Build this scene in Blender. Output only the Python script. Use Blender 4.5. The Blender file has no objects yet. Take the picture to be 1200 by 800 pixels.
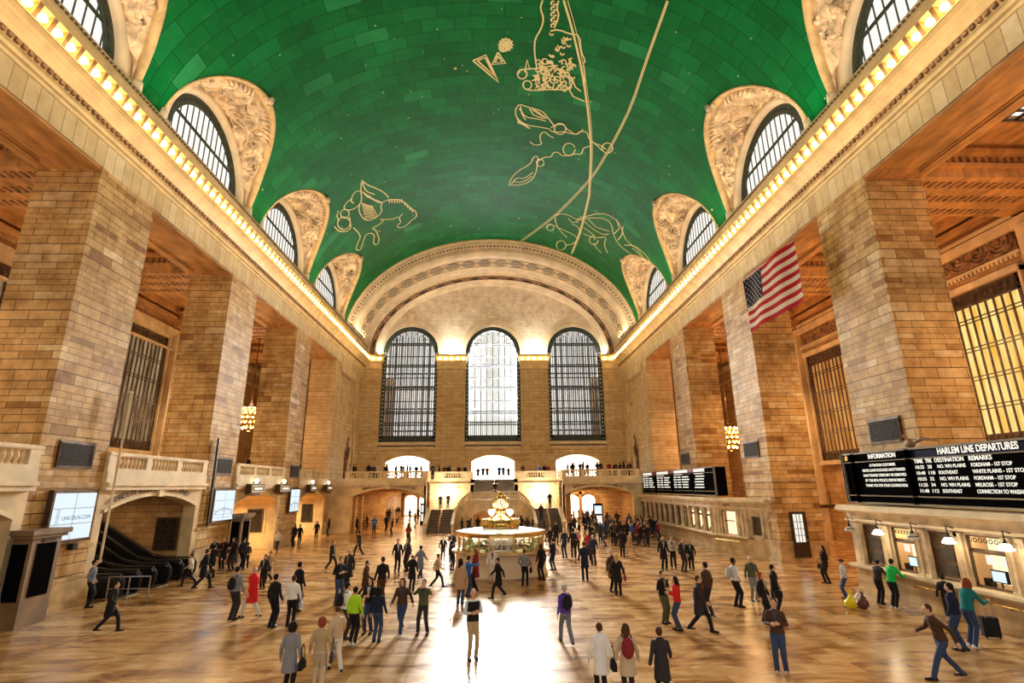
import bpy, math, random
from mathutils import Vector, Matrix, noise
random.seed(7)
C = bpy.context.scene.collection
sc = bpy.context.scene
PI = math.pi
# ------------------------------------------------------------------ mesh builder
class MB:
    def __init__(s): s.v=[]; s.f=[]; s.m=[]; s.mi=0; s.uv=None; s.T=None
    def add(s, vs, fs):
        o=len(s.v)
        if s.T is not None: vs=[tuple(s.T@Vector(p)) for p in vs]
        s.v.extend(vs)
        for f in fs: s.f.append(tuple(i+o for i in f)); s.m.append(s.mi)
    def box(s, x0,x1,y0,y1,z0,z1):
        x0,x1=min(x0,x1),max(x0,x1); y0,y1=min(y0,y1),max(y0,y1); z0,z1=min(z0,z1),max(z0,z1)
        s.add([(x0,y0,z0),(x1,y0,z0),(x1,y1,z0),(x0,y1,z0),(x0,y0,z1),(x1,y0,z1),(x1,y1,z1),(x0,y1,z1)],
              [(0,3,2,1),(4,5,6,7),(0,1,5,4),(1,2,6,5),(2,3,7,6),(3,0,4,7)])
    def prism(s, poly, a, b, axis='y', cap=True):
        # poly: 2D points; axis y -> (x,z) ; axis x -> (y,z) ; axis z -> (x,y)
        def P(p,t): return {'y':(p[0],t,p[1]),'x':(t,p[0],p[1]),'z':(p[0],p[1],t)}[axis]
        n=len(poly); vs=[P(p,a) for p in poly]+[P(p,b) for p in poly]
        fs=[(i,(i+1)%n,n+(i+1)%n,n+i) for i in range(n)]
        if cap: fs+=[tuple(range(n))[::-1],tuple(range(n,2*n))]
        s.add(vs,fs)
    def sheet(s, poly, a, b, axis='y'):
        def P(p,t): return {'y':(p[0],t,p[1]),'x':(t,p[0],p[1]),'z':(p[0],p[1],t)}[axis]
        n=len(poly); s.add([P(p,a) for p in poly]+[P(p,b) for p in poly],[(i,i+1,n+i+1,n+i) for i in range(n-1)])
    def lathe(s, prof, c=(0,0,0), n=16, sx=1, sy=1, ang0=0, ang1=2*PI, closed=True):
        k=len(prof); vs=[]; m=n if closed else n+1
        for j in range(m):
            a=ang0+(ang1-ang0)*j/n
            for r,z in prof: vs.append((c[0]+r*math.cos(a)*sx,c[1]+r*math.sin(a)*sy,c[2]+z))
        fs=[]
        for j in range(n):
            j2=(j+1)%m
            for i in range(k-1): fs.append((j*k+i,j2*k+i,j2*k+i+1,j*k+i+1))
        s.add(vs,fs)
    def tube(s, pts, r, n=8, cap=True):
        if not hasattr(r,'__len__'): r=[r]*len(pts)
        pts=[Vector(p) for p in pts]; rings=[]; vs=[]
        up=Vector((0,0,1))
        t0=(pts[1]-pts[0]).normalized()
        u=t0.orthogonal().normalized() if abs(t0.z)>.95 else t0.cross(up).normalized()
        for i,p in enumerate(pts):
            if i==0: t=(pts[1]-p)
            elif i==len(pts)-1: t=(p-pts[i-1])
            else: t=(pts[i+1]-pts[i-1])
            t.normalize(); u=(u-t*u.dot(t)); u.normalize(); w=t.cross(u)
            rr=r[i]; ra,rb=(rr if hasattr(rr,'__len__') else (rr,rr))
            for j in range(n):
                a=2*PI*j/n; vs.append(tuple(p+u*math.cos(a)*ra+w*math.sin(a)*rb))
        fs=[]
        for i in range(len(pts)-1):
            for j in range(n):
                j2=(j+1)%n; fs.append((i*n+j,i*n+j2,(i+1)*n+j2,(i+1)*n+j))
        if cap: fs+=[tuple(range(n))[::-1],tuple(range((len(pts)-1)*n,len(pts)*n))]
        s.add(vs,fs)
    def ball(s, c, r, n=12, k=8):
        rx,ry,rz=(r if hasattr(r,'__len__') else (r,r,r))
        vs=[(c[0],c[1],c[2]+rz)]
        for i in range(1,k):
            a=PI*i/k
            for j in range(n):
                b=2*PI*j/n; vs.append((c[0]+rx*math.sin(a)*math.cos(b),c[1]+ry*math.sin(a)*math.sin(b),c[2]+rz*math.cos(a)))
        vs.append((c[0],c[1],c[2]-rz)); L=len(vs)-1
        fs=[(0,1+j,1+(j+1)%n) for j in range(n)]
        for i in range(k-2):
            for j in range(n): a=1+i*n; fs.append((a+j,a+n+j,a+n+(j+1)%n,a+(j+1)%n))
        a=1+(k-2)*n
        fs+=[(a+j,L,a+(j+1)%n) for j in range(n)]
        s.add(vs,fs)
    def torus(s, c, R, r, ax='z', n=20, k=8, sx=1, sy=1):
        vs=[]
        for i in range(n):
            a=2*PI*i/n
            for j in range(k):
                b=2*PI*j/k; q=R+r*math.cos(b); p=(q*math.cos(a)*sx,q*math.sin(a)*sy,r*math.sin(b))
                if ax=='y': p=(p[0],p[2],p[1])
                if ax=='x': p=(p[2],p[0],p[1])
                vs.append((c[0]+p[0],c[1]+p[1],c[2]+p[2]))
        fs=[(i*k+j,((i+1)%n)*k+j,((i+1)%n)*k+(j+1)%k,i*k+(j+1)%k) for i in range(n) for j in range(k)]
        s.add(vs,fs)
    def mesh(s, name, mats, smooth=False):
        me=bpy.data.meshes.new(name); me.from_pydata([tuple(p) for p in s.v],[],s.f)
        for m in (mats if isinstance(mats,(list,tuple)) else [mats]): me.materials.append(m)
        if isinstance(mats,(list,tuple)) and len(mats)>1: me.polygons.foreach_set('material_index',s.m)
        if smooth: me.polygons.foreach_set('use_smooth',[True]*len(me.polygons))
        me.validate(); me.update()
        return me
    def obj(s, name, mats, parent=None, smooth=False, **kw):
        return link(name, s.mesh(name,mats,smooth), parent, **kw)
def link(name, data, parent=None, loc=None, rot=None, label=None, cat=None, group=None, kind=None):
    o=bpy.data.objects.new(name,data); C.objects.link(o)
    if parent is not None: o.parent=parent
    if loc: o.location=loc
    if rot: o.rotation_euler=rot
    tag(o,label,cat,group,kind); return o
def tag(o,label=None,cat=None,group=None,kind=None):
    if label: o['label']=label
    if cat: o['category']=cat
    if group: o['group']=group
    if kind: o['kind']=kind
    return o
def empty(name,loc=(0,0,0),rot=(0,0,0),**kw): return link(name,None,None,loc,rot,**kw)
def copy_tree(o,parent=None):
    c=o.copy(); C.objects.link(c)
    if parent is not None: c.parent=parent
    for ch in list(o.children): copy_tree(ch,c)
    return c
# ------------------------------------------------------------------ materials
def mat(name, col, rough=.6, metal=0, emit=None, es=0, spec=None):
    m=bpy.data.materials.new(name); m.use_nodes=True; b=m.node_tree.nodes['Principled BSDF']
    b.inputs['Base Color'].default_value=(*col,1); b.inputs['Roughness'].default_value=rough; b.inputs['Metallic'].default_value=metal
    if spec is not None: b.inputs['Specular IOR Level'].default_value=spec
    if emit: b.inputs['Emission Color'].default_value=(*emit,1); b.inputs['Emission Strength'].default_value=es
    return m
def N(nt,t,**kw):
    n=nt.nodes.new(t)
    for k,v in kw.items():
        if k in n.inputs: n.inputs[k].default_value=v
        else: setattr(n,k,v)
    return n
def ramp(nt,stops):
    r=nt.nodes.new('ShaderNodeValToRGB'); e=r.color_ramp.elements
    while len(e)<len(stops): e.new(.5)
    for i,(p,c) in enumerate(stops): e[i].position=p; e[i].color=(*c,1)
    return r
def mixc(nt,fac,a,b,mode='MIX'):
    n=nt.nodes.new('ShaderNodeMix'); n.data_type='RGBA'; n.blend_type=mode
    for s,v in ((n.inputs[0],fac),(n.inputs[6],a),(n.inputs[7],b)):
        if hasattr(v,'links') or hasattr(v,'is_linked'): nt.links.new(v,s)
        elif hasattr(v,'__len__'): s.default_value=(*v,1)
        else: s.default_value=v
    return n.outputs[2]
def stone(name, c1, c2, c3, bw=1.15, bh=.42, mortar=.014, mcol=(.10,.06,.03), rough=.55, offset=.5, bump=.35, var=.5, uvmode='xy', mot=.25):
    """ashlar masonry: courses run round axis-aligned walls (u = x+y, v = z)"""
    m=bpy.data.materials.new(name); m.use_nodes=True; nt=m.node_tree; b=nt.nodes['Principled BSDF']; L=nt.links.new
    if uvmode=='uv':
        tc=nt.nodes.new('ShaderNodeUVMap'); vec=tc.outputs[0]
        pos=nt.nodes.new('ShaderNodeNewGeometry').outputs['Position']
    else:
        g=nt.nodes.new('ShaderNodeNewGeometry'); pos=g.outputs['Position']
        sp=N(nt,'ShaderNodeSeparateXYZ'); L(pos,sp.inputs[0])
        ad=N(nt,'ShaderNodeMath',operation='ADD'); L(sp.outputs[0],ad.inputs[0]); L(sp.outputs[1],ad.inputs[1])
        # fold thin and thick courses
        w=N(nt,'ShaderNodeMath',operation='MULTIPLY'); w.inputs[1].default_value=2.3; L(sp.outputs[2],w.inputs[0])
        sn=N(nt,'ShaderNodeMath',operation='SINE'); L(w.outputs[0],sn.inputs[0])
        ml=N(nt,'ShaderNodeMath',operation='MULTIPLY_ADD'); ml.inputs[1].default_value=.15 if uvmode=='xy' else 0; L(sn.outputs[0],ml.inputs[0]); L(sp.outputs[2],ml.inputs[2])
        cb=N(nt,'ShaderNodeCombineXYZ'); L(ad.outputs[0],cb.inputs[0]); L(ml.outputs[0],cb.inputs[1]); vec=cb.outputs[0]
    br=N(nt,'ShaderNodeTexBrick',offset=offset); br.inputs['Scale'].default_value=1
    br.inputs['Brick Width'].default_value=bw; br.inputs['Row Height'].default_value=bh; br.inputs['Mortar Size'].default_value=mortar; br.inputs['Mortar Smooth'].default_value=.2
    br.inputs['Color1'].default_value=(0,0,0,1); br.inputs['Color2'].default_value=(1,1,1,1); br.inputs['Mortar'].default_value=(.5,.5,.5,1); br.inputs['Bias'].default_value=0
    L(vec,br.inputs['Vector'])
    r=ramp(nt,[(0,c2),(.16,c1),(.8,c1),(1,c3)]); L(br.outputs['Color'],r.inputs[0])
    r2=ramp(nt,[(0,c1),(1,c1)])
    col=mixc(nt,var,c1,r.outputs[0])
    no=N(nt,'ShaderNodeTexNoise'); no.inputs['Scale'].default_value=1.3; no.inputs['Detail'].default_value=8; no.inputs['Roughness'].default_value=.65; L(pos,no.inputs['Vector'])
    rn=ramp(nt,[(.3,(1-mot*1.6,1-mot*1.9,1-mot*2.2)),(.7,(1+mot*.3,1+mot*.3,1+mot*.3))]); L(no.outputs[0],rn.inputs[0])
    col=mixc(nt,1.0,col,rn.outputs[0],'MULTIPLY')
    col=mixc(nt,br.outputs['Fac'],col,mcol)
    L(col,b.inputs['Base Color']); b.inputs['Roughness'].default_value=rough; b.inputs['Specular IOR Level'].default_value=.15
    if bump:
        n2=N(nt,'ShaderNodeTexNoise'); n2.inputs['Scale'].default_value=9; n2.inputs['Detail'].default_value=5; L(pos,n2.inputs['Vector'])
        sb=N(nt,'ShaderNodeMath',operation='MULTIPLY_ADD'); sb.inputs[1].default_value=-1.0; L(br.outputs['Fac'],sb.inputs[0]); 
        s2=N(nt,'ShaderNodeMath',operation='MULTIPLY'); s2.inputs[1].default_value=.35; L(n2.outputs[0],s2.inputs[0]); L(s2.outputs[0],sb.inputs[2])
        bp=N(nt,'ShaderNodeBump'); bp.inputs['Strength'].default_value=bump; bp.inputs['Distance'].default_value=.04; L(sb.outputs[0],bp.inputs['Height']); L(bp.outputs[0],b.inputs['Normal'])
    return m
def plain(name, col, rough=.55, mot=.2, scale=1.2, bump=.2, bscale=8, metal=0, stretch=(1,1,1), spec=.5):
    m=bpy.data.materials.new(name); m.use_nodes=True; nt=m.node_tree; b=nt.nodes['Principled BSDF']; L=nt.links.new
    g=nt.nodes.new('ShaderNodeNewGeometry'); mp=N(nt,'ShaderNodeMapping'); mp.inputs['Scale'].default_value=stretch; L(g.outputs['Position'],mp.inputs[0])
    no=N(nt,'ShaderNodeTexNoise'); no.inputs['Scale'].default_value=scale; no.inputs['Detail'].default_value=7; L(mp.outputs[0],no.inputs['Vector'])
    lo=tuple(c*(1-mot*1.5) for c in col); hi=tuple(min(1,c*(1+mot)) for c in col)
    r=ramp(nt,[(.3,lo),(.7,hi)]); L(no.outputs[0],r.inputs[0]); L(r.outputs[0],b.inputs['Base Color'])
    b.inputs['Roughness'].default_value=rough; b.inputs['Metallic'].default_value=metal; b.inputs['Specular IOR Level'].default_value=spec
    if bump:
        n2=N(nt,'ShaderNodeTexNoise'); n2.inputs['Scale'].default_value=bscale; n2.inputs['Detail'].default_value=4; L(g.outputs['Position'],n2.inputs['Vector'])
        bp=N(nt,'ShaderNodeBump'); bp.inputs['Strength'].default_value=bump; bp.inputs['Distance'].default_value=.04; L(n2.outputs[0],bp.inputs['Height']); L(bp.outputs[0],b.inputs['Normal'])
    return m
def emis(name,col,s,sample=True):
    m=bpy.data.materials.new(name); m.use_nodes=True; nt=m.node_tree; nt.nodes.clear()
    e=N(nt,'ShaderNodeEmission'); e.inputs[0].default_value=(*col,1); e.inputs[1].default_value=s
    o=N(nt,'ShaderNodeOutputMaterial'); nt.links.new(e.outputs[0],o.inputs[0])
    if not sample: m.cycles.emission_sampling='NONE'
    return m
def glass(name, col=(1,1,1), frost=0., frostcol=(.6,.6,.65), streak=None, gloss=.06):
    m=bpy.data.materials.new(name); m.use_nodes=True; nt=m.node_tree; nt.nodes.clear(); L=nt.links.new
    t=N(nt,'ShaderNodeBsdfTransparent'); t.inputs[0].default_value=(*col,1)
    d=N(nt,'ShaderNodeBsdfTranslucent'); d.inputs[0].default_value=(*frostcol,1)
    g=N(nt,'ShaderNodeBsdfGlossy'); g.inputs['Roughness'].default_value=.1
    mx=N(nt,'ShaderNodeMixShader'); mx.inputs[0].default_value=frost; L(t.outputs[0],mx.inputs[1]); L(d.outputs[0],mx.inputs[2])
    if streak:
        ge=N(nt,'ShaderNodeNewGeometry'); mp=N(nt,'ShaderNodeMapping'); mp.inputs['Scale'].default_value=streak; L(ge.outputs['Position'],mp.inputs[0])
        no=N(nt,'ShaderNodeTexNoise'); no.inputs['Scale'].default_value=1; no.inputs['Detail'].default_value=6; no.inputs['Roughness'].default_value=.7; L(mp.outputs[0],no.inputs['Vector'])
        r=ramp(nt,[(.38,(0,0,0)),(.62,(1,1,1))]); L(no.outputs[0],r.inputs[0])
        mm=N(nt,'ShaderNodeMath',operation='MULTIPLY_ADD'); L(r.outputs[0],mm.inputs[0]); mm.inputs[1].default_value=frost; mm.inputs[2].default_value=frost*.35; L(mm.outputs[0],mx.inputs[0])
    m2=N(nt,'ShaderNodeMixShader'); m2.inputs[0].default_value=gloss; L(mx.outputs[0],m2.inputs[1]); L(g.outputs[0],m2.inputs[2])
    o=N(nt,'ShaderNodeOutputMaterial'); L(m2.outputs[0],o.inputs[0]); return m

M={}
M['pier']=stone('pier_stone',(.66,.44,.19),(.32,.15,.045),(.82,.67,.41),bw=1.35,bh=.33,mortar=.015,mcol=(.09,.045,.015),var=.85,mot=.32)
M['wall']=stone('wall_stone',(.68,.50,.28),(.48,.28,.11),(.80,.66,.44),bw=1.5,bh=.38,mortar=.012,var=.6,mot=.18)
M['upper']=stone('upper_wall_stone',(.66,.56,.43),(.52,.40,.27),(.76,.69,.58),bw=2.4,bh=.55,mortar=.012,var=.5,mot=.18)
M['arch_face']=stone('architrave_stone',(.64,.52,.31),(.50,.36,.19),(.76,.67,.47),bw=.62,bh=6.0,mortar=.012,offset=0,var=.8,mot=.15,uvmode='flat')
M['orange']=stone('gallery_stone',(.58,.36,.16),(.40,.20,.07),(.68,.48,.26),bw=1.3,bh=.36,var=.6)
M['plain']=plain('dressed_stone',(.66,.50,.28),mot=.2,scale=.9,bump=.1)
M['base']=plain('polished_base_stone',(.50,.34,.17),mot=.28,scale=1.6,bump=.05,rough=.3)
M['rail']=plain('balustrade_stone',(.72,.58,.36),mot=.15,bump=.05)
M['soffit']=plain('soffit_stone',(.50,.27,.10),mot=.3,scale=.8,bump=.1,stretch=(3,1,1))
M['cove']=plain('cornice_plaster',(.74,.56,.28),mot=.15,bump=.05)
M['socket']=plain('lamp_socket_plaster',(.42,.22,.07),mot=.2,bump=0)
M['carve']=plain('carved_plaster',(.74,.58,.40),mot=.35,scale=1.2,bump=.5,bscale=5)
M['archcarve']=plain('arch_plaster',(.70,.58,.42),mot=.15,scale=.7,bump=.1)
M['darkcarve']=plain('patinated_ornament',(.05,.03,.018),mot=.5,scale=4,bump=.6,bscale=14)
M['kiosk']=plain('dark_kiosk_stone',(.20,.12,.055),mot=.3,bump=.1)
M['shade']=plain('bronzed_ornament',(.27,.14,.065),mot=.5,scale=3,bump=.6,bscale=12)
M['wood']=plain('dark_bronze',(.05,.035,.02),mot=.3,scale=5,bump=.1,rough=.4,metal=.3)
M['frame']=plain('green_window_iron',(.028,.045,.036),mot=.4,scale=3,bump=.1,rough=.5)
M['bronze']=plain('bronze_grille',(.10,.055,.025),mot=.4,scale=3,bump=.1,rough=.4,metal=.4)
M['brass']=plain('brass',(.75,.50,.16),mot=.15,scale=3,bump=0,rough=.25,metal=1)
M['black']=mat('black_board',(.004,.004,.005),.7,spec=0.0)
M['navyhead']=mat('navy_header',(.006,.008,.03),.6,spec=0.05)
M['blackmetal']=mat('black_metal',(.02,.02,.02),.35,.6)
M['steel']=mat('brushed_steel',(.35,.34,.33),.3,.9)
M['rubber']=mat('black_rubber',(.01,.01,.01),.45)
M['plaque']=plain('bronze_plaque',(.035,.025,.018),mot=.5,scale=9,bump=.5,bscale=30,rough=.7,metal=0,spec=.15)
M['gold']=mat('gold_leaf_line',(.72,.66,.34),.5)
M['goldband']=mat('gold_band',(.70,.52,.26),.5)
M['white']=mat('white_paper',(.8,.8,.78),.6)
M['whitewall']=mat('white_plaster',(.85,.83,.78),.7)
M['bulb']=emis('bulb_glow',(1,.66,.26),16)
M['globe']=emis('lamp_globe',(1,.82,.58),7)
M['shopglow']=emis('shop_window_light',(1,.78,.5),5.5)
M['ticketglow']=emis('ticket_window_light',(1,.76,.42),1.6)
M['led']=emis('board_lettering',(1,.93,.78),1.15,False)
M['screen']=emis('screen_light',(.80,.92,1),1.05)
M['screenline']=mat('screen_seam',(.25,.3,.35),.5)
M['screentext']=mat('screen_text',(.03,.05,.1),.5)
M['signwhite']=emis('sign_panel_light',(1,.93,.80),1.0,False)
M['clockface']=emis('clock_face_light',(1,.84,.55),1.1)
M['goldglass']=None
M['windowglass']=glass('window_glass',(1,1,1),.0)
M['sideglass']=glass('streaked_window_glass',(1,1,1),.34,(.55,.55,.62),streak=(2.2,1,.16))
M['lunglass']=glass('lunette_glass',(1,1,1),.0,(.9,.9,1),None,.02)
M['red']=mat('flag_red',(.34,.006,.012),.8,spec=.05); M['flagwhite']=mat('flag_white',(.60,.50,.38),.8,spec=.05); M['navy']=mat('flag_blue',(.008,.010,.028),.8,spec=.05)

def lit_pane(name,c1,c2,s):
    m=bpy.data.materials.new(name); m.use_nodes=True; nt=m.node_tree; nt.nodes.clear(); L=nt.links.new
    g=N(nt,'ShaderNodeNewGeometry'); mp=N(nt,'ShaderNodeMapping'); mp.inputs['Scale'].default_value=(1,2.5,.35); L(g.outputs['Position'],mp.inputs[0])
    no=N(nt,'ShaderNodeTexNoise'); no.inputs['Scale'].default_value=1.1; no.inputs['Detail'].default_value=4; L(mp.outputs[0],no.inputs['Vector'])
    r=ramp(nt,[(.35,c1),(.65,c2)]); L(no.outputs[0],r.inputs[0])
    e=N(nt,'ShaderNodeEmission'); e.inputs[1].default_value=s; L(r.outputs[0],e.inputs[0]); o=N(nt,'ShaderNodeOutputMaterial'); L(e.outputs[0],o.inputs[0]); m.cycles.emission_sampling='NONE'; return m
M['goldglass']=lit_pane('lit_gold_window',(.85,.45,.07),(1,.74,.26),1.15)
M['amberglass']=lit_pane('lit_amber_window',(.55,.17,.03),(.95,.45,.12),.75)
M['leftglass']=lit_pane('dim_amber_window',(.16,.08,.03),(.55,.38,.2),.7)

def ceiling_mat():
    m=bpy.data.materials.new('green_vault_tiles'); m.use_nodes=True; nt=m.node_tree; b=nt.nodes['Principled BSDF']; L=nt.links.new
    uv=nt.nodes.new('ShaderNodeUVMap').outputs[0]
    br=N(nt,'ShaderNodeTexBrick'); br.inputs['Scale'].default_value=1; br.inputs['Brick Width'].default_value=2.3; br.inputs['Row Height'].default_value=1.05; br.inputs['Mortar Size'].default_value=.02
    br.inputs['Color1'].default_value=(0,0,0,1); br.inputs['Color2'].default_value=(1,1,1,1); br.inputs['Mortar'].default_value=(0,0,0,1); L(uv,br.inputs['Vector'])
    r=ramp(nt,[(0,(.0,.12,.026)),(.7,(.0,.155,.036)),(.95,(.002,.18,.048)),(1,(.015,.23,.08))]); L(br.outputs['Color'],r.inputs[0])
    no=N(nt,'ShaderNodeTexNoise'); no.inputs['Scale'].default_value=.22; no.inputs['Detail'].default_value=9; no.inputs['Roughness'].default_value=.7; L(uv,no.inputs['Vector'])
    rn=ramp(nt,[(.3,(.6,.62,.6)),(.7,(1.25,1.2,1.2))]); L(no.outputs[0],rn.inputs[0])
    col=mixc(nt,1.0,r.outputs[0],rn.outputs[0],'MULTIPLY')
    n3=N(nt,'ShaderNodeTexNoise'); n3.inputs['Scale'].default_value=1.1; n3.inputs['Detail'].default_value=10; n3.inputs['Roughness'].default_value=.8; L(uv,n3.inputs['Vector'])
    r3=ramp(nt,[(.56,(0,0,0)),(.75,(.35,.35,.35))]); L(n3.outputs[0],r3.inputs[0])
    col=mixc(nt,r3.outputs[0],col,(.10,.26,.10))
    col=mixc(nt,br.outputs['Fac'],col,(.001,.04,.012))
    for scl,th in ((.85,.045),(.30,.032)):
        vo=N(nt,'ShaderNodeTexVoronoi'); vo.inputs['Scale'].default_value=scl; L(uv,vo.inputs['Vector'])
        lt=N(nt,'ShaderNodeMath',operation='LESS_THAN'); lt.inputs[1].default_value=th*(1 if scl>.5 else 1.0); L(vo.outputs['Distance'],lt.inputs[0])
        col=mixc(nt,lt.outputs[0],col,(.75,.66,.25))
    L(col,b.inputs['Base Color']); b.inputs['Roughness'].default_value=.38; b.inputs['Specular IOR Level'].default_value=.09
    return m
M['vault']=ceiling_mat()
def floor_mat():
    m=bpy.data.materials.new('marble_floor'); m.use_nodes=True; nt=m.node_tree; b=nt.nodes['Principled BSDF']; L=nt.links.new
    g=N(nt,'ShaderNodeNewGeometry'); pos=g.outputs['Position']
    br=N(nt,'ShaderNodeTexBrick',offset=.5); br.inputs['Scale'].default_value=1; br.inputs['Brick Width'].default_value=1.5; br.inputs['Row Height'].default_value=.75; br.inputs['Mortar Size'].default_value=.006
    br.inputs['Color1'].default_value=(0,0,0,1); br.inputs['Color2'].default_value=(1,1,1,1); br.inputs['Mortar'].default_value=(.2,.2,.2,1); L(pos,br.inputs['Vector'])
    mp=N(nt,'ShaderNodeMapping'); mp.inputs['Scale'].default_value=(.45,1.2,1); L(pos,mp.inputs[0])
    no=N(nt,'ShaderNodeTexNoise'); no.inputs['Scale'].default_value=1.3; no.inputs['Detail'].default_value=9; no.inputs['Roughness'].default_value=.66; no.inputs['Distortion'].default_value=.8; L(mp.outputs[0],no.inputs['Vector'])
    ad=N(nt,'ShaderNodeMath',operation='MULTIPLY_ADD'); ad.inputs[1].default_value=.14; L(br.outputs['Color'],ad.inputs[0]); L(no.outputs[0],ad.inputs[2])
    r=ramp(nt,[(.34,(.09,.034,.010)),(.46,(.25,.11,.034)),(.58,(.44,.245,.09)),(.76,(.62,.43,.22))]); L(ad.outputs[0],r.inputs[0])
    col=mixc(nt,br.outputs['Fac'],r.outputs[0],(.10,.05,.02))
    L(col,b.inputs['Base Color'])
    rr=ramp(nt,[(.3,(.20,.20,.20)),(.7,(.28,.28,.28))]); L(no.outputs[0],rr.inputs[0]); L(rr.outputs[0],b.inputs['Roughness'])
    b.inputs['Specular IOR Level'].default_value=.6
    return m
M['floor']=floor_mat()
_cm={}
def cloth(col,rough=.8):
    k=tuple(round(c,3) for c in col)+(rough,)
    if k not in _cm:
        m=mat('cloth',col,rough,spec=.2); nt=m.node_tree; b=nt.nodes['Principled BSDF']; tc=nt.nodes.new('ShaderNodeTexCoord')
        mp=N(nt,'ShaderNodeMapping'); mp.inputs['Scale'].default_value=(1,1,.45); nt.links.new(tc.outputs['Object'],mp.inputs[0])
        no=N(nt,'ShaderNodeTexNoise'); no.inputs['Scale'].default_value=13; no.inputs['Detail'].default_value=3; no.inputs['Distortion'].default_value=.6; nt.links.new(mp.outputs[0],no.inputs['Vector'])
        bp=N(nt,'ShaderNodeBump'); bp.inputs['Strength'].default_value=.55; bp.inputs['Distance'].default_value=.04
        if rough>.7: nt.links.new(no.outputs[0],bp.inputs['Height']); nt.links.new(bp.outputs[0],b.inputs['Normal'])
        _cm[k]=m
    return _cm[k]
def text_mesh(body,size,mat_,align='CENTER',ext=.004,sx=1,bold=0):
    cu=bpy.data.curves.new('lettering','FONT'); cu.body=body; cu.size=size; cu.align_x=align; cu.align_y='CENTER'; cu.extrude=ext; cu.offset=bold
    o=bpy.data.objects.new('tmp',cu); C.objects.link(o); dg=bpy.context.evaluated_depsgraph_get(); dg.update()
    me=bpy.data.meshes.new_from_object(o.evaluated_get(dg)); bpy.data.objects.remove(o)
    me.materials.clear(); me.materials.append(mat_)
    if sx!=1:
        for v in me.vertices: v.co.x*=sx
    return me
def basis(xd,yd,loc):
    xd=Vector(xd).normalized(); yd=Vector(yd).normalized(); zd=xd.cross(yd)
    return Matrix.Translation(loc)@Matrix((xd,yd,zd)).transposed().to_4x4()
SKY=1.12; P_WIN=26000; P_SKYG=3500; P_COR=540; P_WASH=140; P_GAL=850; P_CAP=420; EXPO=0.0
# ================================================================== SETTING (metres; floor z=0; concourse runs along +Y)
NEAR=-8.0; BACK=72.0; HW=18.0
ZC=22.25; VA,VB=18.2,13.4             # vault ellipse
SOF=19.12                              # architrave soffit
PIERS=[(-3.3,.5),(9.2,13.0),(21.7,25.5),(34.2,38.1),(46.7,50.6)]
BAYS=[4.85,17.35,29.85,42.35,54.85]
# floor
b=MB(); b.add([(-30,NEAR,0),(30,NEAR,0),(30,96,0),(-30,96,0)],[(0,1,2,3)]); b.obj('floor',M['floor'],kind='structure',label='glossy tan and brown marble floor of the hall')
# piers
SN={-1:'left',1:'right'}
for s in (-1,1):
    for i,(y0,y1) in enumerate(PIERS):
        b=MB(); b.box(s*18,s*20.9,y0,y1,0,SOF-.005)
        o=b.obj('pillar',M['pier'],kind='structure',label='tall square stone pier number %d from the camera on the %s side'%(i,SN[s]))
        b=MB(); b.box(s*17.9,s*21,y0-.1,y1+.1,2.35,2.5); b.box(s*17.88,s*21.02,y0-.1,y1+.1,0,1.12); b.box(s*17.84,s*21.04,y0-.14,y1+.14,1.12,1.24); b.box(s*17.80,s*21.06,y0-.18,y1+.18,0,.22)
        b.box(s*17.94,s*20.96,y0-.06,y1+.06,4.86,5.1)
        b.obj('pier_base',M['base'],o)
    # corner wall block beside the end wall
    b=MB(); b.box(s*18,s*20.9,59.2,61.0,0,SOF-.005); b.box(s*18.25,s*20.9,61.0,69.6,0,SOF-.005); b.box(s*18,s*20.9,69.6,73.5,0,SOF-.005)
    w=b.obj('wall_'+SN[s],M['wall'],kind='structure')
    b=MB()
    for yy in (61.0,69.2): b.box(s*18.0,s*18.3,yy,yy+.35,5.6,SOF)
    b.box(s*18.0,s*18.3,61,69.6,18.2,SOF)
    b.box(s*17.85,s*18.3,59.1,72,0,1.2)
    b.obj('wall_trim',M['plain'],w)
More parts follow.
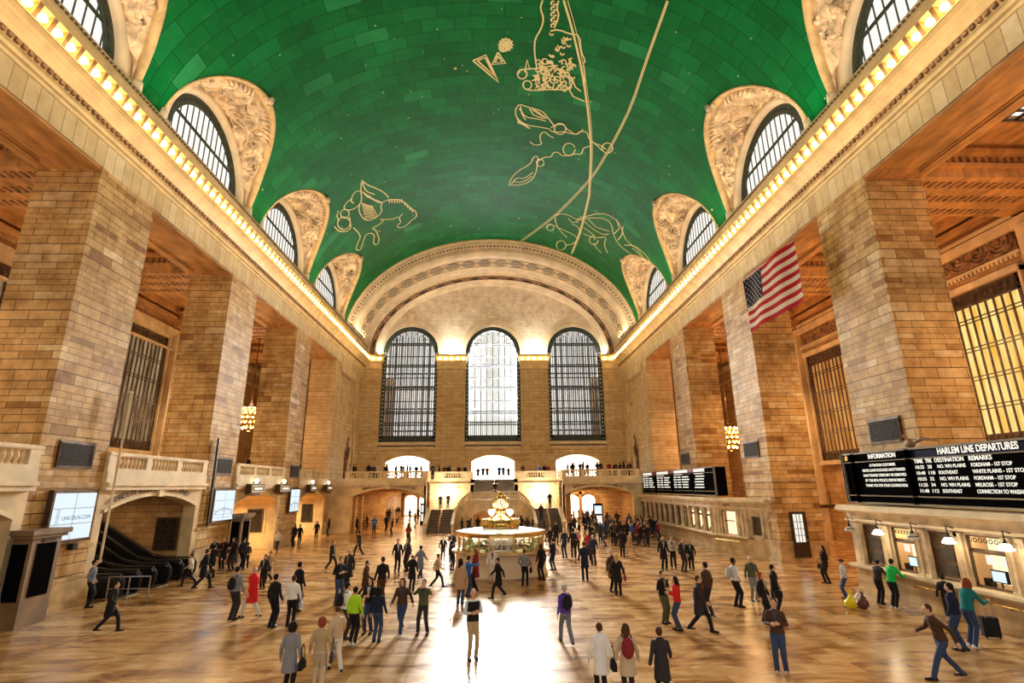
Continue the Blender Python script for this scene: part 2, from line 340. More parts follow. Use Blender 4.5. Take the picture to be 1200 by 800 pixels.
# entablature (profile x,z from the soffit up)
PR=[(18.6,SOF),(18.0,SOF),(18.0,20.3),(17.95,20.34),(17.95,20.5),(17.86,20.56),(17.86,20.78),(17.8,20.82),(17.8,20.84)]
COV=[(17.8,20.84),(17.8,21.06),(17.74,21.1),(17.66,21.3),(17.54,21.5),(17.38,21.68),(17.2,21.8),(17.16,21.8),(17.16,21.86),(17.42,21.9),(17.48,22.2),(17.30,22.42),(16.95,22.45),(16.93,22.62),(16.85,22.66),(16.85,22.8),(16.93,22.84),(16.93,22.95),(17.0,23.1),(17.3,23.5),(17.75,24.1),(18.0,24.22),(18.9,24.26)]
def lights_row(parent,pts,r=.17):
    b=MB(); b.ball((0,0,0),r,8,6); me=b.mesh('light_bulb',M['bulb'],True)
    for p in pts: link('light_bulb',me,parent,p)
for s in (-1,1):
    b=MB(); b.sheet([(s*x,z) for x,z in PR[1:3]],NEAR,BACK)
    e=b.obj('trim_%d'%(1 if s<0 else 2),M['arch_face'],kind='structure',label='lit cornice running along the top of the %s wall'%SN[s])
    b=MB(); b.sheet([(s*x,z) for x,z in PR[2:]],NEAR,BACK)
    b.sheet([(s*x,z) for x,z in COV],NEAR,BACK)
    b.obj('cornice',M['cove'],e)
    b=MB(); y=NEAR
    while y<71.8: b.box(s*17.8,s*17.68,y,y+.16,20.86,21.05); y+=.3
    y=12.0
    b.obj('dentil_course',M['shade'],e)
    b=MB(); y=8.
    while y<71.8: b.box(s*16.93,s*16.85,y,y+.12,22.96,23.04); y+=.25
    b.obj('rim_beading',M['shade'],e)
    # sockets between bulbs
    b=MB(); y=NEAR
    yb=[]
    while y<71.6:
        b.prism([(s*16.97,22.44),(s*17.5,22.44),(s*17.5,21.88),(s*17.16,21.88)],y-.09,y+.09)
        yb.append(y+.345); y+=.69
    b.obj('lamp_socket',M['socket'],e)
    lights_row(e,[(s*17.18,t,22.14) for t in yb if t>11])
    # soffit of the architrave with sunk panels, per bay
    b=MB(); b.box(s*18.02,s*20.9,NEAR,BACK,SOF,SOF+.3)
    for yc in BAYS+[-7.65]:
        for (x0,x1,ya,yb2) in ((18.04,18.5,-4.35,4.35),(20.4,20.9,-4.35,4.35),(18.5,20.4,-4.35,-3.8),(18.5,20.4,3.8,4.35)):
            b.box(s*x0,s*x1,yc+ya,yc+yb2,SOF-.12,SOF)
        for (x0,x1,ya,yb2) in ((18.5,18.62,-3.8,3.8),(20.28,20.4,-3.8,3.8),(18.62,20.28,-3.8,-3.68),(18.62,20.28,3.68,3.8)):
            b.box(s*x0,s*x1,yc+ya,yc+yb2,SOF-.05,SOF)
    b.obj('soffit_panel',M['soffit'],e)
# ------------------------------------------------------------------ vault with lunette openings
LR,LZ=5.25,24.6
def lun_theta(y):
    for yc in BAYS+[-7.65]:
        d=abs(y-yc)
        if d<LR:
            z=LZ+math.sqrt(LR*LR-d*d); return math.asin(min(1,(z-ZC)/VB))
    return math.asin((24.2-ZC)/VB)
TH0=math.asin((24.2-ZC)/VB)
ys=set([NEAR,62.0])
for yc in BAYS+[-7.65]:
    for k in range(0,25):
        y=yc-LR*math.cos(PI*k/24)
        if NEAR<y<62: ys.add(round(y,5))
    for e in (-1,1):
        y=yc+e*(LR+.0001)
        if NEAR<y<62: ys.add(y)
ys=sorted(ys)
NT=64
vs=[];fs=[];uvs=[]
arc=[0]; NA=400
for k in range(1,NA+1):
    t0,t1=PI*(k-1)/NA,PI*k/NA
    arc.append(arc[-1]+math.hypot(VA*(math.cos(t1)-math.cos(t0)),VB*(math.sin(t1)-math.sin(t0))))
def arclen(t): q=t/PI*NA; i=min(NA-1,int(q)); return arc[i]+(arc[i+1]-arc[i])*(q-i)
for y in ys:
    t0=max(TH0,lun_theta(y))
    for k in range(NT+1):
        t=t0+(PI-2*t0)*k/NT
        vs.append((VA*math.cos(t),y,ZC+VB*math.sin(t))); uvs.append((arclen(t),y))
for i in range(len(ys)-1):
    for k in range(NT): a=i*(NT+1)+k; fs.append((a,a+1,a+NT+2,a+NT+1))
me=bpy.data.meshes.new('ceiling'); me.from_pydata(vs,[],fs); me.materials.append(M['vault'])
ul=me.uv_layers.new(name='UVMap')
for lp in me.loops: ul.data[lp.index].uv=uvs[lp.vertex_index]
me.polygons.foreach_set('use_smooth',[True]*len(me.polygons)); me.update()
link('ceiling',me,kind='structure',label='sea-green barrel vault with gold stars')
# lunettes
def ell_x(z): return VA*math.sqrt(max(0,1-((z-ZC)/VB)**2))
def build_lunette():
    """right-hand lunette centred on y=0, mirrored for the left wall"""
    XW=18.5
    out={}
    # penetration surface with carved relief
    nu,nv=150,46
    b=MB(); vs=[]; fs=[]
    for i in range(nu+1):
        ph=PI*i/nu; z=LZ+LR*math.sin(ph); y=-LR*math.cos(ph); xo=ell_x(z)-.02
        for j in range(nv+1):
            t=j/nv; x=XW+(xo-XW)*t
            L=(XW-xo); dw=t*L; do=(1-t)*L
            m=max(0,min(1,(do-.45)/.12))*max(0,min(1,(dw-.12)/.12))*max(0,min(1,math.sin(ph)*4-.3))
            p=Vector((x*1.1,y*1.1,z*1.1))
            n1=1-abs(noise.noise(p*1.0))*2; n2=1-abs(noise.noise(p*2.4+Vector((9,3,1))))*2.4
            h=(.08+max(0,n1)*.34+max(0,n2)*.22)*m
            if n1<.35: h*=.35
            r=LR-h+(.0 if m>0 else 0)
            vs.append((x,-r*math.cos(ph),LZ+r*math.sin(ph)))
    for i in range(nu):
        for j in range(nv): a=i*(nv+1)+j; fs.append((a,a+1,a+nv+2,a+nv+1))
    b.add(vs,fs); out['relief']=b.mesh('carved_relief',M['carve'],False)
    # explicit carved figures on the crown: wreathed wheel, garlands, leaves, knob at the tip
    b=MB(); rnd=random.Random(3)
    def on(ph,t,h):
        z=LZ+LR*math.sin(ph); xo=ell_x(z); x=XW+(xo-XW)*t; r=LR-h
        return (x,-r*math.cos(ph),LZ+r*math.sin(ph))
    for k in range(120):
        ph=PI*rnd.uniform(.14,.86); t=rnd.uniform(.12,.78)
        if math.sin(ph)<.5 and t>.6: continue
        p=on(ph,t,.22+rnd.random()*.12); s=rnd.uniform(.07,.17)
        b.ball(p,(s*1.5,s,s),7,5)
    for k in range(16):
        ph=PI*(.16+.68*k/15); pts=[on(ph+.07*math.sin(q*1.3+k),.15+.06*q,.3+.05*math.cos(q)) for q in range(9)]
        b.tube(pts,[.03,.06,.08,.07,.09,.07,.06,.05,.02],6)
    for t0,rr in ((.55,.55),(.3,.35)):
        for sg in (0,1):
            ph=PI*(.5+(.10 if sg else -.10)); c=on(ph,t0,.3); b.torus(c,rr,.07,'z',16,6)
            for q in range(6):
                a=q*PI/3; b.tube([c,(c[0]+rr*math.cos(a),c[1]+rr*math.sin(a),c[2])],.03,5)
    c=on(PI/2,.94,.05)
    for q in range(14):
        a=rnd.random()*6.28; e=rnd.random(); b.ball((c[0]-.1-e*.45,c[1]+.35*math.cos(a)*(1.1-e),c[2]-.15-.3*math.sin(a)*.6),rnd.uniform(.10,.2),7,5)
    # winged shoulders each side of the crown
    for sg in (-1,1):
        for q in range(7):
            ph=PI/2+sg*(.12+.07*q); b.tube([on(ph,.62,.25),on(ph+sg*.05,.82,.38),on(ph+sg*.13,.93,.22)],[.06,.09,.03],6)
    out['fig']=b.mesh('carved_figure',M['carve'],True)
    # smooth border stripe along the vault, and archivolt on the wall
    b=MB(); vs=[];fs=[]
    n=72
    for i in range(n+1):
        ph=PI*i/n; z=LZ+LR*math.sin(ph)
        L=XW-ell_x(z)
        for (e,r) in ((-.06,LR+.03),(-.06,LR-.10),(min(L*.5,.5),LR-.12),(min(L*.5,.55),LR+.01)):
            vs.append((ell_x(z)+e,-r*math.cos(ph),LZ+r*math.sin(ph)))
    for i in range(n):
        for j in range(4): a=i*4; fs.append((a+j,a+(j+1)%4,a+4+(j+1)%4,a+4+j))
    b.add(vs,fs); out['border']=b.mesh('border_band',M['goldstone'],True)
    b=MB(); vs=[];fs=[]; prof=[(18.52,5.3),(18.35,5.2),(18.30,5.0),(18.22,4.8),(18.15,4.55),(18.25,4.36),(18.42,4.3),(18.9,4.28)]
    for i in range(n+1):
        ph=PI*i/n
        for x,r in prof: vs.append((x,-r*math.cos(ph),LZ+r*math.sin(ph)))
    k=len(prof)
    for i in range(n):
        for j in range(k-1): fs.append((i*k+j,i*k+j+1,(i+1)*k+j+1,(i+1)*k+j))
    b.add(vs,fs)
    b.box(18.15,18.9,-5.25,-4.28,24.1,24.65); b.box(18.15,18.9,4.28,5.25,24.1,24.65)
    for q in (-1,1): b.box(17.8,18.9,q*5.12,q*5.4,24.0,24.72)
    out['archivolt']=b.mesh('archivolt',M['archcarve'],True)
    # window
    b=MB(); R=4.28; X=18.62
    for i in range(n):  # ornate outer iron band
        pass
    vs=[];fs=[]
    for i in range(n+1):
        ph=PI*i/n
        for x,r in ((X-.05,R),(X-.05,R-.62),(X+.08,R-.62)): vs.append((x,-r*math.cos(ph),LZ+r*math.sin(ph)))
    for i in range(n):
        for j in range(2): fs.append((i*3+j,i*3+j+1,i*3+4+j,i*3+3+j))
    b.add(vs,fs)
    for i in range(46):
        ph=PI*(i+.5)/46; r=R-.31; b.torus((X-.08,-r*math.cos(ph),LZ+r*math.sin(ph)),.10,.025,'x',8,4)
    Ri=R-.62
    for k2 in range(-6,7):
        y=k2*.57; h=math.sqrt(max(0,Ri*Ri-y*y)); b.box(X+.0,X+.05,y-.03,y+.03,23.9,LZ+h)
    for z in (24.3,26.35): 
        hw=math.sqrt(Ri*Ri-(z-LZ)**2) if z>LZ else Ri
        b.box(X-.03,X+.06,-hw,hw,z-.07,z-.02); b.box(X-.03,X+.06,-hw,hw,z+.05,z+.10)
    out['frame']=b.mesh('window_grille',M['frame'])
    b=MB(); pts=[(-Ri*math.cos(PI*i/40),LZ+Ri*math.sin(PI*i/40)) for i in range(41)]+[(Ri,23.9),(-Ri,23.9)]
    b.add([(X+.1,p[0],p[1]) for p in pts],[tuple(range(len(pts)))]); out['glass']=b.mesh('glass',M['lunglass'])
    return out
M['goldstone']=plain('gilded_stone_band',(.62,.44,.22),mot=.2,scale=2,bump=.05)
LU=build_lunette()
wn=1
for s in (-1,1):
    for yc in [4.85]+BAYS[1:]:
        e=empty('window_%d'%wn,(0,yc,0),kind='structure',label='arched clerestory lunette window above the %s cornice'%SN[s]); wn+=1
        for nm,k in (('carved_relief','relief'),('carved_figure','fig'),('border_band','border'),('archivolt','archivolt'),('window_grille','frame'),('glass','glass')):
            o=link(nm,LU[k],e)
            if s<0: o.scale=(-1,1,1)
# ------------------------------------------------------------------ galleries beyond the piers
def grille_window(nx,y0,y1,z0,z1,s,gm,parent_name,label,frieze):
    X=29.4
    e=empty(parent_name,(0,0,0),kind='structure',label=label)
    b=MB(); b.box(s*(X-.12),s*(X+.02),y0,y1,z1-.9,z1); b.box(s*(X-.12),s*(X+.02),y0,y1,z0,z0+.8); b.box(s*(X-.12),s*(X+.02),y0,y0+.4,z0,z1); b.box(s*(X-.12),s*(X+.02),y1-.4,y1,z0,z1)
    yy=y0+.2
    while yy<y1-.1:
        for zz in (z1-.45,z0+.4): b.torus((s*(X-.14),yy,zz),.16,.035,'x',10,4); b.torus((s*(X-.14),yy,zz),.30,.03,'x',10,4)
        yy+=.42
    b.obj('grille_border',M['bronze'],e)
    b=MB(); n=nx
    for k in range(1,n):
        y=y0+.4+(y1-y0-.8)*k/n; b.box(s*(X-.1),s*(X-.02),y-.045,y+.045,z0+.8,z1-.9)
    k=0; z=z0+.8+1.5
    while z<z1-1.2:
        b.box(s*(X-.12),s*(X-.02),y0+.4,y1-.4,z-.05,z); b.box(s*(X-.12),s*(X-.02),y0+.4,y1-.4,z+.16,z+.21); z+=1.75
    b.obj('grille_bars',M['bronze'],e)
    b=MB(); b.add([(s*(X-.0),y0+.2,z0+.4),(s*(X-.0),y1-.2,z0+.4),(s*(X-.0),y1-.2,z1-.4),(s*(X-.0),y0+.2,z1-.4)],[(0,1,2,3)]); b.obj('glass',gm,e)
    b=MB()
    b.box(s*(X-.3),s*(X+.1),y0-.15,y0,z0-.3,z1+.3); b.box(s*(X-.3),s*(X+.1),y1,y1+.15,z0-.3,z1+.3); b.box(s*(X-.4),s*(X+.1),y0-.15,y1+.15,z1,z1+.4); b.box(s*(X-.4),s*(X+.1),y0-.15,y1+.15,z0-.35,z0)
    b.obj('window_frame',M['plain'],e)
    if frieze:
        b=MB(); b.box(s*(X-.3),s*(X+.1),y0-.4,y1+.4,z1+.95,z1+1.15); b.box(s*(X-.35),s*(X+.1),y0-.5,y1+.5,z1+3.0,z1+3.25)
        yy=y0-.3
        while yy<y1+.3: b.box(s*(X-.4),s*(X-.2),yy,yy+.14,z1+.75,z1+.93); yy+=.28
        b.obj('window_cornice',M['plain'],e)
        b=MB(); b.box(s*(X-.12),s*(X+.1),y0-.2,y1+.2,z1+1.15,z1+3.0)
        rnd=random.Random(5)
        for k in range(6):
            yc=y0+(y1-y0)*(k+.5)/6; zc=z1+2.07
            for R in (.75,.5,.25): b.torus((s*(X-.16),yc,zc),R,.09,'x',18,6)
            b.ball((s*(X-.2),yc,zc),.15,8,6)
            for q in range(14):
                a=rnd.random()*6.28; r=rnd.uniform(.2,.95); b.ball((s*(X-.18),yc+r*math.cos(a),zc+r*.85*math.sin(a)),(.1,rnd.uniform(.06,.2),rnd.uniform(.05,.14)),6,5)
        b.obj('carved_frieze',M['shade'],e)
    return e
for s in (-1,1):
    # outer gallery wall with openings left behind the glass (built solid: windows stand proud of it)
    b=MB(); b.box(s*29.42,s*30.4,NEAR,96,0,24); b.box(s*18.0,s*30.4,95,96,0,24)
    b.box(s*20.9,s*29.42,72.5,73.5,5.5,21.5)
    b.obj('wall_outer_'+SN[s],M['orange'],kind='structure')
    # gallery ceiling: beams, coffers, skylights
    cz=20.9
    b=MB()
    for yc in BAYS+[-7.65]:
        b.box(s*20.9,s*22.6,yc-4.4,yc+4.4,cz,cz+.4); b.box(s*26.4,s*29.5,yc-4.4,yc+4.4,cz,cz+.4)
        b.box(s*22.6,s*26.4,yc-4.4,yc-2.6,cz,cz+.4); b.box(s*22.6,s*26.4,yc+2.6,yc+4.4,cz,cz+.4)
    b.box(s*20.9,s*29.5,59.2,73.5,cz,cz+.4)
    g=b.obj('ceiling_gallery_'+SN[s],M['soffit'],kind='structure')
    b=MB(); b2=MB(); b3=MB()
    for (y0,y1) in PIERS+[(59.2,61.4)]:
        b.box(s*20.9,s*29.5,y0,y1,SOF,cz+.1); b.box(s*20.9,s*29.45,y0-.2,y1+.2,SOF+.5,SOF+.7); b.box(s*20.9,s*29.45,y0-.35,y1+.35,SOF+1.2,SOF+1.4)
        for k in range(18):
            for q in range(3): 
                xx=21.2+k*.38; b2.box(s*xx,s*(xx+.12),y0-.06,y0-.0,SOF+.75+q*.14,SOF+.84+q*.14); 
                yy=y0+.4+q*1.3; b2.box(s*xx,s*(xx+.16),yy,yy+.5,SOF-.05,SOF)
    for xa,xb in ((20.9,21.4),(28.8,29.5)):
        b.box(s*xa,s*xb,NEAR,72,SOF+.6,SOF+.85); b.box(s*(xa-.0),s*(xb+(.2 if xa<25 else 0)),NEAR,72,SOF+1.15,cz)
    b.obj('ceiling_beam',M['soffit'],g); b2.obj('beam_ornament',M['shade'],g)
    for yc in BAYS:
        for k in range(7): b3.box(s*(22.6+k*3.8/6)-.05,s*(22.6+k*3.8/6)+.05,yc-2.6,yc+2.6,cz+.1,cz+.2)
        for k in range(9): b3.box(s*22.6,s*26.4,yc-2.6+k*.65-.05,yc-2.6+k*.65+.05,cz+.1,cz+.2)
    b3.obj('skylight_grid',M['wood'],g)
    # outer wall entablature and pilasters
    b=MB(); b.box(s*29.0,s*29.5,NEAR,72,18.3,18.9); b.box(s*29.15,s*29.5,NEAR,72,16.9,17.1)
    for (y0,y1) in PIERS+[(59.2,61.4)]: b.box(s*28.9,s*29.5,y0+.3,y1-.3,0,18.4)
    b.obj('gallery_trim',M['plain'],g)
    for yc in BAYS[:4]:
        if s>0: grille_window(14,yc-4.0,yc+4.0,6.6,16.0,s,M['goldglass'] if yc<40 else M['amberglass'],'window_%d'%wn,'tall bronze-barred gallery window glowing amber behind the right piers',True)
        else: grille_window(14,yc-4.0,yc+4.0,7.9,17.9,s,M['leftglass'],'window_%d'%wn,'tall bronze-barred gallery window behind the left piers',False)
        wn+=1
# left upper balcony floor
b=MB(); b.box(-29.5,-18.3,38.1,60.5,5.2,5.55); b.box(-29.5,-25.5,25.5,38.1,5.2,5.55); b.box(-25.5,-18.3,34.0,38.1,5.2,5.55); b.box(-29.5,-18.3,NEAR,25.7,5.2,5.55); b.box(-25.5,-18.2,25.5,27,5.0,5.55); b.box(-25.5,-18.2,27,34,4.95,5.55)
b.obj('floor_balcony_left',M['base'],kind='structure')
# ------------------------------------------------------------------ arch walls
def segarch(u,a0,a1,zs,za):
    c=(a0+a1)/2; h=(a1-a0)/2; r=za-zs; R=(h*h+r*r)/(2*r); t=u-c
    return za-R+math.sqrt(max(0,R*R-t*t))
def arch_wall(b,T,u0,u1,a0,a1,zs,za,z0,z1,thick,n=28,segm=True):
    """wall in plane (u,z) at n=0..thick (away from the viewer) with an arched opening; T maps (u,n,z) to world"""
    def q(pts): b.add([T(*p) for p in pts],[tuple(range(len(pts)))])
    def f(u):
        if segm: return segarch(u,a0,a1,zs,za)
        c=(a0+a1)/2; h=(a1-a0)/2; t=(u-c)/h; return zs+(za-zs)*math.sqrt(max(0,1-t*t))
    for nn in (0,thick):
        if a0>u0: q([(u0,nn,z0),(a0,nn,z0),(a0,nn,z1),(u0,nn,z1)])
        if u1>a1: q([(a1,nn,z0),(u1,nn,z0),(u1,nn,z1),(a1,nn,z1)])
    for k in range(n):
        ta=(1-math.cos(PI*k/n))/2; tb=(1-math.cos(PI*(k+1)/n))/2
        ua=a0+(a1-a0)*ta; ub=a0+(a1-a0)*tb
        za_,zb_=f(ua),f(ub)
        q([(ua,0,za_),(ub,0,zb_),(ub,0,z1),(ua,0,z1)]); q([(ua,thick,za_),(ub,thick,zb_),(ub,thick,z1),(ua,thick,z1)])
        q([(ua,0,za_),(ub,0,zb_),(ub,thick,zb_),(ua,thick,za_)])
    for a,sgn in ((a0,1),(a1,-1)): q([(a,0,z0),(a,thick,z0),(a,thick,f(a)),(a,0,f(a))])
    q([(u0,0,z1),(u1,0,z1),(u1,thick,z1),(u0,thick,z1)])
def arch_band(b,T,a0,a1,zs,za,w,proud,segm=True,n=36):
    """raised moulding following the arch, w wide"""
    c=(a0+a1)/2; h=(a1-a0)/2
    pts=[]
    for k in range(n+1):
        if segm:
            r=za-zs; R=(h*h+r*r)/(2*r); zc=za-R; A=math.asin(min(1,h/R)); t=-A+2*A*k/n
            pts.append((c+R*math.sin(t),zc+R*math.cos(t),c+(R+w)*math.sin(t),zc+(R+w)*math.cos(t)))
        else:
            t=PI*k/n; rz=za-zs
            pts.append((c-h*math.cos(t),zs+rz*math.sin(t),c-(h+w)*math.cos(t),zs+(rz+w)*math.sin(t)))
    for p,r in zip(pts,pts[1:]):
        vs=[T(p[0],-proud,p[1]),T(r[0],-proud,r[1]),T(r[2],-proud,r[3]),T(p[2],-proud,p[3]),T(p[0],.02,p[1]),T(r[0],.02,r[1]),T(r[2],.02,r[3]),T(p[2],.02,p[3])]
        b.add(vs,[(0,1,2,3),(0,1,5,4),(3,2,6,7)])
TL=lambda u,n,z:(-18-n,u,z)
TB=lambda Y:(lambda u,n,z:(u,Y+n,z))
# ------------------------------------------------------------------ end wall with three great windows
WIN=[(-15.5,-7.75),(-3.85,3.85),(7.75,15.5)]
b=MB(); T=TB(BACK)
xs=[(-18.3,-11.6+.0),]
edges=[-18.3,-5.8,5.8,18.3]
for i,(a0,a1) in enumerate(WIN):
    arch_wall(b,T,edges[i],edges[i+1],a0,a1,23.15,27.0,10.6,36.5,.9,n=40,segm=False)
M['tymp']=stone('tympanum_stone',(.84,.77,.67),(.74,.65,.54),(.90,.86,.79),bw=3.0,bh=.5,mortar=.01,var=.5,mot=.22,mcol=(.4,.33,.26))
wb=b.obj('wall_back',M['tymp'],kind='structure',label='pale end wall around three tall arched windows')
b=MB()
for i,(a0,a1) in enumerate([(-14.35,-8.55),(-2.9,2.9),(8.55,14.35)]):
    arch_wall(b,T,edges[i],edges[i+1],a0,a1,8.0,8.8,5.5,10.6,.9,n=20)
b.obj('lower_wall',M['wall'],wb)
b=MB()
for a0,a1 in WIN:
    arch_band(b,T,a0,a1,23.15,27.0,.45,.10,False); arch_band(b,T,a0-.6,a1+.6,23.15,27.6,.35,.16,False)
    c=(a0+a1)/2; b.box(c-.35,c+.35,71.5,72,27.1,28.2); b.box(c-.55,c+.55,71.4,72,28.2,28.7); b.box(c-.42,c+.42,71.6,72,28.7,29.2)
    b.box(a0-.05,a1+.05,71.6,72.2,10.2,10.6); b.box(a0+.1,a1-.1,71.75,72,9.75,9.95)
b.obj('archivolt',M['archcarve'],wb)
b=MB()
x=-18
for a0,a1 in WIN:
    y=a0
    while y<a1: b.box(y,y+.16,71.72,71.9,9.96,10.18); y+=.32
b.obj('sill_dentils',M['shade'],wb)
for x0,x1 in ((-18,-15.5),(-7.75,-3.85),(3.85,7.75),(15.5,18)):
    b=MB(); b.box(x0,x1,71.55,72.05,6.2,20.7); b.box(x0-.1,x1+.1,71.45,72.05,5.5,6.2); b.obj('pilaster',M['wall'],wb)
for q,(x0,x1) in enumerate(((-18,-15.4),(-7.9,-3.7),(3.7,7.9),(15.4,18))):
    b=MB()
    b.box(x0,x1,71.5,72.05,20.7,20.85); b.box(x0+.1,x1-.1,71.55,72.05,20.85,21.5); b.box(x0,x1,71.45,72.05,21.5,21.7); b.box(x0-.1,x1+.1,71.3,72.05,21.7,21.8)
    b.box(x0-.25,x1+.25,71.0,72.05,22.4,22.6); b.box(x0-.2,x1+.2,71.15,72.05,22.3,22.4); b.box(x0-.1,x1+.1,71.55,72.05,21.8,22.3)
    cp=b.obj('pilaster_capital',M['cove'],wb)
    n=5 if q in (1,2) else 3
    lights_row(cp,[(x0+(x1-x0)*(k+.5)/n,71.33,22.05) for k in range(n)],.19)
# great window ironwork
def great_window(a0,a1,gm,idx,label):
    e=empty('window_%d'%idx,kind='structure',label=label)
    c=(a0+a1)/2; h=(a1-a0)/2; zs=23.15; Y=72.35
    b=MB(); b.box(a0,a0+.5,Y,Y+.2,10.6,zs); b.box(a1-.5,a1,Y,Y+.2,10.6,zs); b.box(a0,a1,Y,Y+.2,10.6,11.5)
    n=40
    for k in range(n):
        t0,t1=PI*k/n,PI*(k+1)/n
        P=lambda t,r:(c-r*math.cos(t),zs+r*math.sin(t))
        p0,p1,p2,p3=P(t0,h),P(t1,h),P(t1,h-.62),P(t0,h-.62)
        b.add([(p[0],Y,p[1]) for p in (p0,p1,p2,p3)]+[(p[0],Y+.2,p[1]) for p in (p0,p1,p2,p3)],[(0,1,2,3),(3,2,6,7)])
    z=10.9
    for k in range(30):
        t=PI*(k+.5)/30; b.torus((c-(h-.3)*math.cos(t),Y-.03,zs+(h-.3)*math.sin(t)),.13,.03,'y',8,4)
    b.obj('window_frame',M['frame'],e)
    b=MB(); z=11.0
    while z<zs: 
        for xx in (a0+.25,a1-.25): b.ball((xx,Y-.02,z),(.10,.05,.14),6,4)
        z+=.55
    b.obj('rosettes',mat_rosette,e)
    b=MB(); 
    # heavy mullions and thin glazing bars
    nb=24
    for k in range(1,nb):
        x=a0+.5+(a1-a0-1.0)*k/nb; top=zs+math.sqrt(max(0,(h-.6)**2-(x-c)**2)); w=.07 if k%3==0 else .038
        b.box(x-w,x+w,Y+.02,Y+.14,11.4,top)
    for z in (14.55,17.9,21.15,24.3):
        hw=h-.4 if z<zs else math.sqrt(max(0,(h-.6)**2-(z-zs)**2)); b.box(c-hw,c+hw,Y-.06,Y+.16,z-.12,z+.02); b.box(c-hw,c+hw,Y-.06,Y+.16,z+.13,z+.27)
    for z in (12.9,13.3,16.2,19.5,22.6):
        hw=h-.4; b.box(c-hw,c+hw,Y-.02,Y+.15,z-.05,z+.05)
    for i in range(22):
        x=a0+.7+(a1-a0-1.4)*i/21
        b.torus((x,Y-.05,13.1),.12,.03,'y',8,4)
    for i in range(9):
        t=PI*(i+1)/10; r=h-1.3; b.tube([(c-r*.72*math.cos(t),Y,zs+1.9*math.sin(t)+.8),(c-(h-.6)*math.cos(t),Y,zs+(h-.6)*math.sin(t))],.05,5)
    b.obj('window_grille',M['frame'],e)
    b=MB(); pts=[(c-(h-.3)*math.cos(PI*i/40),zs+(h-.3)*math.sin(PI*i/40)) for i in range(41)]+[(a1-.3,11),(a0+.3,11)]
    b.add([(p[0],Y+.17,p[1]) for p in pts],[tuple(range(len(pts)))]); b.obj('glass',gm,e)
    # outer sash behind the walkway, dark horizontals seen through the glass
    if gm is M['sideglass']:
        b=MB()
        for z in (12.2,15.3,18.5,20.4,24.9): b.box(a0,a1,Y+1.9,Y+2.0,z,z+.22)
        for k in range(9): x=a0+.6+(a1-a0-1.2)*k/8; b.box(x-.09,x+.09,Y+1.9,Y+2.0,10.6,26)
        b.obj('outer_sash',M['frame'],e)
mat_rosette=mat('pale_rosette',(.55,.6,.55),.4)
great_window(*WIN[0],M['sideglass'],wn,'tall arched iron window at the left of the end wall'); wn+=1
great_window(*WIN[1],M['windowglass'],wn,'tall arched iron window in the middle of the end wall flooded with daylight'); wn+=1
great_window(*WIN[2],M['sideglass'],wn,'tall arched iron window at the right of the end wall'); wn+=1
# ------------------------------------------------------------------ great splayed arch in front of the end wall
def ell_ring(prof,n=96,t0=0.0,t1=PI):
    """prof: (y,a,b) half ellipses centred at z=ZC"""
    vs=[];fs=[];k=len(prof)
    for i in range(n+1):
        t=t0+(t1-t0)*i/n
        for (y,a,bb) in prof: vs.append((a*math.cos(t),y,ZC+bb*math.sin(t)))
    for i in range(n):
        for j in range(k-1): fs.append((i*k+j,i*k+j+1,(i+1)*k+j+1,(i+1)*k+j))
    return vs,fs
b=MB(); b.add(*ell_ring([(62.3,18.6,13.8),(61.75,18.3,13.5),(61.7,18.2,13.35),(61.8,18.0,13.15),(61.95,17.95,13.1)])); b.add(*ell_ring([(62.55,17.5,12.2),(62.5,17.35,12.1),(62.6,17.2,12.0),(63.0,17.05,11.65),(63.2,17.0,11.6),(68.8,17.0,11.6)]))
b.add(*ell_ring([(68.8,17.0,11.6),(68.8,16.85,11.5),(69.1,16.75,11.45),(69.3,16.75,11.45)])); b.add(*ell_ring([(70.1,16.3,11.25),(70.2,16.2,11.2),(71,15.9,11.1),(71.2,15.9,11.1),(71.2,15.75,10.95),(72.1,15.75,10.95)]))
ar=b.obj('trim_3',[M['archcarve']],kind='structure',smooth=True,label='broad splayed arch with ornamented bands in front of the end wall')
b=MB(); b.add(*ell_ring([(62.28,18.6,13.8),(61.72,18.3,13.52),(61.68,18.22,13.36),(61.72,18.1,13.22)])); b.obj('outer_moulding',M['goldstone'],ar)
b=MB(); b.add(*ell_ring([(61.95,17.95,13.1),(62.55,17.5,12.2)]))
b.obj('band_ground',M['archcarve'],ar)
b=MB(); b.add(*ell_ring([(69.3,16.75,11.45),(70.1,16.3,11.25)])); b.obj('garland_ground',M['shade'],ar)
def along(n,y,a,bb,t0=0.03,t1=PI-.03):
    L=[0];pp=[]
    for i in range(721):
        t=t0+(t1-t0)*i/720; pp.append((t,a*math.cos(t),bb*math.sin(t)))
        if i: L.append(L[-1]+math.hypot(pp[i][1]-pp[i-1][1],pp[i][2]-pp[i-1][2]))
    out=[];j=0
    for k in range(n):
        s=L[-1]*(k+.5)/n
        while L[j]<s: j+=1
        t,x,z=pp[j]; tx,tz=-a*math.sin(t),bb*math.cos(t); q=math.hypot(tx,tz); out.append(((x,y,ZC+z),(tx/q,0,tz/q),(-tz/q,0,tx/q)))
    return out  # point, tangent, normal (towards the axis or away)
b=MB()
for row,(yy,a,bb,n,sz) in enumerate(((62.0,17.92,13.02,150,.13),(62.25,17.75,12.65,100,.2),(62.45,17.58,12.32,150,.13))):
    for p,t,nn in along(n,yy,a,bb):
        if row==1:
            b.tube([(p[0]-t[0]*.16,p[1]-.05,p[2]-t[2]*.16),(p[0],p[1]-.1,p[2]),(p[0]+t[0]*.16,p[1]-.05,p[2]+t[2]*.16)],[.03,.14,.03],6)
        else: b.ball((p[0],p[1]-.03,p[2]),(sz*.6,.08,sz*.6),6,4)
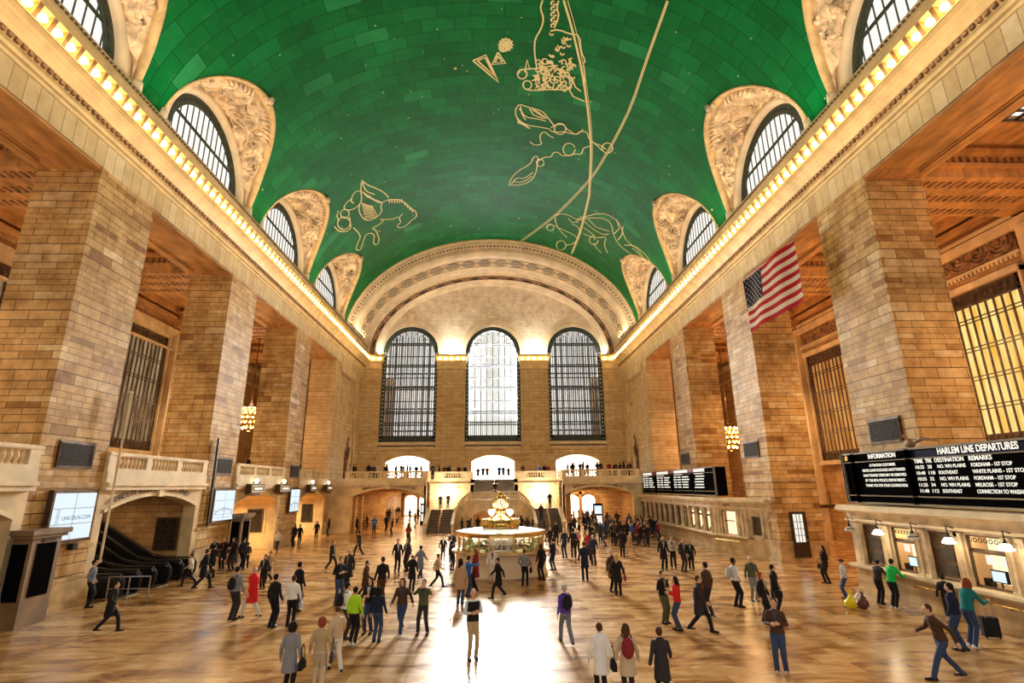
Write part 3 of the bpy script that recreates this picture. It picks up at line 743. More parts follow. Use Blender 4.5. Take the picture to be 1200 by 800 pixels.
for p,t,nn in along(170,69.2,16.72,11.42): b.ball(p,(.1,.12,.1),6,4)
b.obj('band_ornament',M['shade'],ar)
b=MB()
for p,t,nn in along(17,69.75,16.45,11.3):
    for q in (-.5,-.25,0,.25,.5): b.ball((p[0]+t[0]*q,p[1],p[2]+t[2]*q),(.2,.2,.2) if q==0 else (.14,.16,.14),7,5)
for p,t,nn in along(240,70.0,16.33,11.22): b.ball(p,.06,5,4)
b.obj('garland_band',M['darkcarve'],ar)
# oval roundels on the soffit
def roundel():
    b=MB(); b.mi=0
    b.torus((0,0,0),.60,.045,'z',24,6,1.2,1.25); b.torus((0,0,.0),.34,.05,'z',20,6,1.2,1.25); b.mi=1
    b.lathe([(.74,-.01),(.0,-.01)],(0,0,0),24,1.2,1.35); b.mi=0
    for q in range(16):
        a=q*PI/8; b.ball((.5*1.2*math.cos(a),.5*1.25*math.sin(a),-.03),.05,5,4)
    b.mi=2; b.ball((0,0,-.02),(.15,.17,.06),8,6)
    return b.mesh('roundel',[M['archcarve'],M['darkcarve'],mat_rosette],True)
rm=roundel()
b=MB()
for i,(p,t,nn) in enumerate(along(20,65.1,17.0,11.6,.08,PI-.08)):
    o=link('roundel',rm,ar); zz=Vector((p[0]/17,0,(p[2]-ZC)/11.6)); zn=Vector((-t[2],0,t[0]))
    if zn.dot(Vector((p[0],0,p[2]-ZC)))<0: zn=-zn
    x=Vector(t); y=zn.cross(x)
    o.matrix_world=Matrix.Translation(Vector(p)-zn*.06)@Matrix((x,y,zn)).transposed().to_4x4()
    q=Vector(p)+Vector(t)*1.15-zn*.03; b.ball(tuple(q),(.22,.3,.22),7,5); 
    for e in (-1,1): b.ball((q.x,q.y+e*.45,q.z),(.12,.16,.12),6,4); b.ball((q.x,q.y+e*.8,q.z),(.08,.12,.08),6,4)
b.obj('soffit_scrolls',M['goldstone'],ar)
b=MB(); b.add(*ell_ring([(63.9,16.97,11.57),(63.9,16.9,11.5),(64.0,16.97,11.57)])); b.add(*ell_ring([(66.2,16.97,11.57),(66.2,16.9,11.5),(66.3,16.97,11.57)])); b.obj('soffit_fillets',M['goldstone'],ar)
# ================================================================== LOWER WALLS, BALCONIES, STAIRS
# left wall below the balcony, one arch per bay
SIGN3=[]
for i,(y0,y1,zs,za) in enumerate([(13.0,21.7,3.7,4.5),(25.5,34.2,3.75,4.45),(38.1,46.7,3.6,4.4),(50.6,59.2,3.55,4.35)]):
    b=MB(); arch_wall(b,TL,y0,y1,y0+.45,y1-.45,zs,za,0,5.0,.7)
    w=b.obj('wall_left_arch',M['plain'],kind='structure',label='stone arch wall under the left balcony, bay %d from the camera'%(i+1))
    b=MB(); arch_band(b,TL,y0+.45,y1-.45,zs,za,.16,.06)
    c=(y0+y1)/2; b.box(-17.8,-18.05,c-.22,c+.22,za-.05,5.0)
    b.box(-17.75,-18.3,y0,y1,4.75,4.95); b.box(-17.65,-18.3,y0,y1,4.95,5.1); b.box(-17.8,-18.5,y0,y1,5.1,5.58)
    b.obj('ledge_moulding',M['rail'],w)
    # vestibule behind the arch
    b=MB()
    if i==1: dx=9.0
    else: dx=5.0
    b.box(-18.7,-18.7-dx,y0-.1,y0+.35,0,5.0); b.box(-18.7,-18.7-dx,y1-.35,y1+.1,0,5.0); b.box(-18.7-dx,-19-dx,y0,y1,0,5.4)
    if i==1:
        b.add([(-18.7,y0,4.45),(-18.7,y1,4.45),(-27.6,y1,4.9),(-27.6,y0,4.9)],[(0,1,2,3)])
    else:
        for k in range(14):
            ya=y0+.35+(y1-y0-.7)*k/14; yb=y0+.35+(y1-y0-.7)*(k+1)/14
            b.add([(-18.7,ya,segarch(ya,y0+.3,y1-.3,zs,za)),(-18.7,yb,segarch(yb,y0+.3,y1-.3,zs,za)),(-18.7-dx,yb,segarch(yb,y0+.3,y1-.3,zs,za)),(-18.7-dx,ya,segarch(ya,y0+.3,y1-.3,zs,za))],[(0,1,2,3)])
    b.obj('vestibule_lining',M['orange'] if i==1 else M['plain'],w)
    if i!=1:
        b=MB()
        tz=lambda u,n,z,d=dx:(-18.65-d-n,u,z)
        for cc in (y0+2.3,y1-2.3): arch_band(b,tz,cc-1.2,cc+1.2,2.6,3.1,.14,.06)
        b.obj('blind_arch',M['rail'],w)
        b=MB(); 
        b.box(-18.85,-18.95,y1-.36-.8+.75,y1-.36,1.2,3.0) ; b.obj('trim',M['rail'],w)
# dark notice panels standing in the vestibules (face the camera)
for i,(yy,x0,x1) in enumerate([(33.8,-20.1,-18.95),(46.3,-20.3,-19.2),(58.8,-20.2,-19.2)]):
    b=MB(); b.box(x0-.08,x1+.08,yy-.06,yy+.05,1.3,3.15); o=b.obj('wall_panel',M['bronze'],label='tall dark notice panel on the end of the %s left archway'%['first','second','third'][i],cat='panel')
    b=MB(); b.box(x0,x1,yy-.09,yy-.06,1.38,3.07); b.obj('panel_face',M['plaque'],o)
# wall behind the right gallery: ground level stays open to the passage; door in pier two
b=MB(); b.box(18.75,19.75,34.0,34.1,.3,3.0)
d=b.obj('door_1',M['wood'],kind='structure',label='dark framed door with lit glazed panes in the side of the right pier')
b=MB(); b.box(18.9,19.5,33.98,34.03,1.2,2.85); b.obj('lit_pane',M['signwhite'],d)
b=MB(); 
for x in (19.1,19.3): b.box(x-.015,x+.015,33.95,33.99,1.2,2.85)
for z in (1.6,2.0,2.4): b.box(18.9,19.5,33.95,33.99,z-.015,z+.015)
b.obj('glazing_bars',M['wood'],d); b=MB(); b.ball((19.62,33.95,1.3),.05); b.obj('door_handle',M['brass'],d)
# ---- balustrades
BP=[(.055,0),(.085,.02),(.085,.06),(.05,.09),(.045,.14),(.085,.26),(.095,.34),(.07,.44),(.045,.50),(.06,.53),(.085,.56),(.085,.60)]
bal_me=None
def baluster_mesh():
    global bal_me
    if bal_me is None:
        b=MB(); b.lathe(BP,(0,0,0),9); bal_me=b.mesh('baluster',M['rail'],True)
    return bal_me
def balustrade(p0,p1,z,label,cat='balustrade',panels=3,solid_ends=.5,pitch=.27,dz=0.0,group=None,mid_block=None):
    """straight run from p0 to p1 (x,y); dz = rise of far end"""
    p0=Vector((p0[0],p0[1])); p1=Vector((p1[0],p1[1])); L=(p1-p0).length; a=math.atan2((p1-p0).y,(p1-p0).x)
    e=empty('balustrade',(p0.x,p0.y,z),(0,0,a),label=label,cat=cat,group=group)
    sl=dz/L
    def slab(b,x0,x1,w,z0,z1):
        b.add([(x0,-w,z0+sl*x0),(x1,-w,z0+sl*x1),(x1,w,z0+sl*x1),(x0,w,z0+sl*x0),(x0,-w,z1+sl*x0),(x1,-w,z1+sl*x1),(x1,w,z1+sl*x1),(x0,w,z1+sl*x0)],
              [(0,3,2,1),(4,5,6,7),(0,1,5,4),(1,2,6,5),(2,3,7,6),(3,0,4,7)])
    b=MB(); slab(b,0,L,.16,0,.16); b.obj('base',M['rail'],e)
    b=MB(); slab(b,0,L,.19,.76,.90); slab(b,0,L,.15,.72,.76); b.obj('hand_rail',M['rail'],e)
    n=panels; W=.42
    spans=[]
    for k in range(n+1):
        c=solid_ends/2+(L-solid_ends)*k/n; w=(solid_ends if k in (0,n) else W)/2
        b=MB(); slab(b,max(0,c-w),min(L,c+w),.15,.16,.72); b.obj('pier_block',M['rail'],e); spans.append((max(0,c-w),min(L,c+w)))
    me=baluster_mesh(); cnt=0
    for (a0,a1),(b0,b1) in zip(spans,spans[1:]):
        w=b0-a1; m=max(1,int(w/pitch))
        for j in range(m):
            if cnt>=98: break
            x=a1+w*(j+.5)/m; link('baluster',me,e,(x,0,.14+sl*x)); cnt+=1
    return e
for i,(y0,y1) in enumerate([(13.0,21.7),(25.5,34.2),(38.1,46.7),(50.6,59.2)]):
    balustrade((-18.0,y0),(-18.0,y1),5.58,'stone balustrade on the left balcony in the %s bay from the camera'%['nearest','second','third','farthest'][i],pitch=.26)
# ---- end wall, lower storey: blocks with arches either side, recess with stairs between
FY=60.5
for s,a0,a1 in ((-1,-15.6,-7.6),(1,8.0,15.75)):
    u0,u1=(-18.2,-7.4) if s<0 else (7.8,18.2)
    b=MB(); T=TB(FY); arch_wall(b,T,u0,u1,a0,a1,3.75,4.62,0,5.0,.8)
    b.box(u0,u1,FY+.8,64.9,4.95,5.0)
    xi=u1 if s<0 else u0
    b.box(xi-(.25 if s<0 else 0),xi+(0 if s<0 else .25),FY,65,0,5.0)
    w=b.obj('wall_back_arch',M['plain'],kind='structure',label='stone wall with a wide low arch under the %s half of the end balcony'%SN[s])
    b=MB(); arch_band(b,T,a0,a1,3.75,4.62,.16,.06); c=(a0+a1)/2; b.box(c-.25,c+.25,FY-.2,FY,4.55,5.0)
    b.box(u0,u1,FY-.12,FY+.1,4.86,5.0); b.box(u0,u1,FY-.32,FY+.1,5.0,5.18); b.box(u0,u1,FY-.22,FY+.1,5.18,5.62)
    b.obj('ledge_moulding',M['rail'],w)
    # passage
    b=MB(); T2=TB(66.5)
    arch_wall(b,T2,a0-.6,a1+.6,a0+(2.6 if s<0 else .8),a1-(.8 if s<0 else 2.6),3.3,4.1,0,5.0,.6)
    b.box(a0-.5,a0,61.3,94,0,5.0); b.box(a1,a1+.5,61.3,94,0,5.0); b.box(a0-.4,a1+.4,61.3,94,5.0,5.2)
    for k in range(16):
        ua=a0+(a1-a0)*k/16; ub=a0+(a1-a0)*(k+1)/16; b.add([(ua,61.3,segarch(ua,a0,a1,3.75,4.62)),(ub,61.3,segarch(ub,a0,a1,3.75,4.62)),(ub,66.5,segarch(ub,a0,a1,3.75,4.62)),(ua,66.5,segarch(ua,a0,a1,3.75,4.62))],[(0,1,2,3)])
    b.box(a0-.3,a1+.3,93.9,94.4,0,5)
    b.obj('passage_lining',M['orange'],w)
    b=MB(); b.box(a0+.4,a0+.9,62,62.5,0,3.9) ; b.obj('passage_pier',M['orange'],w)
# lettering over the arches
def letter(body,size,loc,xd,yd,m,parent=None,label=None,cat='lettering',sx=1,bold=0,name='lettering',ext=.01,align='CENTER'):
    me=text_mesh(body,size,m,align,ext,sx,bold); o=link(name,me,parent,label=label if parent is None else None,cat=cat if parent is None else None); o.matrix_world=basis(xd,yd,loc); return o
M['incised']=mat('incised_letters',(.10,.07,.045),.7)
def arc_letters(body,size,T,c,R,zc,t0,t1,label):
    """letters standing along a flat arc"""
    mb=MB(); n=len(body)
    e=None
    vs_all=[]; fs_all=[]
    for i,ch in enumerate(body):
        if ch==' ': continue
        t=t0+(t1-t0)*(i+.5)/n
        me=text_mesh(ch,size,M['incised'],'CENTER',.008,1,.006)
        ct,st=math.cos(t),math.sin(t)
        o=len(vs_all)
        for v in me.vertices:
            x,y=v.co.x,v.co.y+R
            vs_all.append(T(c+x*ct+y*st,-.075-v.co.z,zc+y*ct-x*st))
        for p in me.polygons: fs_all.append(tuple(k+o for k in p.vertices))
        bpy.data.meshes.remove(me)
    mb.add(vs_all,fs_all); mb.obj('arch_lettering',M['incised'],label=label,cat='lettering')
def arc_par(a0,a1,zs,za): h=(a1-a0)/2; r=za-zs; R=(h*h+r*r)/(2*r); return (a0+a1)/2,R,za-R,math.asin(h/R)
TLr=lambda u,n,z:(-18-n,u,z)
c,R,zc,A=arc_par(25.95,33.75,3.75,4.45)
arc_letters('THE METLIFE BUILDING',.36,TLr,c,R+.36,zc,-A*.92,-A*.08,'incised name lettering along the arch over the escalators, left half')
arc_letters('45TH STREET',.34,TLr,c,R+.36,zc,A*.18,A*.72,'incised street lettering along the arch over the escalators, right half')
for s,a0,a1,l1,l2 in ((-1,-15.6,-7.45,'TRACKS 100-117','LEXINGTON AVE'),(1,7.8,15.75,'LEXINGTON AVE','TRACKS 100-117')):
    c,R,zc,A=arc_par(a0,a1,3.75,4.62)
    arc_letters(l1,.34,TB(FY),c,R+.34,zc,-A*.68,-A*.14,'incised lettering on the left half of the %s arch under the end balcony'%SN[s])
    arc_letters(l2,.34,TB(FY),c,R+.34,zc,A*.14,A*.68,'incised lettering on the right half of the %s arch under the end balcony'%SN[s])
# middle recess
b=MB(); b.box(-7.45,-2.3,65,65.6,0,5.6); b.box(2.6,7.85,65,65.6,0,5.6); b.box(-2.7,-2.3,65,69.6,2,5.6); b.box(2.6,3.0,65,69.6,2,5.6)
b.box(-7.4,-2.3,64.8,65,4.95,5.15); b.box(2.6,7.8,64.8,65,4.95,5.15)
b.obj('wall_back_recess',M['plain'],kind='structure')
letter('TO BALCONY',.30,(-4.8,64.98,4.62),(1,0,0),(0,0,1),M['incised'],label='small incised lettering on the recess wall left of the stair opening')
letter('TO BALCONY',.30,(5.1,64.98,4.62),(1,0,0),(0,0,1),M['incised'],label='small incised lettering on the recess wall right of the stair opening')
b=MB(); b.box(-18.2,-2.3,65.6,72.2,5.3,5.58); b.box(2.6,18.2,65.6,72.2,5.3,5.58); b.box(-2.4,2.7,69.3,72.2,5.3,5.58); b.box(-18.2,-7.4,60.6,65.6,5.3,5.58); b.box(7.8,18.2,60.6,65.6,5.3,5.58)
b.obj('floor_balcony_back',M['base'],kind='structure')
balustrade((-16.4,FY),(-7.4,FY),5.6,'stone balustrade on the end balcony above the left arch',panels=4)
balustrade((7.8,FY),(16.6,FY),5.6,'stone balustrade on the end balcony above the right arch',panels=4)
balustrade((-7.2,65.0),(-2.4,65.0),5.6,'stone balustrade just left of the upper stair opening',panels=1,solid_ends=1.4)
balustrade((2.7,65.0),(7.6,65.0),5.6,'stone balustrade just right of the upper stair opening',panels=1,solid_ends=1.4)
balustrade((-7.5,60.8),(-7.5,64.7),5.6,'short balustrade return on the left side of the stair well',panels=1)
balustrade((7.9,64.7),(7.9,60.8),5.6,'short balustrade return on the right side of the stair well',panels=1)
# doorway vestibules behind the end wall
b=MB(); b.box(-18,18,78,78.3,5.5,9.6); b.box(-18,18,72.9,78,9.4,9.6); b.box(-18.2,-18,72.9,78,5.5,9.6); b.box(18,18.2,72.9,78,5.5,9.6); b.box(-18,18,72.2,78,5.3,5.56)
b.obj('wall_vestibule',M['whitewall'],kind='structure')
# stairs
def flight(x0,x1,ya,yb,z0,z1,n,label,mrail=None,treadm=None):
    e=empty('staircase',((x0+x1)/2,ya,z0),label=label,cat='stairs')
    b=MB(); cx=(x0+x1)/2
    for k in range(n):
        y=(yb-ya)*k/n; z=(z1-z0)*(k+1)/n; b.box(x0-cx,x1-cx,y,yb-ya+.05,z-(z1-z0)/n,z-.04)
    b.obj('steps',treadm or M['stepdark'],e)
    b=MB()
    for k in range(n):
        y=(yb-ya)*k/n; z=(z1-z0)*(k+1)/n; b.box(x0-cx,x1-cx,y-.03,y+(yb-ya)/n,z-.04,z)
    b.obj('treads',M['treadlight'],e)
    b=MB(); b.tube([(0,-.1,.0),(0,-.1,.95),(0,yb-ya,z1-z0+.95),(0,yb-ya,z1-z0)],.035,8)
    for k in (1,2): y=(yb-ya)*k/3; b.tube([(0,y,(z1-z0)*k/3),(0,y,(z1-z0)*k/3+.95)],.025,6)
    b.obj('hand_rail',M['brass'],e)
    return e
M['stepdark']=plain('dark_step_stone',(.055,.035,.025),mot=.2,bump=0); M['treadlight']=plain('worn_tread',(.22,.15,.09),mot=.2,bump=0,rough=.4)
flight(-7.0,-4.45,58.5,62.7,0,2.25,14,'dark stone flight of steps rising left of the central landing')
flight(4.75,7.4,58.5,62.7,0,2.25,14,'dark stone flight of steps rising right of the central landing')
M['stepgrey']=plain('grey_step_stone',(.42,.36,.30),mot=.15,bump=0)
flight(-2.3,2.6,64.6,69.3,3.25,5.56,14,'pale upper flight of steps climbing from the landing to the end balcony',treadm=M['stepgrey'])
b=MB(); b.box(-7.0,7.4,62.76,65,2.0,2.25); b.box(-3.6,3.9,61.6,65,2.2,3.25); b.box(-4.0,4.3,62.6,65,2.2,2.75); b.box(-2.5,2.8,59.8,61.8,3.05,3.25)
b.obj('floor_landing',M['stepgrey'],kind='structure',label='stone landing between the lower and upper stair flights')
# outer parapets of the flights
for sx,x in ((-1,-7.2),(1,7.6)):
    e=empty('stair_parapet',(x,58.3,0),label='sloping white stone parapet on the outer side of the %s lower flight'%SN[sx],cat='parapet')
    b=MB(); b.prism([(0,0),(0,1.05),(.4,1.1),(4.5,3.2),(4.5,0)],-.13,.13,'x'); b.obj('body',M['rail'],e)
    b=MB(); b.prism([(-.05,1.05),(.4,1.2),(4.5,3.3),(4.5,3.15),(.4,1.05),(-.05,.95)],-.19,.19,'x'); b.obj('coping',M['rail'],e)
# curved apse wall with rail in front of the landing
path=[(-4.3,58.2,.95),(-4.28,59.2,1.45),(-4.22,60.2,2.0),(-4.05,60.75,2.55),(-3.7,60.85,3.1),(-3.2,60.4,3.65),(-2.5,59.7,4.18),(2.8,59.7,4.18),(3.5,60.4,3.65),(4.0,60.85,3.1),(4.35,60.75,2.55),(4.5,60.2,2.0),(4.56,59.2,1.45),(4.6,58.2,.95)]
e=empty('stair_bastion',(0,60,0),label='curved stone wall with a balustrade and low arch below the central landing',cat='wall')
b=MB()
def strip(b,pa,pb,z0a,z1a,z0b,z1b,th=.12):
    d=Vector((pb[0]-pa[0],pb[1]-pa[1])); d.normalize(); n=Vector((-d.y,d.x))*th
    vs=[]
    for sg in (-1,1):
        for (p,z0,z1) in ((pa,z0a,z1a),(pb,z0b,z1b)):
            vs+= [(p[0]+n.x*sg,p[1]-60+n.y*sg,z0),(p[0]+n.x*sg,p[1]-60+n.y*sg,z1)]
    b.add(vs,[(0,2,3,1),(4,5,7,6),(1,3,7,5),(0,4,6,2),(0,1,5,4),(2,6,7,3)])
for i,(p,q) in enumerate(zip(path,path[1:])):
    if i==6: continue
    if 4<=i<=8: strip(b,p,q,0,p[2]-.95,0,q[2]-.95)
    else: strip(b,p,q,0,p[2]-.12,0,q[2]-.12)
Ta=lambda u,n,z:(u,59.7-60+n,z)
arch_wall(b,Ta,-2.5,2.8,-2.2,2.5,1.7,2.35,0,3.24,.35,n=20)
b.obj('body',M['rail'],e)
b=MB()
for p,q in zip(path,path[1:]): strip(b,p,q,p[2]-.12,p[2],q[2]-.12,q[2],.17)
for p,q in zip(path[4:],path[5:10]): strip(b,p,q,p[2]-.97,p[2]-.84,q[2]-.97,q[2]-.84,.16)
arch_band(b,Ta,-2.2,2.5,1.7,2.35,.14,.05)
for x in (-2.5,.15,2.8): b.box(x-.16,x+.16,-.45,-.15,3.24,4.1)
b.obj('coping',M['rail'],e)
me=baluster_mesh(); seg=[(-2.34,59.7,.0,59.7,11),(.31,59.7,2.64,59.7,11)]
for xa,ya,xb,yb,n in seg:
    for k in range(n): link('baluster',me,e,(xa+(xb-xa)*(k+.5)/n,ya-60,3.42))
for (p,q) in (((-4.05,60.75,2.55),(-3.2,60.4,3.65)),((-3.2,60.4,3.65),(-2.5,59.7,4.18)),((2.8,59.7,4.18),(3.5,60.4,3.65)),((3.5,60.4,3.65),(4.35,60.75,2.55))):
    for k in range(4): t=(k+.5)/4; link('baluster',me,e,(p[0]+(q[0]-p[0])*t,p[1]+(q[1]-p[1])*t-60,p[2]+(q[2]-p[2])*t-.80))
b=MB(); b.box(-2.6,2.9,64.2-60,64.5-60,0,3.0); b.box(-4,4.3,60.9-60,61.0-60,2.9,3.05); b.obj('inner_wall',M['orange'],e)
b=MB(); b.lathe([(.0,0),(.28,.0),(.3,.1),(.12,.2),(.1,.35),(.33,.55),(.36,.8),(.25,.85),(.0,.7)],(0.25,59.7,4.18),14); 
rnd=random.Random(2)
for k in range(26): a=rnd.random()*6.28; r=rnd.random()*.35; b.tube([(.25,59.7,4.95),(.25+r*math.cos(a),59.7+r*math.sin(a),5.25+rnd.random()*.2)],[.03,.01],4)
b.obj('urn',M['blackmetal'],label='dark urn standing on the central landing balustrade',cat='urn')
# globe lamps on the recess wall
for x in (-5.35,5.55):
    e=empty('wall_lamp',(x,64.8,3.85),label='bright globe lamp on the recess wall above the %s flight'%('left' if x<0 else 'right'),cat='lamp')
    b=MB(); b.ball((0,-.25,.1),.24,14,10); b.obj('globe',M['globe'],e,True)
    b=MB(); b.tube([(0,.15,-.1),(0,-.25,-.15),(0,-.25,-.05)],.03,6); b.lathe([(.0,0),(.12,.0),(.12,.03)],(0,-.25,-.12),10); b.obj('bracket',M['brass'],e)
# ================================================================== PLAQUES, SCREENS, SIGNS
def plaque(s,y0,y1,z0,z1,label):
    X=s*17.99; b=MB(); b.box(X,X-s*.07,y0,y1,z0,z1); b.box(X,X-s*.04,y0-.06,y1+.06,z0-.06,z1+.06); e=b.obj('bronze_plaque',M['bronze'],label=label,cat='plaque')
    b=MB(); b.box(X-s*.07,X-s*.085,y0+.07,y1-.07,z0+.07,z1-.07); 
    z=z0+.16
    while z<z1-.12: b.box(X-s*.085,X-s*.092,y0+.2,y1-.2,z,z+.035); z+=.09
    b.obj('plaque_face',M['plaque'],e)
NM=['nearest','second','third']
for i,(y0,y1) in enumerate([(22.65,24.6),(35.45,37.5),(48.4,50.3)]):
    plaque(-1,y0,y1,5.7,6.75,'dark bronze plaque high on the %s left pier'%NM[i])
    plaque(1,y0-.1,y1-.1,6.5,7.55,'dark bronze plaque high on the %s right pier'%NM[i])
# video screens on the left piers
for i,(y0,y1) in enumerate([(22.7,24.95),(35.4,38.0),(48.4,50.5)]):
    e=empty('video_screen',(-17.95,(y0+y1)/2,3.72),label='bright blue-white video screen of six tiles on the %s left pier'%NM[i],cat='screen')
    h=(y1-y0)/2; b=MB(); b.box(0,.22,-h-.1,h+.1,-1.05,1.05); b.obj('frame',M['bronze'],e)
    b=MB(); b.box(.22,.235,-h,h,-.93,.93); b.obj('panel',M['screen'],e)
    b=MB(); b.box(.235,.24,-.012,.012,-.93,.93); b.box(.235,.24,-h,h,.30,.325); b.box(.235,.24,-h,h,-.325,-.30); b.obj('seams',M['screenline'],e)
    if i==0:
        o=link('lettering',text_mesh('LINCOLN.COM',.22,M['screentext'],'CENTER',.002,1.05),e); o.matrix_basis=basis((0,1,0),(0,0,1),(.245,.18,-.08))
        b=MB(); 
        for q in (0,.12): b.box(.24,.245,-h+.22+q,-h+.235+q,-.32,.28)
        for q in (-.32,-.02,.27): b.box(.24,.245,-h+.22,-h+.355,q,q+.015)
        b.box(.24,.245,-h+.28,-h+.29,-.32,.28); b.obj('emblem',M['screenline'],e)
    else:
        b=MB(); b.tube([(.245,-h*.85,-.55),(.245,-h*.75,-.35),(.245,-h*.3,-.2),(.245,h*.3,-.2),(.245,h*.75,-.35),(.245,h*.85,-.55)],.025,5)
        b.tube([(.245,-h*.85,-.55),(.245,h*.85,-.55)],.012,5); b.tube([(.245,0,-.7),(.245,0,0)],.012,5); b.tube([(.245,-h*.8,-.75),(.245,h*.8,-.75)],.012,5); b.obj('picture_lines',M['screenline'],e)
# boxed gate signs with globe lamps over the second and third left archways
for i,yy in enumerate([40.5,45.75,52.9,58.0]):
    e=empty('gate_sign',(-17.45,yy,4.78),label='boxed lit sign with a globe lamp, %s from the camera along the left wall'%['first','second','third','fourth'][i],cat='sign',group='gate signs')
    w=1.15 if i<2 else 1.0
    b=MB(); b.box(-.22,.18,-w,w,-.36,.30); b.prism([(-w*.55,-.36),(w*.55,-.36),(w*.35,-.52),(-w*.35,-.52)],-.2,.16,'x'); b.box(-.5,-.2,-.1,.1,-.1,.1); b.obj('case',M['wood'],e)
    b=MB(); b.box(.18,.2,-w*.88,w*.88,-.28,.22); b.obj('face_border',M['rail'],e)
    b=MB(); b.box(.2,.21,-w*.75,w*.75,-.19,.13); b.obj('dark_band',M['wood'],e)
    b=MB(); b.box(.21,.22,-w*.6,w*.6,-.12,.06); b.obj('lit_panel',M['signwhite'],e)
    b=MB(); b.ball((0,0,.52),.17,12,8); b.obj('globe',M['globe'],e,True)
    b=MB(); b.tube([(0,0,.28),(0,0,.4)],.05,6); b.tube([(0,.3,.3),(.05,.5,.5),(0,.7,.35)],.03,5); b.tube([(0,-.3,.3),(.05,-.5,.5),(0,-.7,.35)],.03,5); b.obj('bracket',M['wood'],e)
# slim dark standards beside left pier two, white pole at the escalator arch
b=MB(); b.box(-17.7,-17.82,34.85,35.05,2.5,7.9); b.obj('dark_strip',M['wood'],label='tall thin dark metal strip on the corner of the second left pier',cat='strip')
b=MB(); b.tube([(-17.5,25.62,1.7),(-17.5,25.62,9.3)],.05,8); b.ball((-17.5,25.62,9.3),.09); b.ball((-17.5,25.62,1.7),.08); b.obj('pole',M['rail'],label='tall thin pale pole at the left edge of the escalator arch',cat='pole')
# small loudspeakers / sockets on the pier
b=MB(); b.box(-17.6,-17.85,24.0,24.25,2.35,2.6); b.obj('wall_camera',M['blackmetal'],label='small dark box under the nearest video screen',cat='camera')
# exit kiosk in front of left pier one and one between
for i,(yy,zz,xx) in enumerate([(21.9,3.35,-17.1),(38.9,3.1,-17.2)]):
    e=empty('timetable_kiosk',(xx,yy,0),label=['dark timetable board in a stone surround at the left edge of the hall','narrow dark timetable kiosk beside the second left pier'][i],cat='kiosk')
    b=MB(); b.box(-.6,.1,-.75,.6,0,zz-.3); b.obj('body',M['kiosk'],e)
    b=MB(); b.box(-.6,.2,-.9,.75,zz-.3,zz-.18); b.box(-.6,.28,-1.0,.85,zz-.18,zz); b.obj('cornice',M['kiosk'],e)
    b=MB(); b.box(.1,.13,-.5,.38,1.0,zz-.5); b.box(-.58,-.02,-.78,-.75,.9,zz-.5); b.obj('timetable',M['black'],e)
    b=MB(); b.box(.1,.14,-.3,.3,zz-.46,zz-.33); b.obj('header',M['wood'],e)
# dark door and posters far left
b=MB(); b.box(-17.72,-17.84,65.3,67.5,0.3,2.4); b.obj('notice_board',M['wood'],label='dark notice board on the left wall near the far arch',cat='board')
# wall sculptures: slender twin-armed reliefs in the recessed corner panels
for s in (-1,1):
    e=empty('wall_sculpture',(s*18.1,66.5,5.9),label='slender branching bronze wall sculpture on the %s recessed corner panel'%SN[s],cat='sculpture')
    b=MB(); b.box(-.15,.15,-.35,.35,0,.3); b.lathe([(.3,.3),(.22,1.0),(.25,2.2),(.12,3.2)],(0,0,0),8); b.obj('pedestal',M['shade'],e)
    b=MB(); b.tube([(-s*.15,0,2.2),(-s*.2,-.3,3.2),(-s*.2,-.55,4.2),(-s*.2,-.2,4.9),(-s*.2,.1,4.6)],[.1,.12,.09,.07,.03],7); b.tube([(-s*.15,0,2.2),(-s*.2,.35,3.1),(-s*.2,.5,3.7)],[.1,.1,.04],7); b.ball((-s*.2,0,3.3),(.2,.3,.3)); b.obj('figure',M['bronze'],e,True)
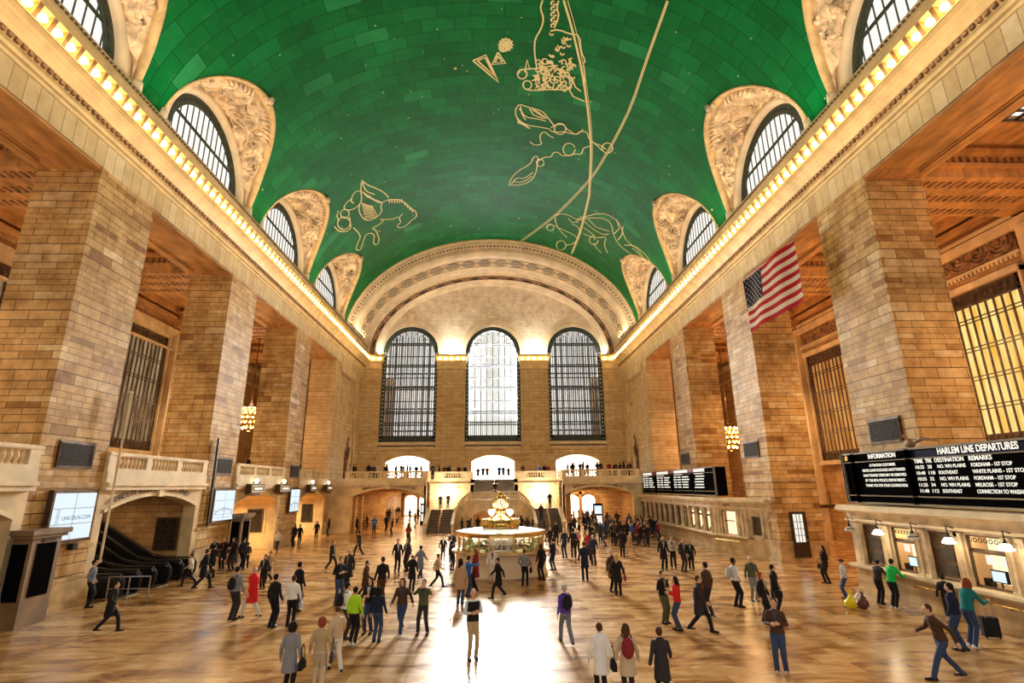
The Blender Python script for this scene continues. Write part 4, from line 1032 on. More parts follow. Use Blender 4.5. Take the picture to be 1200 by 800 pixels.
# ================================================================== TICKET BOOTHS AND BOARDS (right)
def pendant(loc,lit,label):
    e=empty('pendant_lamp',loc,label=label,cat='lamp',group='brass ticket window lamps')
    b=MB(); b.tube([(.25,0,.42),(0,0,.5),(0,0,.2)],.025,6); b.lathe([(.03,.22),(.06,.16),(.10,.12)],(0,0,0),10); b.torus((0,0,.0),.17,.02); b.obj('bracket',M['blackmetal'],e)
    b=MB(); b.lathe([(.05,.14),(.13,.08),(.22,-.06),(.215,-.08),(.1,-.11),(0,-.12)],(0,0,0),14); b.obj('lamp_shade',M['globe'] if lit else M['shadeglass'],e,True)
M['shadeglass']=mat('unlit_lamp_glass',(.5,.48,.42),.3)
M['warmroom']=mat('office_wall',(.75,.6,.4),.7)
def booth(X,ys,ye,name,label,wins,zt=3.75):
    """wins: list of (y0,y1,lit)"""
    e=empty(name,(X,ys,0),label=label,cat='booth'); yl=ye-ys; D=18.0-X
    wz0,wz1=1.35,2.95
    b=MB(); b.box(.12,.35,0,yl,0,1.12); b.box(.05,.2,0,yl,0,.22); b.box(.09,.2,0,yl,.5,.54); b.obj('base',M['base'],e)
    b=MB(); b.box(-.16,.4,-.05,yl+.05,1.12,1.22); b.box(-.08,.3,0,yl,1.05,1.12); b.obj('counter',M['rail'],e)
    # upper wall with window openings
    b=MB(); prev=0
    for (a,c,lit) in wins:
        b.box(.2,.36,prev,a-ys,1.22,3.05); b.box(.2,.36,a-ys,c-ys,wz1,3.05); b.box(.2,.36,a-ys,c-ys,1.22,wz0-.1); prev=c-ys
    b.box(.2,.36,prev,yl,1.22,3.05)
    b.box(.1,.5,0,yl,3.05,3.45); b.obj('body',M['boothst'],e)
    for (a,c,lit) in wins:
        for q in (a-ys-.32,c-ys+.1): b=MB(); b.prism([(.2,q),(.2,q+.24),(.12,q+.24),(.10,q+.21),(.13,q+.12),(.10,q+.03),(.12,q)],1.34,2.85,'z'); b.box(.07,.2,q-.02,q+.26,2.85,2.98); b.box(.07,.2,q-.02,q+.26,1.22,1.34); b.obj('pilaster',M['boothst'],e)
    b=MB(); b.box(-.02,.4,-.05,yl+.05,3.05,3.15); b.box(-.22,.4,-.1,yl+.1,3.45,3.53); b.box(-.32,.4,-.15,yl+.15,3.53,3.68); b.box(-.26,D+.0,-.1,yl+.1,3.68,zt); b.obj('cornice',M['rail'],e)
    b=MB(); q=.3
    while q<yl-.3: b.tube([(.12,q,.8),(-.12,q,.8),(-.12,q,.86)],.02,5); q+=1.3
    b.tube([(-.12,.2,.86),(-.12,yl-.2,.86)],.03,7); b.obj('brass_rail',M['brass'],e)
    b=MB(); b.box(1.3,1.35,0,yl,.3,3.0); b.box(.36,1.35,0,yl,3.0,3.04); b.box(.36,1.35,-.0,.05,.3,3.0); b.box(.36,1.35,yl-.05,yl,.3,3.0); b.box(.36,1.35,0,yl,.3,.35); b.obj('office_interior',M['warmroom'],e)
    for k,(a,c,lit) in enumerate(wins):
        wn_=link('ticket_window',None,e,(0,a-ys,0)); w=c-a
        b=MB(); 
        for q in (0,w-.05): b.box(.22,.30,q,q+.05,wz0-.1,wz1)
        b.box(.22,.30,0,w,wz1-.06,wz1); b.box(.22,.30,0,w,wz0-.1,wz0-.02); b.box(.22,.30,0,w,2.36,2.42)
        b.obj('window_sash',M['bronze'],wn_)
        if lit:
            b=MB(); b.box(.9,.92,.05,w-.05,wz0,wz1-.1); b.obj('backlight',M['ticketglow'],wn_)
            b=MB(); b.box(.3,.34,.05,w-.05,2.42,2.5); 
            for q in range(7): b.torus((.26,.1+(w-.2)*q/6,2.78),.07,.018,'x',8,4)
            b.obj('grille_crest',M['bronze'],wn_)
            b=MB(); b.box(.45,.55,w*.3,w*.7,1.45,1.85); b.tube([(.5,w*.5,1.3),(.5,w*.5,1.5)],.03,5); b.box(.4,.6,w*.72,w*.9,1.25,1.55); b.box(.5,.6,w*.1,w*.25,1.25,2.0); b.obj('ticket_monitor',M['blackmetal'],wn_)
            b=MB(); b.box(.435,.45,w*.33,w*.67,1.49,1.81); b.obj('monitor_screen',M['screen'],wn_)
            for q in range(2): b=MB(); b.box(.43,.44,w*(.12+.4*q),w*(.12+.4*q)+.3,2.0,2.3); b.obj('notice',M['signwhite'],wn_)
        else:
            b=MB(); b.box(.27,.33,.04,w-.04,wz0,wz1-.05); b.obj('shutter',M['bronze'],wn_)
            b=MB()
            for z in (1.45,1.95): b.box(.25,.28,.15,w-.15,z,z+.36)
            b.obj('shutter_panel',M['wood'],wn_)
    return e
M['boothst']=plain('booth_marble',(.60,.47,.30),mot=.3,scale=1.5,bump=.05,rough=.35)
w1=[]; 
for k,(c,wd,lit) in enumerate([(12.1,1.3,True),(14.0,1.3,False),(16.1,1.3,True),(18.35,1.4,True),(20.15,1.1,False),(22.05,1.15,True),(23.85,1.1,False)]): w1.append((c-wd/2,c+wd/2,lit))
booth(16.5,9.5,25.2,'ticket_booth','marble ticket booth with brass rail nearest the camera on the right',w1)
for k,(yy,lit) in enumerate([(24.55,False),(22.75,True),(20.85,False),(19.2,True),(17.05,True)]):
    pendant((16.2,yy,2.72),lit,'%s bell lamp, %s along the near right ticket booth counting from its far end'%('glowing' if lit else 'unlit',['first','second','third','fourth','fifth'][k]))
w2=[]; y=41.6; k=0
while y<59.5: w2.append((y,y+.95,k<4)); y+=1.62; k+=1
e2=booth(16.5,40.9,60.35,'ticket_booth','long marble ticket booth with many narrow windows under the far departure board',w2)
# angled end of the far booth
e=empty('ticket_booth_end',(16.5,40.8,0),label='angled end of the far ticket booth with one bright window, against the right pier',cat='booth')
xd=Vector((18.0-16.5,35.0-40.8,0)); Ln=xd.length; xd.normalize(); e.matrix_world=basis(xd,(-xd.y,xd.x,0),(16.5,40.8,0))
# local x runs towards the pier, local y points out of the hall
b=MB(); b.box(0,Ln,.0,.3,0,1.12); b.box(0,Ln,-.06,.3,0,.22); b.obj('base',M['base'],e)
b=MB(); b.box(-.1,Ln*.62,-.14,.3,1.12,1.22); b.obj('counter',M['rail'],e)
b=MB(); b.box(0,1.0,.05,.3,1.22,3.05); b.box(2.55,4.1,.05,.3,1.22,3.05); b.box(4.95,Ln,.05,.3,1.22,3.05); b.box(1.0,2.55,.05,.3,2.9,3.05); b.box(4.1,4.95,.05,.3,1.12,1.4); b.box(4.1,4.95,.05,.3,2.6,3.05); b.box(0,Ln,0,.4,3.05,3.45); b.obj('body',M['boothst'],e)
for q in (.25,.6,2.75,3.15,3.6,5.1,5.55): b=MB(); b.box(q,q+.18,-.03,.05,1.22,2.95); b.obj('pilaster',M['boothst'],e)
b=MB(); b.box(-.1,Ln,-.1,.4,3.05,3.15); b.box(-.25,Ln,-.3,.4,3.45,3.55); b.box(-.3,Ln,-.38,1.5,3.55,3.75); b.obj('cornice',M['rail'],e)
b=MB(); b.box(1.05,2.5,.5,.52,1.25,2.88); b.obj('backlight',M['ticketglow'],e)
b=MB(); b.box(1.0,1.06,.1,.16,1.25,2.9); b.box(2.49,2.55,.1,.16,1.25,2.9); b.box(1.0,2.55,.1,.16,2.84,2.9); b.box(1.2,2.3,.12,.15,2.15,2.22); b.obj('window_sash',M['bronze'],e)
b=MB(); b.box(4.15,4.9,.12,.2,1.42,2.58); b.obj('shutter',M['wood'],e)
b=MB(); b.tube([(.3,-.12,.86),(2.9,-.12,.86)],.03,6); b.obj('brass_rail',M['brass'],e)
o=letter('TICKETS',.22,(0,0,0),(1,0,0),(0,1,0),M['incised'],e); o.matrix_basis=basis((1,0,0),(0,0,1),(1.75,-.01,3.26))
# ---- departure boards
def board(X,y0,y1,z0,z1,label,sections):
    e=empty('departure_board',(X,y0,z0),label=label,cat='departure board'); L=y1-y0; H=z1-z0
    b=MB(); b.box(.05,.9,0,L,0,H); b.obj('case',M['black'],e)
    b=MB()
    b.box(-.02,.1,0,L,H-.05,H+.03); b.box(-.02,.06,0,L,H-.42,H-.38); b.box(-.02,.06,0,L,.30,.35); b.box(-.02,.1,0,L,-.03,.05)
    for (a,c) in sections:
        for q in (a-y0,c-y0):
            b.box(-.04,.06,q-.09,q-.05,0,H); b.box(-.04,.06,q+.05,q+.09,0,H)
    b.obj('frame',M['boardframe'],e)
    return e
M['boardframe']=mat('board_frame_bronze',(.16,.14,.10),.35,.5)
BX=16.85
e=board(BX,11.0,25.2,3.85,6.05,'black departure board with white lettering above the near ticket booth',[(11.0,21.1),(21.1,24.45),(24.45,25.2)])
def wr(e,body,size,y0,y1,z,bold=.004):
    """one line of lettering from y0 (far end) to y1 (near end)"""
    me=text_mesh(body,size,M['led'],'LEFT',.004,1,bold); xs=[v.co.x for v in me.vertices]; x0=min(xs); k=abs(y0-y1)/(max(xs)-x0)
    for v in me.vertices: v.co.x=(v.co.x-x0)*k
    o=link('lettering',me,e); o.matrix_basis=basis((0,-1,0),(0,0,1),(.034,y0-11.0,z-3.85)); return o
wr(e,'INFORMATION',.27,23.44,21.79,5.85,.008)
wr(e,'HARLEM LINE DEPARTURES',.33,19.64,16.47,5.85,.008)
wr(e,'TIME',.22,20.87,20.42,5.53); wr(e,'TRK',.22,20.31,19.98,5.53); wr(e,'DESTINATION',.22,19.86,18.58,5.53); wr(e,'REMARKS',.22,18.37,17.48,5.53)
rows=[('10:25','28','NO. WH PLAINS','FORDHAM - 1ST STOP'),('10:48','118','SOUTHEAST','WHITE PLAINS - 1ST STOP'),('10:55','32','NO. WH PLAINS','FORDHAM - 1ST STOP'),('11:25','34','NO. WH PLAINS','MELROSE - 1ST STOP'),('11:48','112','SOUTHEAST','CONNECTION TO WASSAIC')]
for k,(a,t,d_,r_) in enumerate(rows):
    z=5.30-k*.225
    wr(e,a,.18,20.84,20.42,z,.002); wr(e,t,.18,20.25,20.25-.1*len(t),z,.002); wr(e,d_,.18,19.78,19.78-.094*len(d_),z,.002); wr(e,r_,.18,18.33,18.33-.084*len(r_),z,.002)
for k,t in enumerate(['ATTENTION CUSTOMERS','NEVER LEAVE PACKAGES UNATTENDED','UNATTENDED ITEMS MAY BE REMOVED','BY THE MTA POLICE DEPARTMENT.','THANK YOU FOR YOUR COOPERATION']):
    wr(e,t,.16,22.68+.041*len(t),22.68-.041*len(t),5.47-k*.215,.002)
b=MB(); b.box(.044,.051,.1,9.95,1.82,2.14); b.obj('navy_header',M['navyhead'],e)
b=MB(); b.tube([(-.05,24.8-11,2.0),(-.07,24.8-11,2.0)],.12,14); b.obj('round_boss',M['brass'],e)
b=MB(); b.ball((.2,10.1,2.4),(.15,.25,.2)); b.tube([(.2,10.1,2.35),(.15,9.4,2.55),(.2,8.6,2.4)],[.04,.09,.02],6); b.tube([(.2,10.1,2.5),(.2,10.35,2.75),(.2,10.6,2.5)],[.05,.07,.02],6); b.tube([(.2,10.1,2.2),(.2,10.1,2.6)],.12,8); b.obj('bronze_eagle',M['shade'],e)
e=board(BX,40.4,60.3,3.88,6.02,'far departure board of four lit sections above the long ticket booth',[(40.4,45.1),(45.1,50.2),(50.2,55.4),(55.4,60.3)])
mb=MB(); rnd=random.Random(11)
for k,(a,c) in enumerate([(42.2,45.0),(45.4,50.0),(50.5,55.2),(55.7,60.2)]):
    n=5
    for r in range(6):
        z=1.72-r*.22
        if k==0: spans=[(a+.3+rnd.random()*.3,c-.3-rnd.random()*.3)]
        elif r==0: spans=[(a+2.2,c-.2)]
        else: spans=[(a+.3+rnd.random()*.7,a+2.2),(a+2.6,a+3.4),(a+3.7,c-.15)]
        for (p,q) in spans:
            y=p
            while y<q-.05:
                w=rnd.uniform(.10,.2); mb.box(.04,.05,y-40.4,y+w-40.4,z-.05,z+.04); y+=w+.004
            mb.obj('text_row',M['led'],e); mb=MB()
mb=MB()
for (a,c) in [(42.4,44.6),(46,49.5),(51.2,54.8),(56.5,59.8)]: mb.box(-.03,.05,a-40.4,c-40.4,1.84,2.08)
mb.obj('lit_header',M['signwhite'],e)
mb=MB()
for (a,c) in [(44.7,45.9),(49.6,51.1),(54.9,56.4)]: mb.box(-.05,.1,a-40.4,c-40.4,1.82,2.16)
mb.obj('red_header',mat('dark_red_panel',(.16,.015,.015),.5),e)
# hanging exit-type signs beyond the passage
b=MB(); b.box(24.0,26.0,40.6,40.7,2.9,3.15); b.tube([(24.3,40.65,3.15),(24.3,40.65,4.3)],.03); b.tube([(25.7,40.65,3.15),(25.7,40.65,4.3)],.03); o=b.obj('hanging_sign',M['wood'],label='small hanging sign in the side passage beyond the right pier',cat='sign')
b=MB(); b.box(24.2,25.8,40.58,40.6,2.97,3.08); b.obj('sign_face',M['bronze'],o)
# ================================================================== INFORMATION BOOTH AND CLOCK
BC=(.45,32.15)
M['boothroof']=mat('pale_booth_roof',(.30,.34,.34),.35)
for q,c_ in enumerate(((.5,.45,.2),(.25,.35,.15),(.6,.6,.55))): M['leaf%d'%q]=mat('leaflets',c_,.6)
e=empty('information_booth',(BC[0],BC[1],0),label='round marble and brass information booth in the middle of the hall',cat='booth')
b=MB(); b.lathe([(2.62,0),(2.66,.0),(2.66,.12),(2.58,.16),(2.58,1.12),(2.64,1.18)],(0,0,0),40); b.obj('base',M['archcarve'],e,True)
b=MB(); b.lathe([(2.64,1.18),(2.82,1.2),(2.84,1.27),(2.78,1.31),(2.3,1.31)],(0,0,0),40); b.obj('counter',M['goldstone'],e,True)
b=MB(); b.lathe([(2.3,.3),(2.3,.31),(0,.31)],(0,0,0),24); b.obj('inner_floor',M['base'],e)
n=12
for k in range(n):
    a=2*PI*(k+.5)/n; b=MB(); 
    b.T=Matrix.Rotation(a,4,'Z'); b.box(2.42,2.52,-.035,.035,1.3,2.22); b.obj('brass_post',M['brass'],e)
    p=link('glazed_bay',None,e,(0,0,0),(0,0,a+PI/n))
    w=2.42*math.tan(PI/n)
    b=MB(); b.box(2.36,2.46,-w,w,2.06,2.24); b.box(2.40,2.5,-w,w,1.3,1.36); b.box(2.38,2.46,-.02,.02,1.36,2.06); b.obj('brass_frame',M['brass'],p)
    b=MB(); b.box(2.28,2.34,-w*.6,w*.6,1.96,2.04); b.obj('strip_light',M['clockface'],p)
    b=MB(); rnd=random.Random(k); 
    for q in range(5):
        z=1.4+.15*(q%4); b.box(2.05,2.2,-w*.8+q*.2,-w*.8+q*.2+.14,z,z+.13)
    b.box(1.9,2.2,-w*.9,w*.9,1.36,1.39); b.box(1.95,2.2,-w*.9,w*.9,1.7,1.72)
    b.obj('leaflet_shelf',M['leaf%d'%(k%3)] if 'leaf0' in M else M['white'],p)
b=MB(); b.lathe([(0,2.5),(1.0,2.48),(2.3,2.32),(2.56,2.28),(2.6,2.24),(2.58,2.18),(2.4,2.16),(0,2.16)],(0,0,0),40); b.obj('roof',M['boothroof'],e,True)
b=MB(); b.lathe([(2.57,2.30),(2.63,2.29),(2.64,2.2),(2.57,2.19)],(0,0,0),40); b.obj('roof_rim',M['brass'],e,True)
# central brass drum
b=MB(); b.lathe([(.95,.3),(.95,2.5),(.9,2.5)],(0,0,0),24); b.obj('core',M['wood'],e,True)
b=MB(); b.lathe([(1.05,2.45),(1.05,2.55),(1.0,2.57),(1.0,2.80),(1.12,2.84),(1.12,2.9),(.6,2.92)],(0,0,0),24)
for k in range(24):
    a=2*PI*k/24; b.tube([(1.06*math.cos(a),1.06*math.sin(a),2.5),(1.06*math.cos(a),1.06*math.sin(a),2.86)],.03,5)
b.obj('brass_gallery',M['brass'],e,True)
c=empty('clock',(BC[0],BC[1],2.9),label='four-faced brass ball clock on top of the information booth',cat='clock')
b=MB(); b.lathe([(.55,0),(.5,.08),(.3,.16),(.2,.28),(.28,.4),(.22,.46),(.32,.5),(.36,.52)],(0,0,0),20); b.lathe([(.2,.98+.3),(.24,1.30),(.16,1.36),(.1,1.44),(.06,1.46),(.08,1.52),(.03,1.6),(0,1.66)],(0,0,0),14); b.obj('pedestal',M['brass'],c,True)
b=MB(); b.ball((0,0,.86),.43,20,14)
for k in range(4):
    a=PI/2*k+PI/4; x,y=.33*math.cos(a),.33*math.sin(a); b.tube([(x*1.1,y*1.1,.45),(x*1.25,y*1.25,.86),(x*1.1,y*1.1,1.28)],[.04,.06,.04],8)
for k in range(4):
    a=PI/2*k; b.torus((.40*math.cos(a),.40*math.sin(a),.86),.31,.035,'x' if k%2==0 else 'y',24,6)
b.obj('housing',M['brass'],c,True)
for k in range(4):
    a=PI/2*k-PI/2; f=link('clock_dial',None,c,(0,0,.86),(0,0,a))
    b=MB(); b.lathe([(0,.44),(.29,.43),(.29,.40)],(0,0,0),24); b.T=None
    me=b.mesh('dial',M['clockface'],True); o=link('dial',me,f,(0,0,0),(0,PI/2,0))
    b=MB(); b.box(.445,.452,-.012,.012,0,.22); b.tube([(.448,0,0),(.448,.10,-.10)],.014,4)
    for q in range(12): t=q*PI/6; b.box(.44,.448,.25*math.sin(t)-.01,.25*math.sin(t)+.01,.25*math.cos(t)-.02,.25*math.cos(t)+.02)
    b.obj('clock_hands',M['black'],f)
for k in range(4):
    a=PI/2*k+PI/4
    l=empty('booth_lamp',(BC[0]+.75*math.cos(a),BC[1]+.75*math.sin(a),2.9),label='bright double lamp at the foot of the clock, %s corner'%['far right','far left','near left','near right'][k],cat='lamp')
    b=MB(); b.tube([(0,0,0),(0,0,.25)],.04,6); b.lathe([(.1,.0),(.06,.05)],(0,0,0),10); b.obj('stem',M['brass'],l)
    b=MB(); b.lathe([(.04,.2),(.17,.34),(.2,.46),(.12,.52),(0,.53)],(0,0,0),12); b.obj('lamp_shade',M['globe'],l,True)
# ================================================================== FLAG
e=empty('flag',(17.0,29.5,16.2),label='american stars and stripes flag hanging sideways between the right piers',cat='flag')
Lf,Hf=6.1,3.65
def flagp(u,v):   # u from the canton end (far) to the near end, v down
    y=3.05-u*Lf; z=1.85-v*Hf
    return (.10*math.sin(u*7+v*2)+.05*math.sin(u*15),y,z-.1*math.sin(u*PI)*.5+ -.0*u)
b=MB(); nu=48
mats=[M['red'],M['flagwhite'],M['navy']]
for st in range(13):
    for sub in range(2):
        v0=(st+sub/2)/13; v1=(st+sub/2+.5)/13
        for k in range(nu):
            u0,u1=k/nu,(k+1)/nu
            b.mi=2 if (st<7 and u1<=.402) else (0 if st%2==0 else 1)
            b.add([flagp(u0,v0),flagp(u1,v0),flagp(u1,v1),flagp(u0,v1)],[(0,1,2,3)])
b.obj('cloth',mats,e,True)
b=MB()
for r in range(9):
    n=6 if r%2==0 else 5
    for k in range(n):
        u=.40*((k+(.5 if r%2==0 else 1))/6); v=(r+.5)/9*7/13; p=flagp(u,v); R=.085; pts=[]
        for q in range(10): rr=R if q%2==0 else R*.42; a=PI/2+q*PI/5; pts.append((p[0]-.02,p[1]-rr*math.cos(a),p[2]+rr*math.sin(a)))
        b.add([ (p[0]-.02,p[1],p[2]) ]+pts,[(0,1+q,1+(q+1)%10) for q in range(10)])
b.obj('stars',M['flagwhite'],e)
b=MB(); b.tube([flagp(0,0),flagp(1,0)],.03,6); b.tube([flagp(0,0),(0.6,3.2,3.0)],.012,4); b.tube([flagp(1,0),(.6,-3.2,3.0)],.012,4); b.obj('top_pole',M['steel'],e)
# ================================================================== CHANDELIERS
def chandelier():
    e=empty('chandelier',(0,0,0))
    b=MB(); b.tube([(0,0,1.5),(0,0,9.5)],.05,6); b.lathe([(.0,1.6),(.12,1.5),(.2,1.2),(.15,.9)],(0,0,0),10); b.obj('rod',M['bronze'],e)
    b=MB(); b.lathe([(.15,-1.3),(.3,-1.15),(.75,-.6),(.98,0),(.95,.5),(.75,.95),(.3,1.1)],(0,0,0),20)
    for z,r in ((-1.0,.5),(-.5,.85),(0,1.0),(.5,.97),(.95,.78)): b.torus((0,0,z),r,.06,'z',24,6)
    b.obj('brass_cage',M['brass'],e,True)
    me=None
    b=MB(); b.ball((0,0,0),.10,8,6); me=b.mesh('light_bulb',M['chbulb'],True)
    for z,r,n in ((-1.0,.62,8),(-.5,.97,12),(0,1.13,14),(.5,1.08,14),(.95,.9,12)):
        for k in range(n): a=2*PI*(k+.5*(z>0))/n; link('light_bulb',me,e,(r*math.cos(a),r*math.sin(a),z))
    return e
M['chbulb']=emis('chandelier_bulb',(1,.62,.25),22)
ch=chandelier()
for i,(x,y,z,l) in enumerate([(-24.5,53.6,11.6,'melon-shaped brass chandelier glowing between the far left piers'),(24.4,53.6,9.3,'melon-shaped brass chandelier glowing between the far right piers')]):
    o=ch if i==0 else copy_tree(ch); o.location=(x,y,z); tag(o,l,'chandelier')
# ================================================================== ESCALATORS
def escalator(y,label):
    e=empty('escalator',(-17.6,y,0),label=label,cat='escalator')
    P=[(.4,0),(-.9,0),(-1.8,.18),(-9.3,4.55)]     # x,z of step line
    top=[(.45,.0),(.62,.35),(.62,.75),(.40,1.0),(-.9,1.02),(-1.9,1.2),(-9.3,5.55)]
    for w in (-.62,.62):
        b=MB(); b.prism(top[0:1]+[(.55,.3),(.55,.7),(.36,.92),(-.9,.95),(-1.9,1.12),(-9.3,5.45),(-9.3,4.4),(-1.8,.0),(-.9,0)],w-.05,w+.05,'y'); b.obj('side_panel',M['escside'],e)
        b=MB(); b.tube([(x,w,z) for x,z in top],.055,8); b.obj('hand_rail',M['rubber'],e)
        b=MB(); b.tube([(.50,w,.12),(.58,w,.38),(.56,w,.72),(.36,w,.88),(-.9,w,.9),(-1.9,w,1.08),(-9.3,w,5.4)],.03,6); b.obj('deck_trim',M['steel'],e)
    b=MB(); b.box(.7,-.9,-.5,.5,0,.03)
    n=24
    for k in range(n): x=-.9-8.4*k/n; z=4.5*k/n; b.box(x,x-8.4/n,-.5,.5,z-.3,z+.03)
    b.obj('steps',M['steel'],e)
    return e
M['escside']=mat('escalator_panel',(.03,.03,.035),.2,.6)
for y,l in ((27.3,'dark escalator nearest the camera under the left arch'),(29.7,'middle dark escalator under the left arch'),(32.1,'far dark escalator under the left arch, beside its stone wall')): escalator(y,l)
# railings in front of the escalators
b=MB(); 
for x in (0,.9,1.8): b.tube([(x,0,0),(x,0,1.0)],.03,6)
b.tube([(0,0,1.0),(1.8,0,1.0)],.03,6); b.tube([(0,0,.5),(1.8,0,.5)],.02,6)
me=b.mesh('barrier_rail',M['steel'])
link('barrier_rail',me,None,(-17.2,26.0,0),label='low steel barrier beside the near escalator',cat='barrier')
# advertising stands in the passages
for x,y,l in ((-9.0,72.5,'black poster stand in the left passage'),(12.2,63.3,'black poster stand in front of the right passage')):
    e=empty('poster_stand',(x,y,0),label=l,cat='poster stand')
    b=MB(); b.box(-.55,.55,-.15,.15,0,2.7); b.obj('case',M['black'],e)
    for k,z in enumerate((.45,1.55)): b=MB(); b.box(-.42,.42,-.16,-.15,z,z+.9); b.obj('poster',M['signwhite'] if k==0 else M['screentextblue'] if 'screentextblue' in M else M['screen'],e)
# lit shopfronts deep in the passages
for s,a0,a1 in ((-1,-15.6,-7.45),(1,7.8,15.75)):
    for k in range(3):
        w=(a1-a0-1.5)/3; x=a0+.5+k*(w+.25)
        Y=80.5 if s>0 else 93.6
        e=empty('shop_window',(x,Y,0),label='glowing arched shopfront number %d from the left deep in the %s passage'%(k+1,SN[s]),cat='shopfront')
        b=MB(); pts=[(0.1,0.2),(w-.1,.2)]+[(w/2+(w/2-.1)*math.cos(PI*q/12),2.6+.8*math.sin(PI*q/12)) for q in range(13)]; b.prism(pts,0,.05,'y'); b.obj('lit_glass',M['shopglow'],e)
        b=MB(); b.box(-.12,.1,-.15,.2,0,3.9); b.box(w-.1,w+.12,-.15,.2,0,3.9); b.box(-.12,w+.12,-.15,.2,3.45,4.6)
        b.box(w/2-.03,w/2+.03,-.05,0,0,3.3); b.box(0,w,-.05,0,1.0,1.08); b.obj('frame',M['orange'],e)
# sconces on the gallery pilasters
for s,y,z in ((-1,48.0,12.5),(1,48.2,10.0),(1,36.2,7.4)):
    e=empty('wall_sconce',(s*28.75,y,z),label='cluster of small bulbs on the %s gallery wall near metre %d'%(SN[s],int(y)) if False else 'cluster of small warm bulbs on the %s gallery wall behind the %s pier'%(SN[s],'third' if y>40 else 'second'),cat='wall lamp')
    b=MB(); b.tube([(0,0,-1.2),(0,0,1.2)],.06,6); b.obj('backplate',M['brass'],e)
    for k in range(5): b=MB(); b.ball((-s*.2,.0,-1+.5*k),.11,8,6); b.obj('light_bulb',M['chbulb'],e,True)
# ================================================================== PEOPLE
def remeshed(b,name,vox,smooth=1,sub=0):
    me=b.mesh('tmp',M['white']); o=bpy.data.objects.new('tmp',me); C.objects.link(o)
    r=o.modifiers.new('r','REMESH'); r.mode='VOXEL'; r.voxel_size=vox
    s=o.modifiers.new('s','SMOOTH'); s.factor=.5; s.iterations=smooth
    dg=bpy.context.evaluated_depsgraph_get(); dg.update()
    m2=bpy.data.meshes.new_from_object(o.evaluated_get(dg)); m2.name=name
    bpy.data.objects.remove(o); m2.polygons.foreach_set('use_smooth',[True]*len(m2.polygons)); m2.materials.clear(); m2.materials.append(M['white'])
    return m2
def limb(b,pts,rad,n=10):
    # rounded ends
    P=[Vector(p) for p in pts]; b.tube(P,rad,n); b.ball(P[0],rad[0] if not hasattr(rad[0],'__len__') else rad[0][0],n,6); b.ball(P[-1],rad[-1] if not hasattr(rad[-1],'__len__') else rad[-1][0],n,6)
def densify(pts,rads,k=4):
    out=[];ro=[]
    for i in range(len(pts)-1):
        for j in range(k):
            t=j/k; out.append(tuple(Vector(pts[i]).lerp(Vector(pts[i+1]),t))); ro.append(rads[i]+(rads[i+1]-rads[i])*t)
    out.append(pts[-1]); ro.append(rads[-1]); return out,ro
POSES={
 'stand':dict(el=[(-.25,-.03,1.15),(.25,-.03,1.15)],wr=[(-.295,.06,.90),(.295,.06,.90)],ft=[(-.10,.02),(.10,-.03)],lean=0),
 'phone':dict(el=[(-.25,.0,1.14),(.25,.0,1.14)],wr=[(-.09,.27,1.20),(.10,.27,1.18)],ft=[(-.10,-.02),(.11,.04)],lean=.01),
 'photo':dict(el=[(-.29,.16,1.30),(.29,.16,1.30)],wr=[(-.09,.27,1.52),(.09,.27,1.52)],ft=[(-.17,.0),(.17,.02)],lean=0),
 'walk':dict(el=[(-.24,-.16,1.18),(.24,.08,1.16)],wr=[(-.31,-.20,.94),(.27,.27,1.0)],ft=[(-.08,.36),(.09,-.34)],lean=.04),
 'run':dict(el=[(-.27,-.20,1.18),(.30,.10,1.15)],wr=[(-.33,-.26,.96),(.34,.30,1.04)],ft=[(-.08,.40),(.10,-.38)],lean=.13),
 'counter':dict(el=[(-.27,.22,1.12),(.27,.22,1.12)],wr=[(-.20,.46,1.16),(.20,.46,1.16)],ft=[(-.11,-.02),(.10,-.10)],lean=.14),
 'pocket':dict(el=[(-.31,-.07,1.14),(.31,-.07,1.14)],wr=[(-.20,.07,.97),(.20,.07,.97)],ft=[(-.11,.0),(.12,.05)],lean=0),
 'hold':dict(el=[(-.25,-.03,1.15),(.25,.02,1.14)],wr=[(-.30,.04,.90),(.14,.27,1.12)],ft=[(-.09,.03),(.11,-.03)],lean=0),
 'point':dict(el=[(-.25,-.03,1.15),(.27,.22,1.34)],wr=[(-.26,.05,.90),(.22,.48,1.40)],ft=[(-.10,.03),(.11,-.03)],lean=.03),
}
